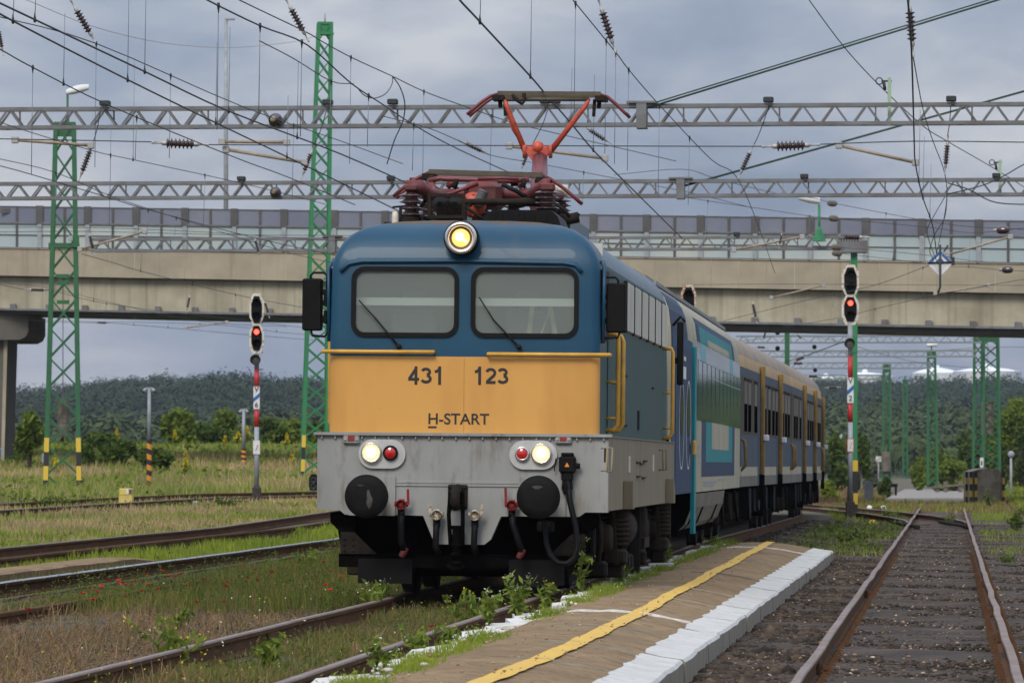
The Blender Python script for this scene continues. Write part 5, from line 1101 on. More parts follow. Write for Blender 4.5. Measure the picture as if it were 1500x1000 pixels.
m = MB(); m.lathe([(.19, 0), (.17, .06), (.08, .28), (.05, .36)], (0, 0, -.03), (0, 0, 1), 4, False); m.build("lamp_foot", "mast_green_light", gl); lamp(gl, 0, 0, .05, 52 * sg2, -30 * sg2, 1 * sg2, 62 * sg2, 56 * sg2, "mast_green_light")
for (lab, Yc, a, b, x0, x1, per) in (("first lattice beam beyond the bridge, the topmost seen under its girder", 255, 493, 502.5, 1078, 1436, 21), ("second lattice beam beyond the bridge", 272, 514.5, 523, 1100, 1428, 19.5), ("third lattice beam beyond the bridge, ending at the mast with a small lamp", 290, 532, 540, 1120, 1362, 18), ("lowest and farthest lattice beam beyond the bridge, just over the hill", 310, 550, 556, 1150, 1300, 17)):
    beam(lab, Yc, a, b, x0, x1, per, mat_="far_beam")
# stays of the beams: twin rods running up to the right
def stay(label, p, q, r=.02, twin=.0):
    t = thing("stay_rod", label, "stay rod", p); m = MB(); q = q - p; m.tube([(0, 0, 0), q], r, 6)
    m.build("rod", "stay_green", t)
    if twin: m = MB(); m.tube([(0, .2, twin), q + Vector((0, .2, twin))], r * .7, 6); m.build("rod", "stay_green", t)
stay("pair of stay rods rising from the nearest beam's joint to the upper right corner", W(942, 160, YB1 - .2), W(1560, -30, YB1 - 1.6), .019, .06)
stay("single stay rod rising from the second beam's joint to the right edge", W(1000, 273, YB2 - .2), W(1600, 106, YB2 - 1.6), .026)
def bracket(label, px, yt, yb, Yc):
    p = W(px, yb, Yc); s = Yc / FPX; h = (yb - yt) * s; t = thing("return_wire_post", label, "post", p); m = MB(); m.box((-.03, -.03, 0), (.03, .03, h)); m.build("post", "pale_green", t)
    m = MB(); m.bar((.04, 0, h - .06), (-.14, 0, h - .06), .03); m.lathe([(.05, -.02), (.07, 0), (.05, .02)], (-.18, 0, h - .06), (0, 1, 0), 12); m.tube([(-.1, 0, h - .08), (-.08, 0, h - .22)], .03, 6); m.build("hook", "wire", t)
bracket("short pale green post hooked onto the nearest beam at the right", 1303, 114, 185, YB1 - .3); bracket("short pale green post hooked onto the second beam near the right edge", 1465, 234, 288, YB2 - .3)
# ------------------------------------------------------------------ insulators
def make_ins():
    t = thing("insulator", "brown", "insulator"); n = 7; h = .56; pr = [(.02, .0)]
    for k in range(n): b = .0 + k * h / n; pr += [(.045, b), (.092, b + .022), (.096, b + .03), (.05, b + .052)]
    pr += [(.03, h)]; m = MB(); m.lathe(pr, (0, 0, 0), (0, 0, 1), 16); m.build("sheds", "porcelain", t)
    for a, b in ((0, -1), (h, 1)):
        m = MB(); m.lathe([(.042, 0), (.046, .05 * b), (.036, .09 * b), (.018, .11 * b), (.016, .24 * b), (.026, .25 * b), (.02, .3 * b)], (0, 0, a), (0, 0, 1), 12); m.build("end_cap", "cap_iron", t)
    return t
ins0 = make_ins(); first = [True]
def ins(label, p, q, Yp, Yq=None, grp="brown insulators on the overhead lines", k=1.0):
    """spans from p to q (pixels of the ends of the whole fitting)"""
    a, b = W(*p, Yp), W(*q, Yq or Yp)
    o = ins0 if first[0] else copy_tree(ins0); first[0] = False
    d = b - a; L_ = d.length; sc = math.hypot(q[0] - p[0], q[1] - p[1]) * Yp / FPX / 1.16
    sz = min(L_ / 1.16, sc * 1.25); o.scale = (sc * k, sc * k, sz); o.rotation_euler = d.to_track_quat('Z', 'Y').to_euler(); o.location = (a + b) / 2 - d.normalized() * sz * .28; o["label"] = label; o["group"] = grp
    return o
Y0 = 74.0
ins("brown insulator tilted at the top edge above the left mast", (103, 0), (141, 64), Y0)
ins("brown insulator tilted at the top edge beside the tallest mast's spike", (418, -2), (453, 62), Y0)
ins("brown insulator at the top edge right of the raised pantograph", (876, -2), (902, 78), Y0)
ins("brown insulator hanging near vertical at the upper right corner", (1331, -6), (1338, 84), Y0)
ins("brown insulator cut off by the photo's left edge near the top", (-4, 34), (5, 82), Y0)
for lab, p, q in (("brown insulator slanting beside the left mast between the two upper beams", (137, 207), (115, 266)), ("brown insulator slanting in front of the tallest mast between the two upper beams", (460, 213), (441, 263)), ("brown insulator slanting just behind the raised pantograph's knuckle", (777, 215), (762, 252)), ("brown insulator slanting between the two beams right of the pantographs", (1104, 212), (1081, 262)), ("brown insulator upright between the beams near the right edge", (1389, 198), (1384, 256))):
    ins(lab, p, q, YB1 - .4)
for lab, p, q in (("brown insulator in the horizontal span wire right of the left mast", (222, 209), (306, 212)), ("brown insulator in the horizontal span wire above the right beams", (1116, 215), (1201, 212))): ins(lab, p, q, YB1 - 1.5, k=1.15)
ins("brown insulator in line with a wire left of the raised pantograph", (671, 205), (717, 226), 100, 100.3, k=.9); ins("brown insulator in line with a wire right of the raised pantograph", (853, 183), (897, 212), 100, 100.3, k=.9)
for lab, p, q in (("small brown insulator hanging in front of the fascia beside the left mast", (129, 336), (139, 374)), ("small brown insulator hanging before the barrier between mast and locomotive", (372, 344), (381, 378)), ("small brown insulator before the barrier right of the locomotive roof", (1146, 338), (1141, 364)), ("brown insulator slanting above the blue and white diamond sign", (1392, 354), (1379, 374))): ins(lab, p, q, YB2 + 8)
for lab, p, q in (("small brown insulator in front of the girder left of the signal", (279, 428), (273, 458)), ("small brown insulator in front of the girder right behind the left signal's head", (386, 436), (395, 466)), ("small brown insulator in front of the girder over the blue coach roof", (1101, 436), (1109, 474))): ins(lab, p, q, 178)
for lab, p, q, Y_, k in (("pale-capped brown insulator on the wire left of the left mast, before the girder", (36, 424), (74, 425), 160, 1), ("brown insulator in the wire under the girder, right of the left mast", (136, 472), (162, 473), 190, 1), ("large brown insulator lying above the grey box of the green post", (1216, 347), (1274, 348), YG - 2, 1.4)): ins(lab, p, q, Y_, k=k)
def endins(label, px, py, Yc):
    t = thing("tension_insulator", label, "insulator", W(px, py, Yc)); m = MB(); m.lathe([(.03, -.16), (.08, -.13), (.1, -.06), (.1, .06), (.08, .12), (.03, .15)], (0, 0, 0), (1, -.25, 0), 18); m.build("sheds", "porcelain", t); m = MB(); m.lathe([(.02, -.24), (.04, -.22), (.04, -.15)], (0, 0, 0), (1, -.25, 0), 10); m.build("end_cap", "cap_iron", t)
endins("dark round insulator at the right edge in front of the barrier's rail", 1469, 337, 135); endins("dark round insulator at the right edge in front of the bridge fascia", 1476, 395, 150)
for lab, px, py in (("upper of the two grey egg insulators beside the platform lamp's head", 1219, 298), ("lower of the two grey egg insulators near the platform lamp, before the barrier's top", 1221, 320), ("upper grey egg insulator left of the green post's box", 1225, 362), ("lower grey egg insulator left of the green post's box", 1226, 371)):
    t = thing("egg_insulator", lab, "insulator", W(px, py, 148)); m = MB(); m.lathe([(.001, -.14), (.05, -.13), (.085, -.06), (.085, .06), (.05, .13), (.001, .14)], (0, 0, 0), (1, .1, -.1), 12); m.build("body", "weight", t)
for lab, px, py, Y_ in (("highest black insulator bead under the bridge, left of the short green post", 1139, 487, 236), ("black insulator bead beside the short green post under the bridge", 1139, 510, 236), ("black insulator bead right of the short green post", 1193, 508, 250), ("lowest black insulator bead under the bridge over the hill", 1194, 542, 270)):
    t = thing("bead_insulator", lab, "insulator", W(px, py, Y_)); m = MB(); m.lathe([(.001, -.11), (.08, -.08), (.11, 0), (.08, .08), (.001, .11)], (0, 0, 0), (.3, 1, 0), 12); m.build("body", "black_rubber", t)
# registration arms
for lab, p, q, Y_ in (("tan registration arm in front of the left mast's top", (22, 205), (133, 213), YB1 - .5), ("upper tan registration arm left of the tallest mast", (325, 207.5), (420, 208.5), YB1 - .5), ("lower sloping tan registration arm left of the tallest mast", (331, 219), (446, 238), YB1 - .4), ("sloping tan registration arm at the upper right, reaching to the vertical wires", (1229, 213), (1341, 238), YB1 - .5), ("tan registration arm behind the raised pantograph", (746, 214), (886, 232), YB1 - .3),
    ("pale registration arm rising from the left mast's platform", (117, 365), (212, 339), YB2 + 8), ("pale registration arm rising from the diamond sign", (1388, 373), (1480, 347), YB2 + 8), ("pale registration arm before the barrier right of the locomotive roof", (1075, 366), (1175, 347), YB2 + 8), ("pale registration arm before the girder right of the blue coach", (1130, 436), (1206, 418), 175), ("pale registration arm before the fascia under the diamond sign", (1370, 430), (1448, 418), 175), ("pale registration arm under the girder, left of the left signal", (272, 480), (332, 472), 190)):
    a, b = W(*p, Y_), W(*q, Y_); t = thing("registration_arm", lab, "wire arm", a); m = MB(); d = b - a; m.tube([(0, 0, 0), d], .03 if Y_ < 110 else .026, 7); m.build("tube", "tan_tube", t); m = MB(); 
    for e in (0, 1): m.bbox(tuple(d * e - Vector((.06, .05, .06))), tuple(d * e + Vector((.06, .05, .06))), .012)
    m.build("clamp", "cap_iron", t)
# ------------------------------------------------------------------ wires with their droppers
def wire(label, px, hh=None, Ys=None, r=.011, drops=(), mat_="wire", name="overhead_wire", sub=4, rd=.0045):
    """px: photograph points; distance from a level height hh above the lens, or given per point.  drops: (px x, other end py) of hangers on this wire"""
    if Ys is None: Ys = [FPX * hh / (HY - p[1]) for p in px]
    P_ = [W(p[0], p[1], y) for p, y in zip(px, Ys)]
    pts = []
    for i in range(len(P_) - 1):                   # gentle curve through the points
        p0, p1, p2, p3 = P_[max(i - 1, 0)], P_[i], P_[i + 1], P_[min(i + 2, len(P_) - 1)]
        for k in range(sub):
            t = k / sub; m1 = (p2 - p0) * .5 if i > 0 else (p2 - p1); m2 = (p3 - p1) * .5 if i + 2 < len(P_) else (p2 - p1)
            pts.append(p1 * (2 * t ** 3 - 3 * t ** 2 + 1) + m1 * (t ** 3 - 2 * t ** 2 + t) + p2 * (-2 * t ** 3 + 3 * t ** 2) + m2 * (t ** 3 - t ** 2))
    pts.append(P_[-1]); o = P_[0]; t_ = thing(name, label, "overhead wire", o); m = MB(); m.tube([p - o for p in pts], r * .8, 6); m.build("conductor", mat_, t_)
    xs_ = [HX + p.x * FPX / p.y for p in pts]
    for dx_, dy_ in drops:
        for i in range(len(pts) - 1):
            a, b = xs_[i], xs_[i + 1]
            if min(a, b) <= dx_ <= max(a, b) and a != b:
                p = pts[i].lerp(pts[i + 1], (dx_ - a) / (b - a)); e = W(dx_ - (2 if dy_ > HY - (p.z - CZ) * FPX / p.y else -2), dy_, p.y) - o; q = p - o
                m = MB(); m.tube([q, e], rd, 5); d_ = m.build("dropper", "dropper", t_); m = MB(); sgn = 1 if e.z < q.z else -1; m.lathe([(.012, -.03), (.017, .0), (.009, .04), (.006, .07)], q, (0, 0, -sgn), 7); m.build("dropper_clamp", "wire", d_); break
    return t_
C_, M_ = 4.55, 5.9
wire("thick contact wire from the top left corner down past the tallest mast", [(-40, -14), (51, 29), (212, 105), (335, 163), (500, 226), (640, 288)], C_, r=.013, drops=((51, -20), (212, -30), (335, 40), (435, 90)))
wire("thick contact wire from the left edge just below the corner one", [(-60, -14), (19, 31), (187, 117), (316, 180), (500, 268), (610, 322)], C_, r=.013, drops=((19, -20), (187, -30), (316, 62), (420, 140)))
wire("messenger wire running from the top left insulator down to the raised pantograph's left", [(-30, 14), (0, 25), (141, 64), (357, 157), (500, 207), (590, 240)], Ys=[66, 68, 74, 84, 96, 104], r=.009, drops=((141, 245), (250, 232), (430, 290)))
wire("wire from the left edge crossing above the left mast's lamp arm", [(-40, 52), (3, 74), (48, 99), (163, 156), (345, 231), (418, 258), (520, 300)], C_ + .25, r=.010, drops=((48, 255), (93, 20), (200, 235)))
wire("thin messenger wire crossing the left mast below the nearest beam", [(-40, 163), (20, 186), (136, 221), (195, 234), (352, 268), (480, 300)], C_ + 1.0, r=.009, drops=((195, 85), (162, 330), (300, 330)))
wire("thin wire from the left edge at the second beam's height, sinking to the barrier", [(-40, 226), (0, 233), (82, 253), (170, 290), (300, 332), (430, 372), (560, 400)], C_ + .9, r=.009, drops=((82, 340), (258, 345)))
wire("lower thin wire from the left edge crossing the second beam by the left mast", [(-40, 232), (0, 243), (44, 255), (161, 290), (217, 307), (380, 350), (520, 380)], C_ + .3, r=.010, drops=((161, 165), (217, 345)))
wire("slack thin cable sagging between the top left corner and the tallest mast", [(34, -2), (136, 39), (238, 63), (340, 70), (432, 61), (468, 51)], Ys=[120, 130, 140, 150, 165, 175], r=.009, mat_="tan_tube")
wire("contact wire passing right of the tall lamp column's head and across the tallest mast", [(270, -20), (303, 0), (381, 38), (450, 66), (514, 122), (562, 154), (606, 183), (672, 219), (780, 268)], Ys=[50, 52, 58, 62, 66, 72, 77, 86, 104], r=.011, drops=((320, 190), (381, 168), (442, 200), (540, 215), (606, 250)))
wire("messenger wire from the insulator beside the spike down to the raised bow's left horn", [(320, -18), (350, 0), (446, 46), (470, 60), (514, 84), (575, 112), (621, 134), (681, 156), (745, 178), (800, 192), (990, 236)], Ys=[66, 68, 74, 76, 80, 85, 89, 93, 98, 102, 118], r=.010, drops=((514, 240), (621, 280), (720, 250)))
wire("short thin wire joining the contact wire right of the tallest mast", [(380, 60), (430, 86), (485, 119), (518, 123)], Ys=[70, 74, 79, 80], r=.009, drops=((485, 205),))
wire("contact wire of the train's own track, coming from the top and meeting the raised bow", [(655, -24), (673, 0), (703, 32), (776, 111), (795, 133), (834, 178), (869, 220), (905, 256), (1000, 350)], C_ + .03, r=.014, drops=((703, -30), (777, -30), (836, 100), (869, 110)))
wire("messenger wire of the train's own track, crossing right of the raised bow", [(820, -24), (839, 0), (902, 77), (920, 101), (964, 152), (1042, 234), (1081, 262), (1115, 342), (1135, 400)], Ys=[66, 69, 76, 79, 86, 98, 104, 130, 150], r=.010, drops=((843, 165), (888, 225), (902, 240), (921, 250), (966, 290), (1010, 300)))
wire("thin wire passing under the raised pantograph's knuckle to the right of the roof", [(560, 170), (628, 188), (671, 206), (717, 227), (790, 240), (905, 262), (1010, 282), (1100, 304)], Ys=[92, 96, 100, 106, 112, 120, 128, 136], r=.009, drops=((800, 330), (855, 300)))
wire("curved return wire running over the two pale green posts at the right", [(1178, -12), (1185, 0), (1238, 71), (1289, 126), (1350, 183), (1384, 205), (1455, 246), (1500, 274), (1540, 300)], Ys=[86, 87, 91, 96, 104, 109, 121, 127, 132], r=.011)
wire("near vertical contact wire of the right-hand track at the upper right", [(1328, -20), (1335, 68), (1339, 200), (1341, 240), (1352, 290), (1366, 330), (1372, 372)], C_, r=.013, drops=((1346, 160), (1352, 200), (1362, 240)))
wire("messenger wire of the right-hand track slanting down to the diamond sign", [(1337, 80), (1352, 160), (1366, 205), (1384, 255), (1386, 300), (1372, 372)], Ys=[74, 88, 94, 104, 118, 135], r=.010)
wire("horizontal span wire right across, between the two upper beams", [(-60, 202), (0, 203.5), (222, 208), (306, 212), (640, 213), (1116, 214.5), (1201, 211.5), (1340, 207), (1500, 208.5), (1560, 209)], Ys=[YB1 - 1.5] * 10, r=.013)
wire("thin horizontal span wire across the bridge's lower panes left of the train", [(-40, 340), (0, 340), (130, 339), (340, 344), (520, 345)], Ys=[130] * 5, r=.009)
wire("thin span wire across the noise barrier, above the horizontal one", [(-40, 333), (130, 333.5), (300, 340), (480, 352), (640, 356)], Ys=[132] * 5, r=.009)
wire("thin wire sloping across the fascia from the left mast's platform", [(120, 372), (170, 386), (206, 397), (330, 428), (420, 446), (560, 470)], Ys=[128, 134, 138, 150, 160, 172], r=.010, drops=((206, 360), (282, 400), (345, 470)))
wire("thin wire sloping across the girder past the left signal's head", [(-20, 412), (36, 424), (74, 425), (137, 441), (230, 455), (330, 466), (480, 484)], Ys=[152, 160, 160, 168, 176, 184, 196], r=.010, drops=((137, 420), (156, 470)))
wire("thin wire in the gap under the girder, left part", [(-20, 465), (70, 471), (136, 472.5), (162, 473), (248, 480), (360, 490), (460, 498)], Ys=[188, 190, 190, 190, 200, 212, 222], r=.011, drops=((196, 462), (246, 470)))
wire("second thin wire in the gap under the girder, left part", [(60, 468), (140, 471), (258, 473), (345, 478), (405, 486), (470, 492)], Ys=[200] * 6, r=.010, drops=((293, 482), (405, 480)))
wire("thin wire from the left mast across fascia and girder to the signal", [(-20, 412), (60, 420), (118, 432), (140, 438), (290, 470), (420, 478)], Ys=[170] * 6, r=.009)
wire("thin wire level across the fascia right of the train", [(1000, 417), (1140, 416), (1300, 417), (1500, 418), (1540, 418)], Ys=[165] * 5, r=.009)
wire("thin wire rising across girder and fascia to the diamond sign", [(1060, 470), (1180, 440), (1280, 418), (1352, 392), (1378, 384)], Ys=[180, 168, 158, 146, 140], r=.010, drops=((1222, 450), (1352, 412)))
wire("thin wire rising across the girder below the other, toward the right edge", [(1150, 478), (1220, 467), (1300, 448), (1370, 432), (1448, 418), (1540, 402)], Ys=[190, 182, 174, 168, 160, 152], r=.010, drops=((1282, 470), (1352, 420)))
wire("thin wire from the beam's joint sloping over the barrier to the lamp's egg insulator", [(900, 256), (1000, 248), (1050, 262), (1140, 284), (1190, 290), (1219, 297), (1300, 313), (1400, 330), (1500, 336)], Ys=[125, 128, 130, 136, 142, 148, 150, 150, 150], r=.009, drops=((1146, 264), (1298, 330)))
wire("thin wire just under it, passing the lower egg insulator", [(980, 285), (1035, 294), (1110, 305), (1190, 317), (1221, 320), (1360, 333), (1425, 341), (1500, 334)], Ys=[130, 132, 138, 146, 148, 150, 150, 150], r=.009, drops=((1037, 350), (1186, 352)))
wire("thin wire past the grey box sloping across panes and fascia to the right edge", [(1226, 371), (1310, 380), (1390, 390), (1420, 391), (1476, 396), (1540, 398)], Ys=[148] * 6, r=.009, drops=((1308, 352), (1419, 350)))
wire("thin wire from the grey box crossing the lower panes", [(1225, 362), (1308, 369), (1360, 374), (1437, 383), (1500, 386)], Ys=[148] * 5, r=.009)
wire("black jumper cable curving from the right edge down to the second beam", [(1540, 226), (1500, 241), (1470, 258), (1438, 272), (1386, 285)], Ys=[YB2 - 1] * 5, r=.018)
wire("black jumper cable sagging from the second beam to the right edge", [(1388, 268), (1420, 278), (1450, 294), (1482, 299), (1540, 299)], Ys=[YB2 - 1] * 5, r=.018)
wire("pair of thin jumper loops dropping from the second beam to the diamond sign", [(1386, 285), (1366, 320), (1358, 340), (1368, 372), (1373, 384)], Ys=[125, 128, 131, 134, 136], r=.012)
wire("thin jumper loop right of the vertical wires above the diamond sign", [(1388, 275), (1384, 318), (1370, 342), (1362, 366), (1366, 378)], Ys=[125, 128, 131, 134, 136], r=.012)
wire("curved jumper loop hanging between wires left of the raised bow", [(526, 132), (534, 140), (548, 144), (564, 138), (574, 124), (575, 112)], Ys=[80, 81, 82, 83, 84, 85], r=.010)
wire("long curved jumper hanging down past the nearest beam, left of the raised bow", [(575, 112), (586, 128), (593, 152), (590, 178), (578, 205), (567, 240)], Ys=[85, 86, 87, 88, 89, 90], r=.012)
for lab, p in (("thin slanting suspension wire from the nearest beam's right clamp to its insulator", [(1128, 152), (1112, 196), (1100, 220)]), ("thin suspension wire from the left clamp of the nearest beam", [(148, 158), (142, 190), (136, 210)]), ("thin suspension wire behind the raised pantograph", [(803, 158), (795, 182), (778, 216)]), ("thin suspension wire by the tallest mast under the nearest beam", [(479, 158), (470, 190), (459, 214)]), ("thin suspension wire at the right under the nearest beam", [(1393, 152), (1391, 180), (1388, 199)])):
    wire(lab, p, Ys=[YB1 - .4] * 3, r=.011)
wire("slanting wire pair under the bridge left of the right signal", [(1150, 530), (1180, 521), (1236, 500)], Ys=[200, 190, 160], r=.02, name="overhead_wire")
for lab, p in (("lower wire under the bridge crossing the green masts", [(1080, 512), (1200, 516), (1330, 516), (1440, 509), (1540, 508)]), ("upper wire under the bridge before the farthest beams", [(1080, 500), (1190, 492), (1330, 528), (1450, 541)]), ("wire sloping over the hill left of the distant masts", [(1120, 535), (1220, 568), (1298, 590), (1380, 604)]), ("wire crossing low over the hill behind the right signal", [(1190, 560), (1260, 585), (1330, 612), (1420, 640)])):
    wire(lab, p, Ys=[262 + 6 * i for i in range(len(p))], r=.014)
for lab, p, q in (("dark insulator hanging under the bridge beside the beads", (1122, 482), (1118, 500)), ("dark insulator slanting right of the short green post", (1166, 488), (1176, 498)), ("flat dark insulator on the wire over the coach roofs", (1104, 508), (1126, 509)), ("dark insulator on the wire left of the right signal's post", (1160, 530), (1184, 521)), ("flat dark insulator on the lower wire right of the coach roofs", (1156, 532), (1182, 532)), ("flat dark insulator low over the coach end", (1178, 551), (1204, 551)), ("dark insulator in front of the hill behind the right signal", (1240, 568), (1256, 566)), ("dark insulator in front of the hill, right of the coach end", (1208, 568), (1232, 567))):
    ins(lab, p, q, 240, grp="far insulators under the bridge", k=1.3)
# blue and white diamond sign hanging above the right-hand track
Ysn = 136.0; c = W(1377, 385, Ysn); sg_ = thing("diamond_sign", "blue and white diamond sign hanging in the wires at the right", "sign", c); s = Ysn / FPX
D_ = lambda a, b: ((a - 1377) * s, (385 - b) * s)
m = MB(); m.prism([D_(1357, 385), D_(1377, 405), D_(1397, 385), D_(1377, 366)], -.012, .012); pl = m.build("sign_plate", "sign_white", sg_)
m = MB(); m.prism([D_(1359, 384), D_(1377, 366.5), D_(1395, 384), D_(1389, 384), D_(1377, 372), D_(1365, 384)], -.016, -.0125); m.prism([D_(1370, 384), D_(1377, 376.5), D_(1384, 384), D_(1379.5, 384), D_(1377, 381), D_(1374.5, 384)], -.016, -.0125); m.build("chevron", "sign_blue", pl)
m = MB(); m.tube([(-.32, -.03, 0), (.35, -.03, .02)], .025, 6); m.tube([(0, -.03, .45), (0, -.03, -.6), (-.05, -.03, -.75)], .03, 6); m.box((.28, -.06, -.06), (.36, 0, .14)); m.build("hanger", "wire", sg_)
# ------------------------------------------------------------------ light signals
def signal(label, px, foot, yt, txt, lit=True, rim="signal_rim", Yd=None, wpx=25, top_only=False, post=True):
    b = H(px, foot) if Yd is None else W(px, foot, Yd); s = b.y / FPX; t = thing("light_signal", label, "railway signal", b); z = lambda py: (foot - py) * s; w_ = wpx / 2 * s
    # yt: top of head; the head is 88 px tall
    def plate(a, c, e):       # one long octagon
        return [(-w_ * .55 * e, z(c)), (w_ * .55 * e, z(c)), (w_ * e, z(c - 11)), (w_ * e, z(a + 11)), (w_ * .5 * e, z(a)), (-w_ * .5 * e, z(a)), (-w_ * e, z(a + 11)), (-w_ * e, z(c - 11))]
    m = MB(); m.prism(plate(yt, yt + 45, 1), -.06, -.02); m.prism(plate(yt + 44.6, yt + 88, 1) if not top_only else plate(yt, yt + 45, .99), -.0605, -.0195); hd = m.build("backing_board", rim, t)
    m = MB(); m.prism(plate(yt + 4, yt + 43, .74), -.09, -.0615)
    if not top_only: m.prism([(x * 1, q) for x, q in plate(yt + 47, yt + 83, .74)], -.09, -.0616)
    m.build("signal_face", "black_paint", hd)
    for k, cy in enumerate((14, 32) if top_only else (14, 32, 56, 73)):
        zz = z(yt + cy); r_ = 6.2 * s; m = MB()
        n_ = 16; ring0, ring1 = [], []
        for i in range(n_ + 1):
            a = R(-25 + 230 * i / n_); ring0.append((r_ * math.cos(a), -.09, zz + r_ * math.sin(a))); ring1.append((r_ * .95 * math.cos(a), -.09 - .22 * (.35 + .65 * max(0, math.sin(a))), zz + r_ * .95 * math.sin(a)))
        m.grid([ring0, ring1]); hood = m.build("lamp_hood", "black_rubber", hd)
        m = MB(); rl = r_ * (.62 if lit and k == 2 else .85); m.lathe([(rl, 0), (rl * .7, -.02), (.001, -.03)], (0, -.092, zz), (0, 1, 0), 18); m.build("lens", "signal_red" if (lit and k == 2) else "black_rubber", hood)
    if not post: 
        m = MB(); m.tube([(0, .03, -5.0), (0, .03, z(yt + 30))], .07, 10); m.build("post", "post_grey", t); return t
    pr = 3.6 * s
    segs = [(yt + 88 - 3, foot - 236, "post_grey"), (foot - 236, foot - 205, "sign_red"), (foot - 205, foot - 164, "sign_white"), (foot - 164, foot - 130, "sign_red"), (foot - 130, foot - 34, "post_grey")]
    seg = {"right": (484, 522, 556, 588, 618, 720), "left": (500, 541, 569, 597, 625, 712)}["right" if px > 800 else "left"]
    for a, c, mt in ((seg[0] - 15, seg[1], "post_grey"), (seg[1], seg[2], "sign_red"), (seg[2], seg[3], "sign_white"), (seg[3], seg[4], "sign_red"), (seg[4], seg[5], "post_grey")):
        m = MB(); m.tube([(0, 0, z(c)), (0, 0, z(a))], pr if mt == "post_grey" else pr * 1.02, 14); m.build("post" if mt == "post_grey" else "post_band", mt, t)
    m = MB(); m.tube([(0, .02, z(seg[1] - 10)), (0, .02, z(yt + 20))], pr * .8, 10); m.build("post", "post_grey", t)
    # number plate: V, blue slash, digit
    m = MB(); x = 4.6 * s; m.box((-x, -pr - .03, z(seg[3] + 2)), (x, -pr - .012, z(seg[2] - 3))); pl = m.build("number_plate", "sign_white", t)
    hh = (seg[3] - seg[2] + 5) * s; zc = z((seg[2] + seg[3] - 1) / 2)
    m = MB(); m.prism([(-x, zc - hh * .20), (x, zc + hh * .04), (x, zc + hh * .22), (-x, zc - hh * .02)], -pr - .034, -pr - .031); m.build("blue_slash", "sign_blue", pl)
    for ch, dz in (("V", .27), (txt, -.42)): 
        o = text_mesh(ch, hh * .30, "plate_letter", "letter_black", pl, 0, -pr - .033, zc + hh * dz, bold=.004)
    m = MB(); x = 5 * s; yy = (seg[4] + 30) if px < 800 else 652; m.box((-x, -pr - .02, z(yy + 10)), (x, -pr - .006, z(yy - 10))); q = m.build("small_plate", "sign_red" if px > 800 else "sign_white", t)
    m = MB(); m.box((-x * .8, -pr - .024, z(yy + 9)), (x * .8, -pr - .0205, z(yy - 9))); m.build("plate_face", "sign_white", q)
    for i in range(3): m = MB(); m.tube([(-x * .3 + i * x * .25, -pr - .026, z(yy + 5 - 3 * i)), (x * (.1 + .15 * i), -pr - .026, z(yy + 2 - 3 * i))], .008, 4); m.build("plate_mark", "sign_red", q)
    # round calling-on lamp
    cy = 503 if px > 800 else 527
    m = MB(); m.lathe([(.001, .12), (6 * s, .1), (7.6 * s, -.05), (7.6 * s, -.2), (6.9 * s, -.2), (6.9 * s, -.06)], (-1.5 * s, -pr, z(cy)), (0, 1, 0), 22); lp = m.build("round_lamp", "black_rubber", t); m = MB(); m.lathe([(6.9 * s, -.07), (.001, -.1)], (-1.5 * s, -pr, z(cy)), (0, 1, 0), 18); m.build("lens", "steel_dark", lp)
    for py in (yt + 43, yt + 86, seg[0] + 6, cy + 14): m = MB(); m.bar((0, 0, z(py)), (9 * s, .05, z(py)), .03); m.build("step_iron", "galv", t)
    m = MB(); m.tube([(0, 0, z(foot - 16)), (0, 0, z(seg[5] - 1))], 4.6 * s, 12); m.build("foot_pipe", "post_foot", t); m = MB(); m.bbox((-6.5 * s, -6.5 * s, -.3), (6.5 * s, 6.5 * s, z(foot - 26)), .02); m.build("foot_block", "post_foot", t)
    return t
signal("red lit signal on a red and white post right of the train, marked V 2", 1245.5, 760, 388, "2")
signal("red lit signal on a red and white post left of the locomotive, marked V 6", 376, 739, 430, "6", wpx=21)
signal("rusty unlit signal head rising behind the blue coach's roof", 1008.5, 560, 417, "", lit=False, rim="rust_rim", Yd=140, wpx=22, top_only=True, post=False)
# ------------------------------------------------------------------ yard furniture
def striped_lamp(label, px, yt, yb, ys_, two=True, cat="lamp post"):
    b = H(px, yb); s = b.y / FPX; t = thing("yard_lamp_post", label, cat, b); z = lambda py: (yb - py) * s; r_ = 3.2 * s
    m = MB(); m.tube([(0, 0, z(ys_)), (0, 0, z(yt + 4))], [r_, r_ * .75], 10); m.build("post", "post_grey", t)
    n_ = 10; st = z(ys_) / n_; rings = []
    m = MB(); k = 12; N_ = n_ * 12
    for i in range(N_ + 1): zz = z(ys_) * i / N_; rings.append([(r_ * 1.15 * math.cos(2 * math.pi * j / k), r_ * 1.15 * math.sin(2 * math.pi * j / k), zz - (.2 if i == 0 else 0)) for j in range(k)])
    for i in range(N_):
        for j in range(k): l = (j + 1) % k; m.mi = int((i / 12 + j / k * 1.0) * 1.0) % 2; m.add([rings[i][j], rings[i][l], rings[i + 1][l], rings[i + 1][j]], [(0, 1, 2, 3)])
    m.build("striped_foot", ["stripe_black", "stripe_orange"], t)
    for sx in ((-1, 1) if two else (.3,)):
        m = MB(); m.lathe([(.02, .07), (.05, .03), (.075, -.09), (.06, -.08)], (sx * .13, -.02, z(yt + 6)), (-sx * .6, .5, 1), 14); m.build("lamp_head", "post_grey", t)
        m = MB(); m.tube([(0, 0, z(yt + 3)), (sx * .13, 0, z(yt + 4))], .025, 6); m.build("lamp_arm", "post_grey", t)
striped_lamp("taller grey yard lamp post with an orange and black striped foot", 218.5, 565, 722, 644)
striped_lamp("shorter grey yard lamp post with a striped foot, beside the left signal", 357, 596, 692, 657)
striped_lamp("yard lamp post with an orange and black striped foot behind the train's far end", 1232, 632, 716, 674, False)
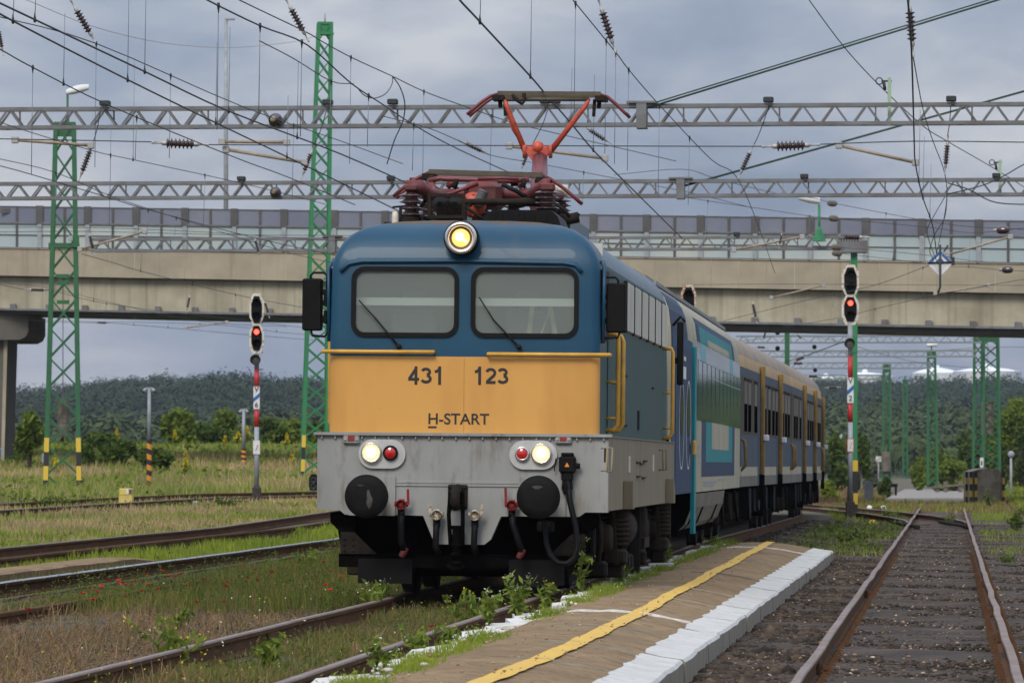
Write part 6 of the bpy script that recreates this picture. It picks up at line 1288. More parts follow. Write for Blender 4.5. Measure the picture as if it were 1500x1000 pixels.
b = H(185, 743); s = b.y / FPX; t = thing("relay_cabinet", "weathered yellow cabinet standing beside the far left track", "cabinet", b); m = MB(); w_ = 10 * s; m.bbox((-w_, -.3, -.15), (w_, .3, 19 * s), .015); m.build("lower_box", "box_yellow", t); m = MB(); m.bbox((-w_ * .92, -.27, 19 * s), (w_ * .95, .27, 28 * s), .015); m.box((-w_, -.31, 18.2 * s), (w_, .31, 19.2 * s)); hb = m.build("upper_box", "box_yellow", t); m = MB(); m.box((w_ * .1, -.285, 20 * s), (w_ * .45, -.268, 27 * s)); m.build("notice", "sign_white", hb); m = MB(); m.box((w_ * .5, -.285, 20 * s), (w_ * .9, -.268, 27 * s)); m.build("dark_label", "steel_dark", hb); m = MB(); m.bbox((-w_ * .1, -.32, 9 * s), (w_ * .05, -.3, 11 * s), .004); m.build("latch", "steel_dark", t)
def indicator(label, px, py, wpx, dark=False):
    b = H(px, py); s = b.y / FPX; t = thing("point_indicator", label, "point indicator", b)
    for k in (-1, 1): m = MB(); m.lathe([(.001, -wpx * .16 * s), (wpx * .14 * s, -wpx * .1 * s), (wpx * .17 * s, 0), (wpx * .14 * s, wpx * .1 * s), (.001, wpx * .16 * s)], (k * wpx * .34 * s, 0, wpx * .15 * s), (1, 0, 0), 14); m.build("white_weight", "sign_white", t)
    m = MB(); m.bbox((-wpx * .22 * s, -.15, -.1), (wpx * .22 * s, .15, wpx * .22 * s), .02); m.build("lever_box", "black_paint", t); return t
indicator("white and black point indicator on the far left track", 277, 741, 26)
indicator("white and black point indicator in front of the grey stone right of the right signal", 1284, 749, 30)
b = H(283, 725); s = b.y / FPX; t = thing("point_machine", "small black point machine with a yellow lid, in the left-hand grass", "point machine", b); m = MB(); m.bbox((-14 * s, -.25, -.1), (14 * s, .25, 4 * s), .02); m.build("base", "black_paint", t); m = MB(); m.bbox((-7 * s, -.2, 4 * s), (8 * s, .2, 7 * s), .02); m.build("lid", "stripe_yellow", t)
b = H(1278, 771); s = b.y / FPX; t = thing("point_machine", "low black point machine with a yellow lid beside the turnout", "point machine", b); m = MB(); m.bbox((-24 * s, -.2, -.1), (40 * s, .2, 4.5 * s), .02); m.build("base", "black_paint", t); m = MB(); m.prism([(-6 * s, 4.5 * s), (6 * s, 4.5 * s), (3 * s, 10 * s), (-3 * s, 10 * s)], -.15, .15); m.build("lid", "stripe_yellow", t)
b = H(459.5, 727); s = b.y / FPX; t = thing("dwarf_signal", "dwarf signal with a black head on a blue foot beside the locomotive's left edge", "dwarf signal", b); m = MB(); m.bbox((-6 * s, -.2, -.2), (6 * s, .2, 8 * s), .02); m.build("foot", "sign_blue", t); m = MB(); m.prism([(-5.5 * s, 9 * s), (5.5 * s, 9 * s), (6.5 * s, 14 * s), (6.5 * s, 28 * s), (3 * s, 33 * s), (-3 * s, 33 * s), (-6.5 * s, 28 * s), (-6.5 * s, 14 * s)], -.15, .15); h_ = m.build("head", "black_paint", t)
for zz in (15, 24): m = MB(); m.lathe([(4 * s, 0), (4.2 * s, -.15), (3.6 * s, -.15), (3.5 * s, -.02), (.001, -.03)], (0, -.15, zz * s), (0, 1, 0), 14); m.build("lens", "steel_dark", h_)
b = H(1272.5, 736); s = b.y / FPX; t = thing("marker_stone", "grey round-topped marker stone right of the right signal", "marker stone", b); m = MB(); w_ = 6.3 * s; m.prism([(-w_, -.2), (w_, -.2), (w_, 27 * s), (w_ * .7, 31 * s), (0, 32.5 * s), (-w_ * .7, 31 * s), (-w_, 27 * s)], -.14, .14); m.build("stone", "grey_stone", t)
b = H(1296, 727); s = b.y / FPX; t = thing("round_sign", "round white sign with a dark bar on a low black frame in the distance", "sign", b); m = MB(); m.box((-24 * s, .05, 14 * s), (19 * s, .2, 19 * s)); m.box((15 * s, .05, -.2), (18 * s, .2, 14 * s)); m.box((-20 * s, .05, -.2), (-17 * s, .2, 14 * s)); m.build("frame", "black_paint", t); m = MB(); m.lathe([(.001, -.03), (5.6 * s, -.03), (5.6 * s, .03)], (0, 0, 17.5 * s), (0, 1, 0), 22); d_ = m.build("disc", "sign_white", t); m = MB(); m.box((-4.4 * s, -.04, 16.9 * s), (4.4 * s, -.031, 18.3 * s)); m.build("bar", "steel_dark", d_)
b = W(1287, 672, 300); s = 300 / FPX; t = thing("small_sign", "small white square sign with a slash beside the dark mast's foot", "sign", W(1287, 705, 300)); m = MB(); m.box((-4 * s, -.02, 29 * s), (4 * s, .02, 37 * s)); q = m.build("plate", "sign_white", t); m = MB(); m.bar((-3.4 * s, -.03, 30 * s), (3.4 * s, -.03, 36 * s), .05, .012); m.build("slash", "steel_dark", q); m = MB(); m.tube([(0, .04, -.3), (0, .04, 30 * s)], .04, 6); m.build("post", "post_grey", t)
b = H(1481, 730); s = b.y / FPX; t = thing("round_sign", "grey back of a round sign on a thin post at the right edge", "sign", b); m = MB(); m.tube([(0, 0, -.2), (0, 0, 66 * s)], 1.8 * s, 8); m.build("post", "post_grey", t); m = MB(); m.lathe([(.001, -.03), (5 * s, -.03), (5 * s, .03), (.001, .03)], (0, -.05, 65 * s), (0, 1, .05), 18); m.build("disc", "post_grey", t)
# striped concrete block
b = H(1446, 737); s = b.y / FPX; t = thing("concrete_block", "mossy concrete block with yellow and black striped corner posts at the right", "concrete block", b, (0, 0, .12)); w_ = 24 * s; m = MB()
r_ = random.Random(5); top = [(-w_ * .98, 0), (w_, 0), (w_ * 1.0, 46 * s), (w_ * .5, 50 * s), (0, 51.5 * s), (-w_ * .5, 50 * s), (-w_ * .95, 47 * s)]; m.prism([(x, z - (.3 if z == 0 else 0)) for x, z in top], 0, 1.6); m.build("block", "block_concrete", t)
for x, n_ in ((-w_ * 1.02, 0), (-w_ * .72, 1), (-w_ * 1.22, 2), (w_ * 1.0, 3)):
    m = MB(); k = 5
    for i in range(k): m.mi = i % 2; m.box((x - .05, -.12 + .25 * (n_ == 2), i * 47 * s / k - (.2 if i == 0 else 0)), (x + .05, .0 + .25 * (n_ == 2), (i + 1) * 47 * s / k - (0 if i < k - 1 else .02)))
    m.build("striped_corner", ["stripe_black", "stripe_yellow"], t)
b = H(1385, 722); s = b.y / FPX; t = thing("rail_fence", "low weathered wooden rail beyond the road crossing", "fence", b)
for x in (-12, 0, 22): m = MB(); m.bbox((x * s - .12, -.1, -.2), (x * s + .12, .1, 17 * s), .02); m.build("fence_post", "weight", t)
m = MB(); m.bar((-26 * s, -.12, 8 * s), (28 * s, -.12, 13 * s), .12, .1); m.build("fence_rail", "weight", t)
b = H(1413, 700) ; 
t = thing("small_sign", "narrow white board with a dark figure above the striped concrete block", "sign", W(1438, 690, 244)); s = 244 / FPX; m = MB(); m.box((-2.6 * s, -.02, 6 * s), (2.6 * s, .02, 20 * s)); q = m.build("board", "sign_white", t); m = MB(); m.box((-1.2 * s, -.03, 9 * s), (1.0 * s, -.021, 15 * s)); m.build("figure", "steel_dark", q); m = MB(); m.tube([(0, .04, -1), (0, .04, 8 * s)], .04, 6); m.build("post", "post_grey", t)
# white storage tanks on the far hill
for lab, x0, x1, yt, yr, yb, Yd in (("white storage tank on the hill, leftmost, behind the distant masts' wires", 1222, 1312, 545, 552, 566, 2350), ("white storage tank on the hill, middle one with a small knob on its roof", 1336, 1408, 538, 547, 566, 2300), ("white storage tank on the hill, largest and farthest right", 1396, 1496, 537, 545, 572, 2200), ("low white storage tank roof on the hill, far left of the tanks", 1180, 1240, 551, 556, 566, 2420)):
    xc = (x0 + x1) / 2; b = W(xc, yb, Yd); s = Yd / FPX; r_ = (x1 - x0) / 2 * s; h = (yb - yr) * s; hr = (yr - yt) * s; t = thing("storage_tank", lab, "storage tank", b); m = MB(); m.lathe([(r_, -6), (r_, h), (r_ * 1.01, h + .2)], (0, 0, 0), (0, 0, 1), 48); m.build("shell", "tank_white", t); m = MB(); m.lathe([(r_ * 1.01, h + .2), (r_ * .6, h + hr * .62), (r_ * .2, h + hr * .95), (.01, h + hr)], (0, 0, 0), (0, 0, 1), 48); rf = m.build("roof", "tank_white", t); m = MB(); m.lathe([(1.2, h + hr * .85), (1.2, h + hr + 1), (.01, h + hr + 1.4)], (0, 0, 0), (0, 0, 1), 12); m.build("vent", "tank_white", rf)
# ------------------------------------------------------------------ foliage
leafmat("grass_green", [(.065, .105, .012), (.10, .15, .02), (.145, .19, .032), (.18, .165, .05), (.21, .14, .075), (.08, .12, .018)])
leafmat("grass_bright", [(.15, .23, .018), (.21, .29, .028), (.28, .32, .05), (.17, .24, .025)])
leafmat("grass_straw", [(.26, .17, .085), (.21, .12, .07), (.32, .23, .13), (.13, .12, .035), (.25, .135, .085), (.17, .145, .055)])
leafmat("grass_meadow", [(.18, .26, .032), (.26, .31, .06), (.36, .35, .12), (.16, .24, .028), (.40, .34, .17), (.22, .28, .045)])
leafmat("weed_leaf", [(.05, .085, .014), (.085, .125, .022), (.12, .16, .03), (.07, .105, .02), (.14, .15, .04)])
leafmat("dry_stem", [(.12, .075, .045), (.20, .13, .075), (.085, .055, .035)], trans=.1)
leafmat("bush_leaf", [(.03, .06, .009), (.05, .09, .012), (.075, .125, .017), (.11, .155, .022), (.05, .09, .014)])
leafmat("bush_light", [(.08, .13, .014), (.125, .18, .02), (.18, .23, .03), (.09, .14, .02)])
leafmat("tree_dark", [(.018, .036, .007), (.032, .058, .011), (.05, .082, .014), (.075, .10, .02)])
leafmat("forest_leaf", [(.013, .031, .016), (.018, .038, .018), (.025, .047, .020), (.032, .054, .022), (.016, .035, .018)], trans=.1)
leafmat("silver_leaf", [(.16, .19, .14), (.22, .25, .19), (.12, .15, .10)])
leafmat("yellow_petal", [(.55, .45, .015), (.65, .53, .03), (.42, .38, .02)], trans=.15)
leafmat("white_petal", [(.6, .6, .55), (.7, .7, .66), (.5, .5, .4)], trans=.15)
leafmat("poppy_petal", [(.55, .02, .01), (.65, .035, .015), (.45, .012, .01)], trans=.15)
def blades(name, X, Y, Z, h, wd, m_, lean=.35, label=None, cat="grass", g_=rng):
    """bent blades of grass, two segments and a tip each"""
    n = len(X); a = g_.uniform(0, 2 * np.pi, n); ca, sa = np.cos(a), np.sin(a); b = g_.uniform(0, 2 * np.pi, n); ln = np.abs(g_.normal(0, lean, n)) * h
    ox, oy = np.cos(b) * ln, np.sin(b) * ln; V = np.zeros((n, 5, 3)); base = np.stack((X, Y, Z - .02), -1)
    w_ = np.stack((ca * wd, sa * wd, np.zeros(n)), -1); mid = base + np.stack((ox * .35, oy * .35, h * .58), -1); tip = base + np.stack((ox, oy, h), -1)
    V[:, 0] = base - w_; V[:, 1] = base + w_; V[:, 2] = mid + w_ * .7; V[:, 3] = mid - w_ * .7; V[:, 4] = tip
    o = (np.arange(n) * 5)[:, None]; loops = (o + np.array([0, 1, 2, 3, 3, 2, 4])).ravel(); sizes = np.tile([4, 3], n)
    ob = npmesh(name, V.reshape(-1, 3), loops, sizes, m_)
    return tag(ob, label or name, cat, kind="stuff") if label else ob
def leaf_quads(P_, size, up=.5, g_=rng, tall=1.0):
    """a rhombic leaf facing a random way at every point"""
    n = len(P_); d = g_.normal(size=(n, 3)); d[:, 2] += up; d /= np.linalg.norm(d, axis=1)[:, None]; r_ = g_.normal(size=(n, 3)); t = np.cross(d, r_); t /= np.linalg.norm(t, axis=1)[:, None] + 1e-9; b = np.cross(d, t)
    s = (np.asarray(size) * g_.uniform(.6, 1.25, n))[:, None]; V = np.stack((P_ - t * s * tall, P_ - b * s * .5, P_ + t * s * tall, P_ + b * s * .5), 1); return V.reshape(-1, 3)
def quads(name, V, m_, parent=None): n = len(V) // 4; return npmesh(name, V, np.arange(n * 4), np.full(n, 4), m_, parent=parent)
def dens(n, ulo, uhi, ylo, yhi, g_=rng, ref=T1, near=1.4):
    y = ylo + (yhi - ylo) * g_.random(n) ** near; u = g_.uniform(ulo, uhi, n); return ref(y) + u, y
def vn(x, y, sc, seed=0):
    """smooth value noise 0..1, for patchy growth"""
    q = np.random.default_rng(100 + seed).random((64, 64)); a, b = x / sc, y / sc; i, j = np.floor(a).astype(int), np.floor(b).astype(int); f, g2 = a - i, b - j; f = f * f * (3 - 2 * f); g2 = g2 * g2 * (3 - 2 * g2); i %= 64; j %= 64; i1, j1 = (i + 1) % 64, (j + 1) % 64
    return (q[i, j] * (1 - f) + q[i1, j] * f) * (1 - g2) + (q[i, j1] * (1 - f) + q[i1, j1] * f) * g2
def frame_ok(x, y, mgn=1.15): return np.abs(x) < 750 / FPX * y * mgn + 1.2
def patch(name, label, n, box, h0, h1, wd, m_, keep=None, lean=.35, ref=T1, near=1.4, zo=0.0, hm=None):
    x, y = dens(n, *box, ref=ref, near=near); k = frame_ok(x, y)
    if keep is not None: k &= keep(x, y)
    x, y = x[k], y[k]; z = gz(x, y) + zo; hh = rng.uniform(h0, h1, len(x)) * (.6 + .8 * vn(x, y, 1.3, 5)) * (1 if hm is None else hm(x, y)); w_ = wd * (.7 + .6 * rng.random(len(x))) * np.maximum(1, y / 70)
    return blades(name, x, y, z, hh, w_, m_, lean, label)
U = lambda x, y: x - T1(y)
norail = lambda x, y: (np.abs(np.abs(U(x, y)) - .75) > .07) & (np.abs(U(x, y) + 5.65) > .12)
greenzone = lambda x, y: (vn(x, y, 2.6, 1) + (np.clip((y - 57) / 24, -.42, .5)) > .62) & norail(x, y)
bare = lambda x, y: (vn(x, y, 2.2, 2) - (np.clip((y - 52) / 22, -.2, .7)) * .7 > .25) & norail(x, y)
patch("green_weeds", "green weeds and grass growing between the shining rail and the train's track", 80000, (-5.15, -.9, 40, 120), .10, .36, .005, "grass_green", greenzone, hm=lambda x, y: np.interp(U(x, y), [-5.2, -4.6, -3.6, -1.6, -.9], [.35, .5, 1, .9, .45]))
patch("dry_grass", "dry reddish grass and stalks at the lower left between the tracks", 20000, (-5.4, -.85, 33, 68), .04, .2, .005, "grass_straw", bare, lean=.9, hm=lambda x, y: np.interp(U(x, y), [-1.6, -.9], [1, .5]))
patch("track_weeds", "weeds growing between the rails in front of the locomotive", 18000, (-.66, .66, 32, 60), .03, .15, .006, "grass_green", lambda x, y: (vn(x, y, 1.1, 3) > .36), lean=.5)
patch("track_straw", "dry stalks between the rails in front of the locomotive", 5000, (-.66, .66, 32, 57), .05, .2, .005, "grass_straw", lambda x, y: vn(x, y, .9, 8) > .42, lean=.6)
patch("verge_grass", "bright grass tufts along the platform's crumbling left edge", 26000, (1.40, 1.66, 31, 92), .05, .15, .006, "grass_bright", lambda x, y: vn(x, y, 1.1, 4) > .46, near=1.2, zo=.2)
patch("verge_weeds", "low weeds between the train's right rail and the platform", 9000, (.86, 1.25, 32, 95), .04, .13, .006, "grass_green", lambda x, y: vn(x, y, 1.2, 6) > .4)
patch("left_rail_grass", "bright grass along the shining rail and over the low kerb", 42000, (-8.1, -5.8, 50, 130), .07, .24, .008, "grass_bright", lambda x, y: (vn(x, y, 2.5, 7) > .36) & (np.abs(U(x, y) + 6.6) > .32))
patch("siding_grass", "grass between the second and the far left tracks", 60000, (-20, -9.9, 62, 180), .06, .20, .010, "grass_meadow", lambda x, y: vn(x, y, 5, 9) > .2)
patch("siding_green", "greener grass beside the rusty track on the left", 26000, (-13.5, -9.9, 62, 170), .06, .22, .010, "grass_bright", lambda x, y: vn(x, y, 4, 10) > .42)
patch("meadow_grass", "tall pale grass on the bank at the left under the bridge", 170000, (-48, -14, 150, 330), .15, .5, .010, "grass_meadow", lambda x, y: (U(x, y) < -np.interp(y, [150, 175, 200], [17, 15, 9])), near=1.0)
patch("meadow_green", "green growth mixed into the bank at the left", 110000, (-48, -12, 165, 330), .15, .55, .012, "grass_bright", lambda x, y: (vn(x, y, 9, 11) > .42), near=1.0)
leafmat("grass_pale", [(.44, .31, .18), (.52, .40, .25), (.38, .27, .14), (.48, .33, .21), (.34, .30, .12)])
patch("pale_grass", "pale feathery grass in bands across the left sidings", 30000, (-22, -9.9, 100, 150), .1, .26, .008, "grass_pale", lambda x, y: (vn(x, y, 7, 61) > .5), near=1.0)
patch("pale_bank_grass", "pale straw-coloured grass at the foot of the left bank", 60000, (-44, -12, 158, 235), .25, .6, .009, "grass_pale", lambda x, y: (U(x, y) < -np.interp(y, [150, 175, 200], [17, 15, 9])) & (vn(x, y, 8, 62) > .56), near=1.0)
patch("verge_right", "grass and weeds on the bank right of the right-hand track", 90000, (2.6, 26, 60, 330), .08, .4, .0065, "grass_bright", lambda x, y: (vn(x, y, 4, 12) > .30 - .1 * (x - T0(y) > 5)) & (np.abs(x - T0(y) - 5) < 99), ref=T0, near=1.2)
patch("verge_right_straw", "dry grass on the bank right of the right-hand track", 40000, (2.2, 26, 60, 330), .08, .36, .006, "grass_straw", lambda x, y: vn(x, y, 3, 13) > .5, ref=T0, near=1.2)
notroad = lambda x, y: ~((y > 218) & (y < 345) & (np.abs(750 + x * FPX / y - 1372) < 76))
patch("turnout_grass", "grass round the turnout beyond the platform's end", 45000, (-4.2, 2.4, 96, 300), .04, .2, .007, "grass_bright", lambda x, y: (vn(x, y, 3, 14) > np.interp(y, [96, 120, 150, 175, 230], [.62, .55, .62, .30, .2])) & (U(x, y) > 1.7) & notroad(x, y) & ((np.abs(x - T0(y)) > .95) | (y > 186)), ref=T0, near=1.0)
patch("turnout_straw", "dry grass near the road crossing", 24000, (-9, 3, 180, 330), .08, .3, .009, "grass_straw", lambda x, y: (vn(x, y, 4, 15) > .45) & notroad(x, y) & (U(x, y) > 1.9), ref=T0, near=1.0)
def leafmass(name, label, n, box, size, z0, z1, m_, keep=None, ref=T1, near=1.4, zo=0.0, per=14, spread=.07):
    x, y = dens(n, *box, ref=ref, near=near); k = frame_ok(x, y)
    if keep is not None: k &= keep(x, y)
    x, y = x[k], y[k]; hh = rng.uniform(z0, z1, len(x)) * (.5 + .9 * vn(x, y, .9, 40)); n = len(x); f = rng.random((n, per)); sp = spread * np.maximum(1, y / 70)
    P_ = np.stack((x[:, None] + rng.normal(0, 1, (n, per)) * sp[:, None], y[:, None] + rng.normal(0, 1, (n, per)) * sp[:, None], gz(x, y)[:, None] + zo + hh[:, None] * (.15 + .85 * f)), -1).reshape(-1, 3)
    return tag(quads(name, leaf_quads(P_, np.repeat(size * np.maximum(1, y / 60), per), .4, rng, 1.5), m_), label, "weeds", kind="stuff")
leafmass("leafy_weeds", "small-leaved weeds mixed into the green growth left of the train", 6500, (-5.0, -.95, 36, 115), .013, .12, .36, "weed_leaf", lambda x, y: greenzone(x, y) & (vn(x, y, 1.4, 41) > .45))
leafmass("rail_weeds", "small-leaved weeds between the rails before the locomotive", 520, (-.6, .6, 32, 58), .013, .05, .2, "weed_leaf", lambda x, y: vn(x, y, .9, 42) > .5)
leafmass("verge_leaves", "leafy tufts along the platform's left edge", 620, (1.40, 1.6, 31, 92), .012, .04, .15, "grass_bright", lambda x, y: vn(x, y, 1.1, 4) > .42, zo=.2, per=16, spread=.06, near=1.2)
leafmass("dry_litter", "brown stalks and litter in the dry patch at the lower left", 2200, (-5.2, -.95, 33, 66), .010, .01, .12, "dry_stem", bare, per=16, spread=.10)
leafmass("bank_leaves", "leafy herbs mixed into the grass of the left bank", 2600, (-46, -13, 150, 320), .028, .2, .6, "bush_light", lambda x, y: (U(x, y) < -np.interp(y, [150, 175, 200], [17, 15, 9])) & (vn(x, y, 6, 43) > .5), near=1.0, spread=.16)
leafmass("siding_leaves", "low leafy weeds in the siding grass", 1500, (-19, -10, 62, 175), .016, .05, .22, "weed_leaf", lambda x, y: vn(x, y, 2.5, 44) > .58)
leafmass("right_leaves", "leafy weeds on the bank at the right", 1700, (2.5, 24, 62, 300), .018, .1, .45, "bush_light", lambda x, y: vn(x, y, 3, 45) > .45, ref=T0, near=1.1, spread=.1)
leafmass("turnout_leaves", "leafy weeds beyond the platform's end", 600, (-3.6, -.95, 95, 150), .018, .05, .22, "weed_leaf", lambda x, y: (U(x, y) > 1.8) & (vn(x, y, 2.2, 46) > .5), ref=T0, near=1.0)
# stones of the cinder bed
def stones(name, label, n, box, s0, s1, m_, ref=T0, keep=None, zoff=.03):
    ico = bmesh.new(); bmesh.ops.create_icosphere(ico, subdivisions=1, radius=1); bv = np.array([v.co[:] for v in ico.verts]); bf = np.array([[v.index for v in f.verts] for f in ico.faces]); ico.free()
    x, y = dens(n, *box, ref=ref, near=1.7); k = frame_ok(x, y)
    if keep is not None: k &= keep(x, y)
    x, y = x[k], y[k]; n = len(x); s = rng.uniform(s0, s1, n) * rng.uniform(.6, 1.3, n); sc = rng.uniform(.55, 1.25, (n, 1, 3)); jit = 1 + rng.uniform(-.28, .28, (n, len(bv), 1))
    ang = rng.uniform(0, 6.28, n); ca, sa = np.cos(ang), np.sin(ang); v = bv[None] * sc * jit; vx = v[..., 0] * ca[:, None] - v[..., 1] * sa[:, None]; vy = v[..., 0] * sa[:, None] + v[..., 1] * ca[:, None]
    V = np.stack((vx, vy, v[..., 2] * .7), -1) * s[:, None, None] + np.stack((x, y, gz(x, y) + zoff), -1)[:, None]; F_ = (bf[None] + (np.arange(n) * len(bv))[:, None, None]).reshape(-1)
    o = npmesh(name, V.reshape(-1, 3), F_, np.full(n * len(bf), 3), m_); return tag(o, label, "stones", kind="stuff")
leafmat("stone_mix", [(.016, .012, .010), (.03, .022, .016), (.046, .033, .023), (.078, .056, .039), (.022, .016, .013), (.12, .088, .062)], rough=.9, trans=0)
leafmat("stone_pale", [(.26, .2, .15), (.34, .26, .2), (.3, .15, .07), (.45, .42, .38), (.2, .13, .09)], rough=.9, trans=0)
leafmat("stone_brown", [(.12, .085, .06), (.08, .055, .04), (.17, .13, .1), (.06, .045, .036)], rough=.9, trans=0)
nr0 = lambda x, y: (np.abs(np.abs(x - T0(y)) - .752) > .075)
stones("cinders", "loose dark cinders along the right-hand track", 44000, (-1.72, 2.4, 31, 150), .010, .032, "stone_mix", keep=lambda x, y: nr0(x, y) & ((vn(x, y, 1.1, 50) > .2) | (np.abs(x - T0(y)) > .8)), zoff=.034)
stones("far_cinders", "dark cinders beyond the platform's end", 9000, (-4.2, -1.6, 90, 150), .02, .05, "stone_mix", keep=lambda x, y: U(x, y) > 1.0)
stones("pale_stones", "scattered pale and reddish stones among the cinders", 2200, (-1.7, 2.8, 31, 120), .007, .02, "stone_pale", zoff=.045, keep=nr0)
stones("cinder_heap", "coarser dark cinders banked against the platform's white edge", 4200, (-1.66, -.95, 31, 92), .025, .062, "stone_mix")
stones("brown_gravel", "brown gravel between the tracks at the lower left", 30000, (-5.2, -.85, 33, 66), .008, .024, "stone_brown", ref=T1, keep=norail, zoff=.0)
stones("edge_crumbs", "white crumbs along the platform's left edge", 40, (1.3, 1.62, 31, 90), .008, .03, "white_petal", ref=T1, zoff=.29)
stones("platform_grit", "grit and white crumbs scattered over the platform", 420, (1.6, 2.5, 30, 85), .004, .013, "stone_pale", ref=T1, zoff=.37, keep=lambda x, y: x < T0(y) - 2.1)
# poppies, small yellow flowers
def poppy():
    t = thing("poppy", "red poppy among the green weeds left of the train", "flower", group="red poppies left of the train"); m = MB(); m.tube([(0, 0, -.4), (.01, 0, .1), (0, 0, .36)], .004, 5); m.build("stem", "weed_leaf", t); m = MB()
    for k in range(5):
        a = k * 1.257; ca, sa = math.cos(a), math.sin(a); m.add([(0, 0, .36), (ca * .035 - sa * .025, sa * .035 + ca * .025, .385), (ca * .06, sa * .06, .40), (ca * .035 + sa * .025, sa * .035 - ca * .025, .385)], [(0, 1, 2, 3)])
    m.build("petals", "poppy_petal", t, fix=False); return t
pp = poppy(); r4 = random.Random(21)
spots = [(131, 865), (142, 861), (152, 858), (167, 849), (169, 854), (174, 850), (208, 851), (213, 853), (217, 856), (216, 865), (110, 868), (144, 868), (186, 874), (134, 879), (239, 862), (283, 882), (330, 852), (352, 829), (262, 840), (265, 842), (258, 845), (232, 836), (219, 841), (252, 844), (322, 858), (395, 838), (368, 846), (355, 852), (378, 850), (486, 864), (482, 857), (332, 882), (37, 893), (470, 823), (483, 838), (420, 820), (500, 843), (88, 803), (640, 917), (715, 888), (365, 833), (178, 856), (190, 858), (275, 858), (305, 848)]
for i, (px_, py_) in enumerate(spots):
    o = pp if i == 0 else copy_tree(pp); Yp = FPX * (CZ - .30) / (py_ - HY); x_ = (px_ - HX) * Yp / FPX; sc = r4.uniform(.45, .68); o.location = (x_, Yp, .31 - .38 * sc); o.rotation_euler = (r4.uniform(-.35, .1), r4.uniform(-.2, .2), r4.uniform(0, 6)); o.scale = (sc, sc, sc)
def flowers(name, label, n, box, size, zlo, zhi, m_, keep=None, ref=T1):
    x, y = dens(n, *box, ref=ref); k = frame_ok(x, y)
    if keep is not None: k &= keep(x, y)
    x, y = x[k], y[k]; P_ = np.stack((x, y, gz(x, y) + rng.uniform(zlo, zhi, len(x))), -1); return tag(quads(name, leaf_quads(P_, size, 1.0), m_), label, "flowers", kind="stuff")
flowers("yellow_flowers", "tiny yellow flowers in the weeds along the train's track", 900, (-1.6, 1.0, 32, 62), .010, .1, .36, "yellow_petal", lambda x, y: vn(x, y, 1.2, 20) > .5)
flowers("white_flowers", "tiny white flower heads in the weeds by the platform", 420, (-3, 1.5, 33, 80), .012, .12, .36, "white_petal", lambda x, y: vn(x, y, 1.5, 21) > .6)
# individual weeds with leafy stalks
def weed(label, px, py, hgt, spread, n, seed, fl=None, z0=None, name="weed_plant", Yd=None, leaf=.03, m_="weed_leaf", grp=None):
    g2 = np.random.default_rng(seed); b = H(px, py) if Yd is None else W(px, py, Yd)
    if z0 is not None: b = Vector((b.x, b.y, z0))
    t = thing(name, label, "plant", b, group=grp); m = MB(); tips = []; L = []
    for k in range(max(3, n // 14)):
        a = g2.uniform(0, 6.28); r_ = g2.uniform(.2, 1) * spread; h = hgt * g2.uniform(.55, 1.0); e = Vector((math.cos(a) * r_, math.sin(a) * r_, h)); mid = e * .5 + Vector((-e.x * .15, -e.y * .15, h * .08)); m.tube([(0, 0, -.05), mid, e], [.006 * hgt / .4, .004 * hgt / .4, .002], 5); tips.append(e)
        for q in range(n // max(3, n // 14)): f = g2.uniform(.15, 1); p = (mid * (f / .5) if f < .5 else mid.lerp(e, (f - .5) / .5)); L.append((p.x + g2.normal(0, leaf * .8), p.y + g2.normal(0, leaf * .8), p.z + g2.normal(0, leaf * .5)))
    m.build("stems", "dry_stem" if fl == "dry" else m_, t); P_ = np.array(L)
    quads("leaves", leaf_quads(P_, leaf, .5, g2, 1.5), m_, t)
    if fl and fl != "dry": 
        Q = np.array([[e.x + g2.normal(0, .02), e.y + g2.normal(0, .02), e.z + g2.uniform(-.03, .03)] for e in tips for _ in range(3)]); quads("blossoms", leaf_quads(Q, leaf * .42, 1, g2), fl, t)
    return t
leafmat("weed_bright", [(.11, .17, .02), (.16, .22, .03), (.21, .26, .045), (.09, .14, .02)])
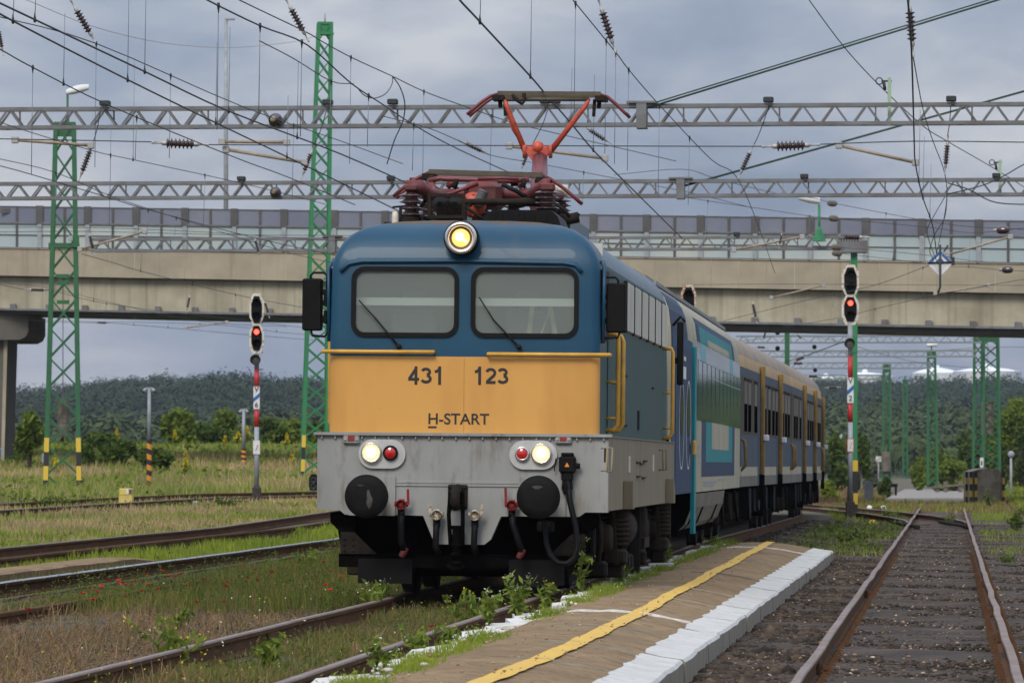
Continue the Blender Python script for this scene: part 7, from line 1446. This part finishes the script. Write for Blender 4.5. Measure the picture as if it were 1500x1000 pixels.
for lab, px_, py_, h, sp, n_, fl in (("leafy low weed on the platform's crumbling edge, nearest the lower edge of the photo", 560, 985, .22, .16, 90, "white_petal"), ("spreading weed on the platform's edge between white chunks and the brown surface", 612, 958, .2, .18, 90, None), ("weed with small white heads on the platform's edge, left of the pale cross joint", 715, 918, .3, .16, 90, "white_petal"), ("thin tall weed on the platform's edge in front of the right buffer", 800, 890, .34, .12, 60, "yellow_petal"), ("low leafy weed on the platform's edge under the locomotive's spring", 905, 855, .24, .2, 80, None), ("tall weed with a drooping tip at the platform's edge below the heating cable", 850, 872, .62, .14, 90, "white_petal"), ("bushy flowering weed on the platform's edge right of the pilot", 757, 905, .42, .22, 130, "white_petal"), ("leafy weed at the platform's edge beside the loco's wheels", 975, 828, .34, .20, 110, None), ("yellow-flowered weed in front of the pilot flap", 690, 925, .40, .24, 120, "yellow_petal"), ("large-leaved green weed at the train's left rail in front of the locomotive", 545, 905, .42, .26, 90, "white_petal"), ("yellow-flowered weed clump at the lower edge beside the left rail", 250, 985, .42, .35, 160, "yellow_petal"), ("green plant between the rails near the lower edge", 395, 985, .30, .16, 80, None), ("broad-leaved green weed at the lower left beside the rail", 262, 925, .22, .22, 60, None), ("green weed with lanky shoots left of the locomotive's pilot", 450, 850, .46, .30, 110, None), ("flowering weed on the verge between rail and platform", 655, 950, .24, .12, 50, "yellow_petal"), ("small weed at the platform's left end below the coach", 1045, 800, .20, .3, 60, "yellow_petal"), ("weed clump at the left front of the pilot", 505, 880, .22, .25, 70, "yellow_petal")):
    weed(lab, px_, py_, h, sp, n_, int(px_), fl, leaf=.034, z0=.2 if "platform" in lab or "verge" in lab else None, Yd=FPX * (CZ - .2) / (py_ - HY) if "platform" in lab or "verge" in lab else None, m_="weed_bright")
for lab, px_, py_ in (("dark dry stalk in the reddish grass, left one of two at the lower left", 111, 985), ("dark dry stalk in the reddish grass, right one of two at the lower left", 178, 962), ("dry stalk at the edge of the poppy patch", 219, 915)): weed(lab, px_, py_, .34, .03, 16, int(px_), "dry", leaf=.012, m_="dry_stem")
for lab, px_, py_, h, sp, n_ in (("broad green weed patch on the cinders beyond the platform's end", 1240, 797, .28, .85, 260), ("green weed beside the turnout's left rail", 1300, 762, .25, .5, 110), ("small green weed right of the right-hand track", 1476, 828, .15, .18, 60), ("green weed between the far rails of the right-hand track", 1390, 772, .3, .2, 70), ("tall leafy weed in front of the concrete block", 1450, 745, .8, .35, 120), ("leafy weed by the right edge below the concrete block", 1488, 780, .6, .5, 160), ("low green weed clump at the far left in the siding grass", 60, 745, .4, 1.6, 200), ("bushy weed beside the far left track, under the left signal", 330, 748, .35, .6, 140)): weed(lab, px_, py_, h, sp, n_, int(px_), None, leaf=.055)
# ------------------------------------------------------------------ bushes and trees
def bush(name, label, cat, c, rx, ry, hz, n, leaf, m_, seed, trunk=True, lobes=9, group=None, low=.12):
    """crown of leaf clumps round several lobes, over a trunk with limbs"""
    g2 = np.random.default_rng(seed); t = thing(name, label, cat, c, group=group); cen = []; m = MB()
    for k in range(lobes):
        a = g2.uniform(0, 6.28); r_ = math.sqrt(g2.random()) * .72; f = g2.uniform(low, .86); sh = math.sin(math.pi * (.22 + .62 * f)); cen.append((math.cos(a) * r_ * rx * sh, math.sin(a) * r_ * ry * sh, f * hz, g2.uniform(.20, .42)))
    cen.append((0, 0, hz * .86, .26)); P_ = []
    for (x, y, z, s) in cen:
        k = int(n * s * s / sum(q[3] ** 2 for q in cen)); d = g2.normal(size=(k, 3)); d /= np.linalg.norm(d, axis=1)[:, None]; rad = g2.random((k, 1)) ** .45 * (1 + .22 * np.sin(d[:, :1] * 7 + x) * np.cos(d[:, 2:] * 6)); P_.append(np.array([x, y, z]) + d * rad * np.array([rx * s * 1.1, ry * s * 1.1, hz * s * .72]))
        if trunk: m.tube([(0, 0, -.3), (x * .25, y * .25, z * .45), (x, y, z)], [.035 * hz * .5, .02 * hz * .5, .006 * hz * .5], 6)
    P_ = np.concatenate(P_); P_[:, 2] = np.maximum(P_[:, 2], .03 * hz)
    if trunk: m.build("trunk", "bark", t)
    quads("crown", leaf_quads(P_, leaf, .4, g2), m_, t); return t
def pbush(name, label, cat, px_, pyb, pyt, wpx, Yd, n, leaf, m_, seed, **k):
    b = W(px_, pyb, Yd); s = Yd / FPX; zg = float(gz(b.x, Yd)); top = CZ + (HY - pyt) * s; b.z = zg; return bush(name, label, cat, b, wpx / 2 * s, wpx / 2 * s, top - zg, n, leaf, m_, seed, **k)
g1 = "bushes behind the bank at the left"
for i, (lab, px_, pyt, w_, Yd, m_, n_, kind) in enumerate((("slender young tree with yellowish leaves beside the bridge pier", 44, 607, 55, 214, "bush_light", 900, "young_tree"), ("spreading light green bush right of the first yard lamp post", 258, 604, 66, 285, "bush_light", 1700, "bush"), ("dark green bush on the bank, between the two yard lamp posts", 292, 628, 92, 290, "bush_leaf", 2400, "bush"), ("light green open-crowned bush left of the shorter yard lamp post", 338, 608, 58, 300, "bush_light", 1500, "bush"), ("dense dark bush behind the left signal's post", 392, 618, 70, 295, "bush_leaf", 2600, "bush"), ("bright green bush close to the locomotive's left edge", 430, 620, 74, 300, "bush_light", 2600, "bush"), ("bush behind the tallest mast's foot", 465, 622, 80, 305, "bush_leaf", 2400, "bush"), ("low green bush between big mast and first yard lamp post", 155, 640, 70, 255, "bush_leaf", 1500, "bush"), ("dark thicket on the bank behind the yellow cabinet", 184, 652, 95, 214, "bush_leaf", 2200, "bush"), ("low thicket on the bank right of the first yard lamp post", 232, 664, 60, 210, "bush_leaf", 1000, "bush"), ("small bush right of the big lattice mast", 128, 655, 34, 215, "bush_leaf", 700, "bush"), ("low bush in front of the bridge pier", 30, 672, 46, 222, "bush_leaf", 700, "bush"))):
    pbush(kind, lab, "tree" if kind == "young_tree" else "bush", px_, 690, pyt - 3, w_ * 1.1, Yd, int(n_ * 1.3), .19, m_, 40 + i, low=.45 if kind == "young_tree" else .1)
for i, (lab, px_, pyt, w_, Yd, m_, n_, nm) in enumerate((("large dark green tree at the right edge, reaching up to the hill", 1490, 590, 110, 330, "bush_light", 3600, "broad_tree"), ("dark tree directly behind the masts over the concrete block", 1455, 618, 90, 335, "tree_dark", 3200, "broad_tree"), ("rounded dark green tree left of the masts over the concrete block", 1412, 632, 84, 350, "bush_leaf", 2800, "broad_tree"), ("light green bush round the foot of the mast with a small lamp", 1372, 656, 60, 345, "bush_light", 1800, "bush"), ("low light green bush in front of the mast with a small lamp", 1350, 672, 44, 330, "bush_light", 1000, "bush"), ("dark tree low at the right edge behind the small round sign", 1500, 632, 80, 300, "tree_dark", 2600, "broad_tree"), ("green bush just right of the train's far end", 1225, 640, 40, 300, "bush_leaf", 1500, "bush"), ("tall green bush behind the right signal's post", 1258, 635, 52, 310, "bush_leaf", 2000, "bush"), ("silvery shrub left of the dark mast's foot", 1276, 673, 38, 325, "silver_leaf", 900, "bush"), ("bright green low shrub at the train's far end", 1216, 706, 30, 240, "grass_bright", 700, "bush"), ("small dark shrub under the round white sign", 1296, 703, 24, 265, "bush_leaf", 600, "bush"), ("wide light green shrubs along the road beyond the crossing", 1400, 676, 90, 320, "bush_light", 1800, "bush"))):
    pbush(nm, lab, "tree" if "tree" in nm else "bush", px_, 700, pyt, w_, Yd, n_, .17, m_, 80 + i, lobes=11)
for i, (lab, px_, pyt, w_, Yd) in enumerate((("tall dark tree beyond the right edge, nearest of its row", 1590, 470, 110, 262), ("tall dark tree beyond the right edge, second of its row", 1690, 490, 120, 280), ("tall dark tree beyond the right edge, third of its row", 1640, 520, 120, 330), ("tall dark tree beyond the right edge, farthest of its row", 1620, 540, 120, 380))):
    pbush("broad_tree", lab, "tree", px_, 700, pyt, w_, Yd, 3200, .24, "tree_dark", 130 + i, lobes=12)
for lab, px_, py_, h, w_ in (("yellow mullein spike inside the big mast's foot", 82, 706, 40, 10), ("yellow flower spike on the bank's crest left of the first yard lamp post", 171, 652, 24, 8), ("yellow-green flower spike on a dark stalk, right of the first yard lamp post", 272, 708, 46, 9), ("yellow flower spike on the crest, between the yard lamp posts", 330, 660, 22, 7), ("yellow flower spike on the crest left of the shorter yard lamp post", 256, 652, 22, 7), ("round yellow blossom bush behind the left signal's small plate", 362, 650, 26, 14), ("yellow blossom bush just left of the shorter yard lamp post", 349, 652, 20, 12), ("yellow flower spike right of the left signal's small plate", 420, 658, 24, 8), ("yellow flower tuft in the pale grass left of the dwarf signal", 428, 690, 24, 13)):
    b = H(px_, py_) if py_ > 660 else W(px_, py_, 262); s = b.y / FPX; t = thing("flowering_spike", lab, "flower", b); g2 = np.random.default_rng(px_); m = MB(); m.tube([(0, 0, -.4), (0, 0, h * s)], .03, 6); m.build("stalk", "weed_leaf", t); n_ = 160; f = g2.random(n_) ** .8; P_ = np.stack((g2.normal(0, w_ * s * .28, n_) * (1.1 - f), g2.normal(0, w_ * s * .28, n_) * (1.1 - f), h * s * (.35 + .65 * f)), -1); quads("blossoms", leaf_quads(P_, .07, .5, g2), "yellow_petal", t); P_ = P_ * np.array([1.2, 1.2, .55]); quads("leaves", leaf_quads(P_[:70], .09, .5, g2), "weed_leaf", t)
# ------------------------------------------------------------------ wooded hill
def hillz(X, Y):
    az_ = X / np.maximum(Y, 1) * FPX + 750; crest = np.interp(az_, [-200, 0, 60, 130, 230, 350, 450, 700, 1000, 1200, 1290, 1400, 1500, 1700], [632, 622, 611, 603, 596, 589, 591, 594, 596, 597, 598, 598, 599, 600])
    zc_ = CZ + (HY - crest) * 2150 / FPX - 2; f = sstep(Y, 620, 2150); return -2 + (zc_ + 2) * (.12 * f + .88 * f ** 1.15) + 2.2 * np.sin(X / 55 + Y / 160) * sstep(Y, 700, 1200) * (1 - .6 * sstep(Y, 1800, 2150))
hx = np.linspace(-420, 420, 90); hy = np.linspace(560, 2600, 110); A, B_ = np.meshgrid(hx, hy); Zh = hillz(A, B_); V = np.stack((A, B_, Zh), -1).reshape(-1, 3); idx = np.arange(90 * 110).reshape(110, 90); q = np.stack((idx[:-1, :-1], idx[:-1, 1:], idx[1:, 1:], idx[1:, :-1]), -1).reshape(-1, 4)
mat("hill_ground", (.026, .044, .018), .95, c2=(.034, .054, .022), scale=.02)
o = npmesh("hill", V, q.ravel(), np.full(len(q), 4), "hill_ground", smooth=True); tag(o, "long low hill behind the yard", "hill", kind="structure")
def forest(n, per, y0_, y1_, seed):
    g2 = np.random.default_rng(seed); y = y0_ + (y1_ - y0_) * g2.random(n) ** .85; x = g2.uniform(-1, 1, n) * (750 / FPX * y * 1.18 + 14); z = hillz(x, y); tr = g2.uniform(3.0, 6.2, n) * (.75 + .5 * vn(x, y, 60, 30)); th = g2.uniform(6, 10.5, n) * (.7 + .6 * vn(x, y, 90, 31))
    d = g2.normal(size=(n, per, 3)); d[..., 2] = np.abs(d[..., 2]) * .9 - .25; d /= np.linalg.norm(d, axis=2)[..., None]; bump_ = 1 + .25 * np.sin(d[..., :1] * 5 + x[:, None, None]) * np.sin(d[..., 1:2] * 5 + y[:, None, None]); r_ = g2.uniform(.72, 1.0, (n, per, 1)) * bump_
    P_ = np.stack((x, y, z + th * .55), -1)[:, None] + d * r_ * np.stack((tr, tr, th * .45), -1)[:, None]; P_ = P_.reshape(-1, 3); nn = d.reshape(-1, 3) + g2.normal(0, .18, (n * per, 3)); nn /= np.linalg.norm(nn, axis=1)[:, None]; r2 = g2.normal(size=nn.shape); t = np.cross(nn, r2); t /= np.linalg.norm(t, axis=1)[:, None]; b = np.cross(nn, t); s = g2.uniform(.55, 1.25, (n * per, 1)) * .46
    V = np.stack((P_ - t * s, P_ - b * s * .7, P_ + t * s, P_ + b * s * .7), 1).reshape(-1, 3); return V
o = quads("forest", forest(3900, 300, 1050, 2180, 77), "forest_leaf"); tag(o, "dense mixed woodland covering the far hill", "forest", kind="stuff")
leafmat("forest_near", [(.030, .052, .018), (.044, .07, .022), (.062, .09, .028), (.036, .06, .02)], trans=.1)
o = quads("forest", forest(1000, 420, 640, 1060, 78), "forest_near"); tag(o, "lighter woodland at the foot of the far hill", "forest", kind="stuff")
def hz(): 
    m = MB(); m.box((-460, -60, -6), (460, 2700, 70)); o = m.build("haze", [], None); mm = bpy.data.materials.new("haze_air"); mm.use_nodes = True; nt_ = mm.node_tree; nt_.nodes.clear(); ou = nt_.nodes.new("ShaderNodeOutputMaterial"); v = nt_.nodes.new("ShaderNodeVolumePrincipled"); v.inputs["Color"].default_value = (.72, .80, .95, 1); v.inputs["Density"].default_value = .00007; v.inputs["Anisotropy"].default_value = .2; nt_.links.new(v.outputs[0], ou.inputs["Volume"]); o.data.materials.append(mm); tag(o, "thin bluish air over the whole yard and hill", "haze", kind="stuff")
hz()
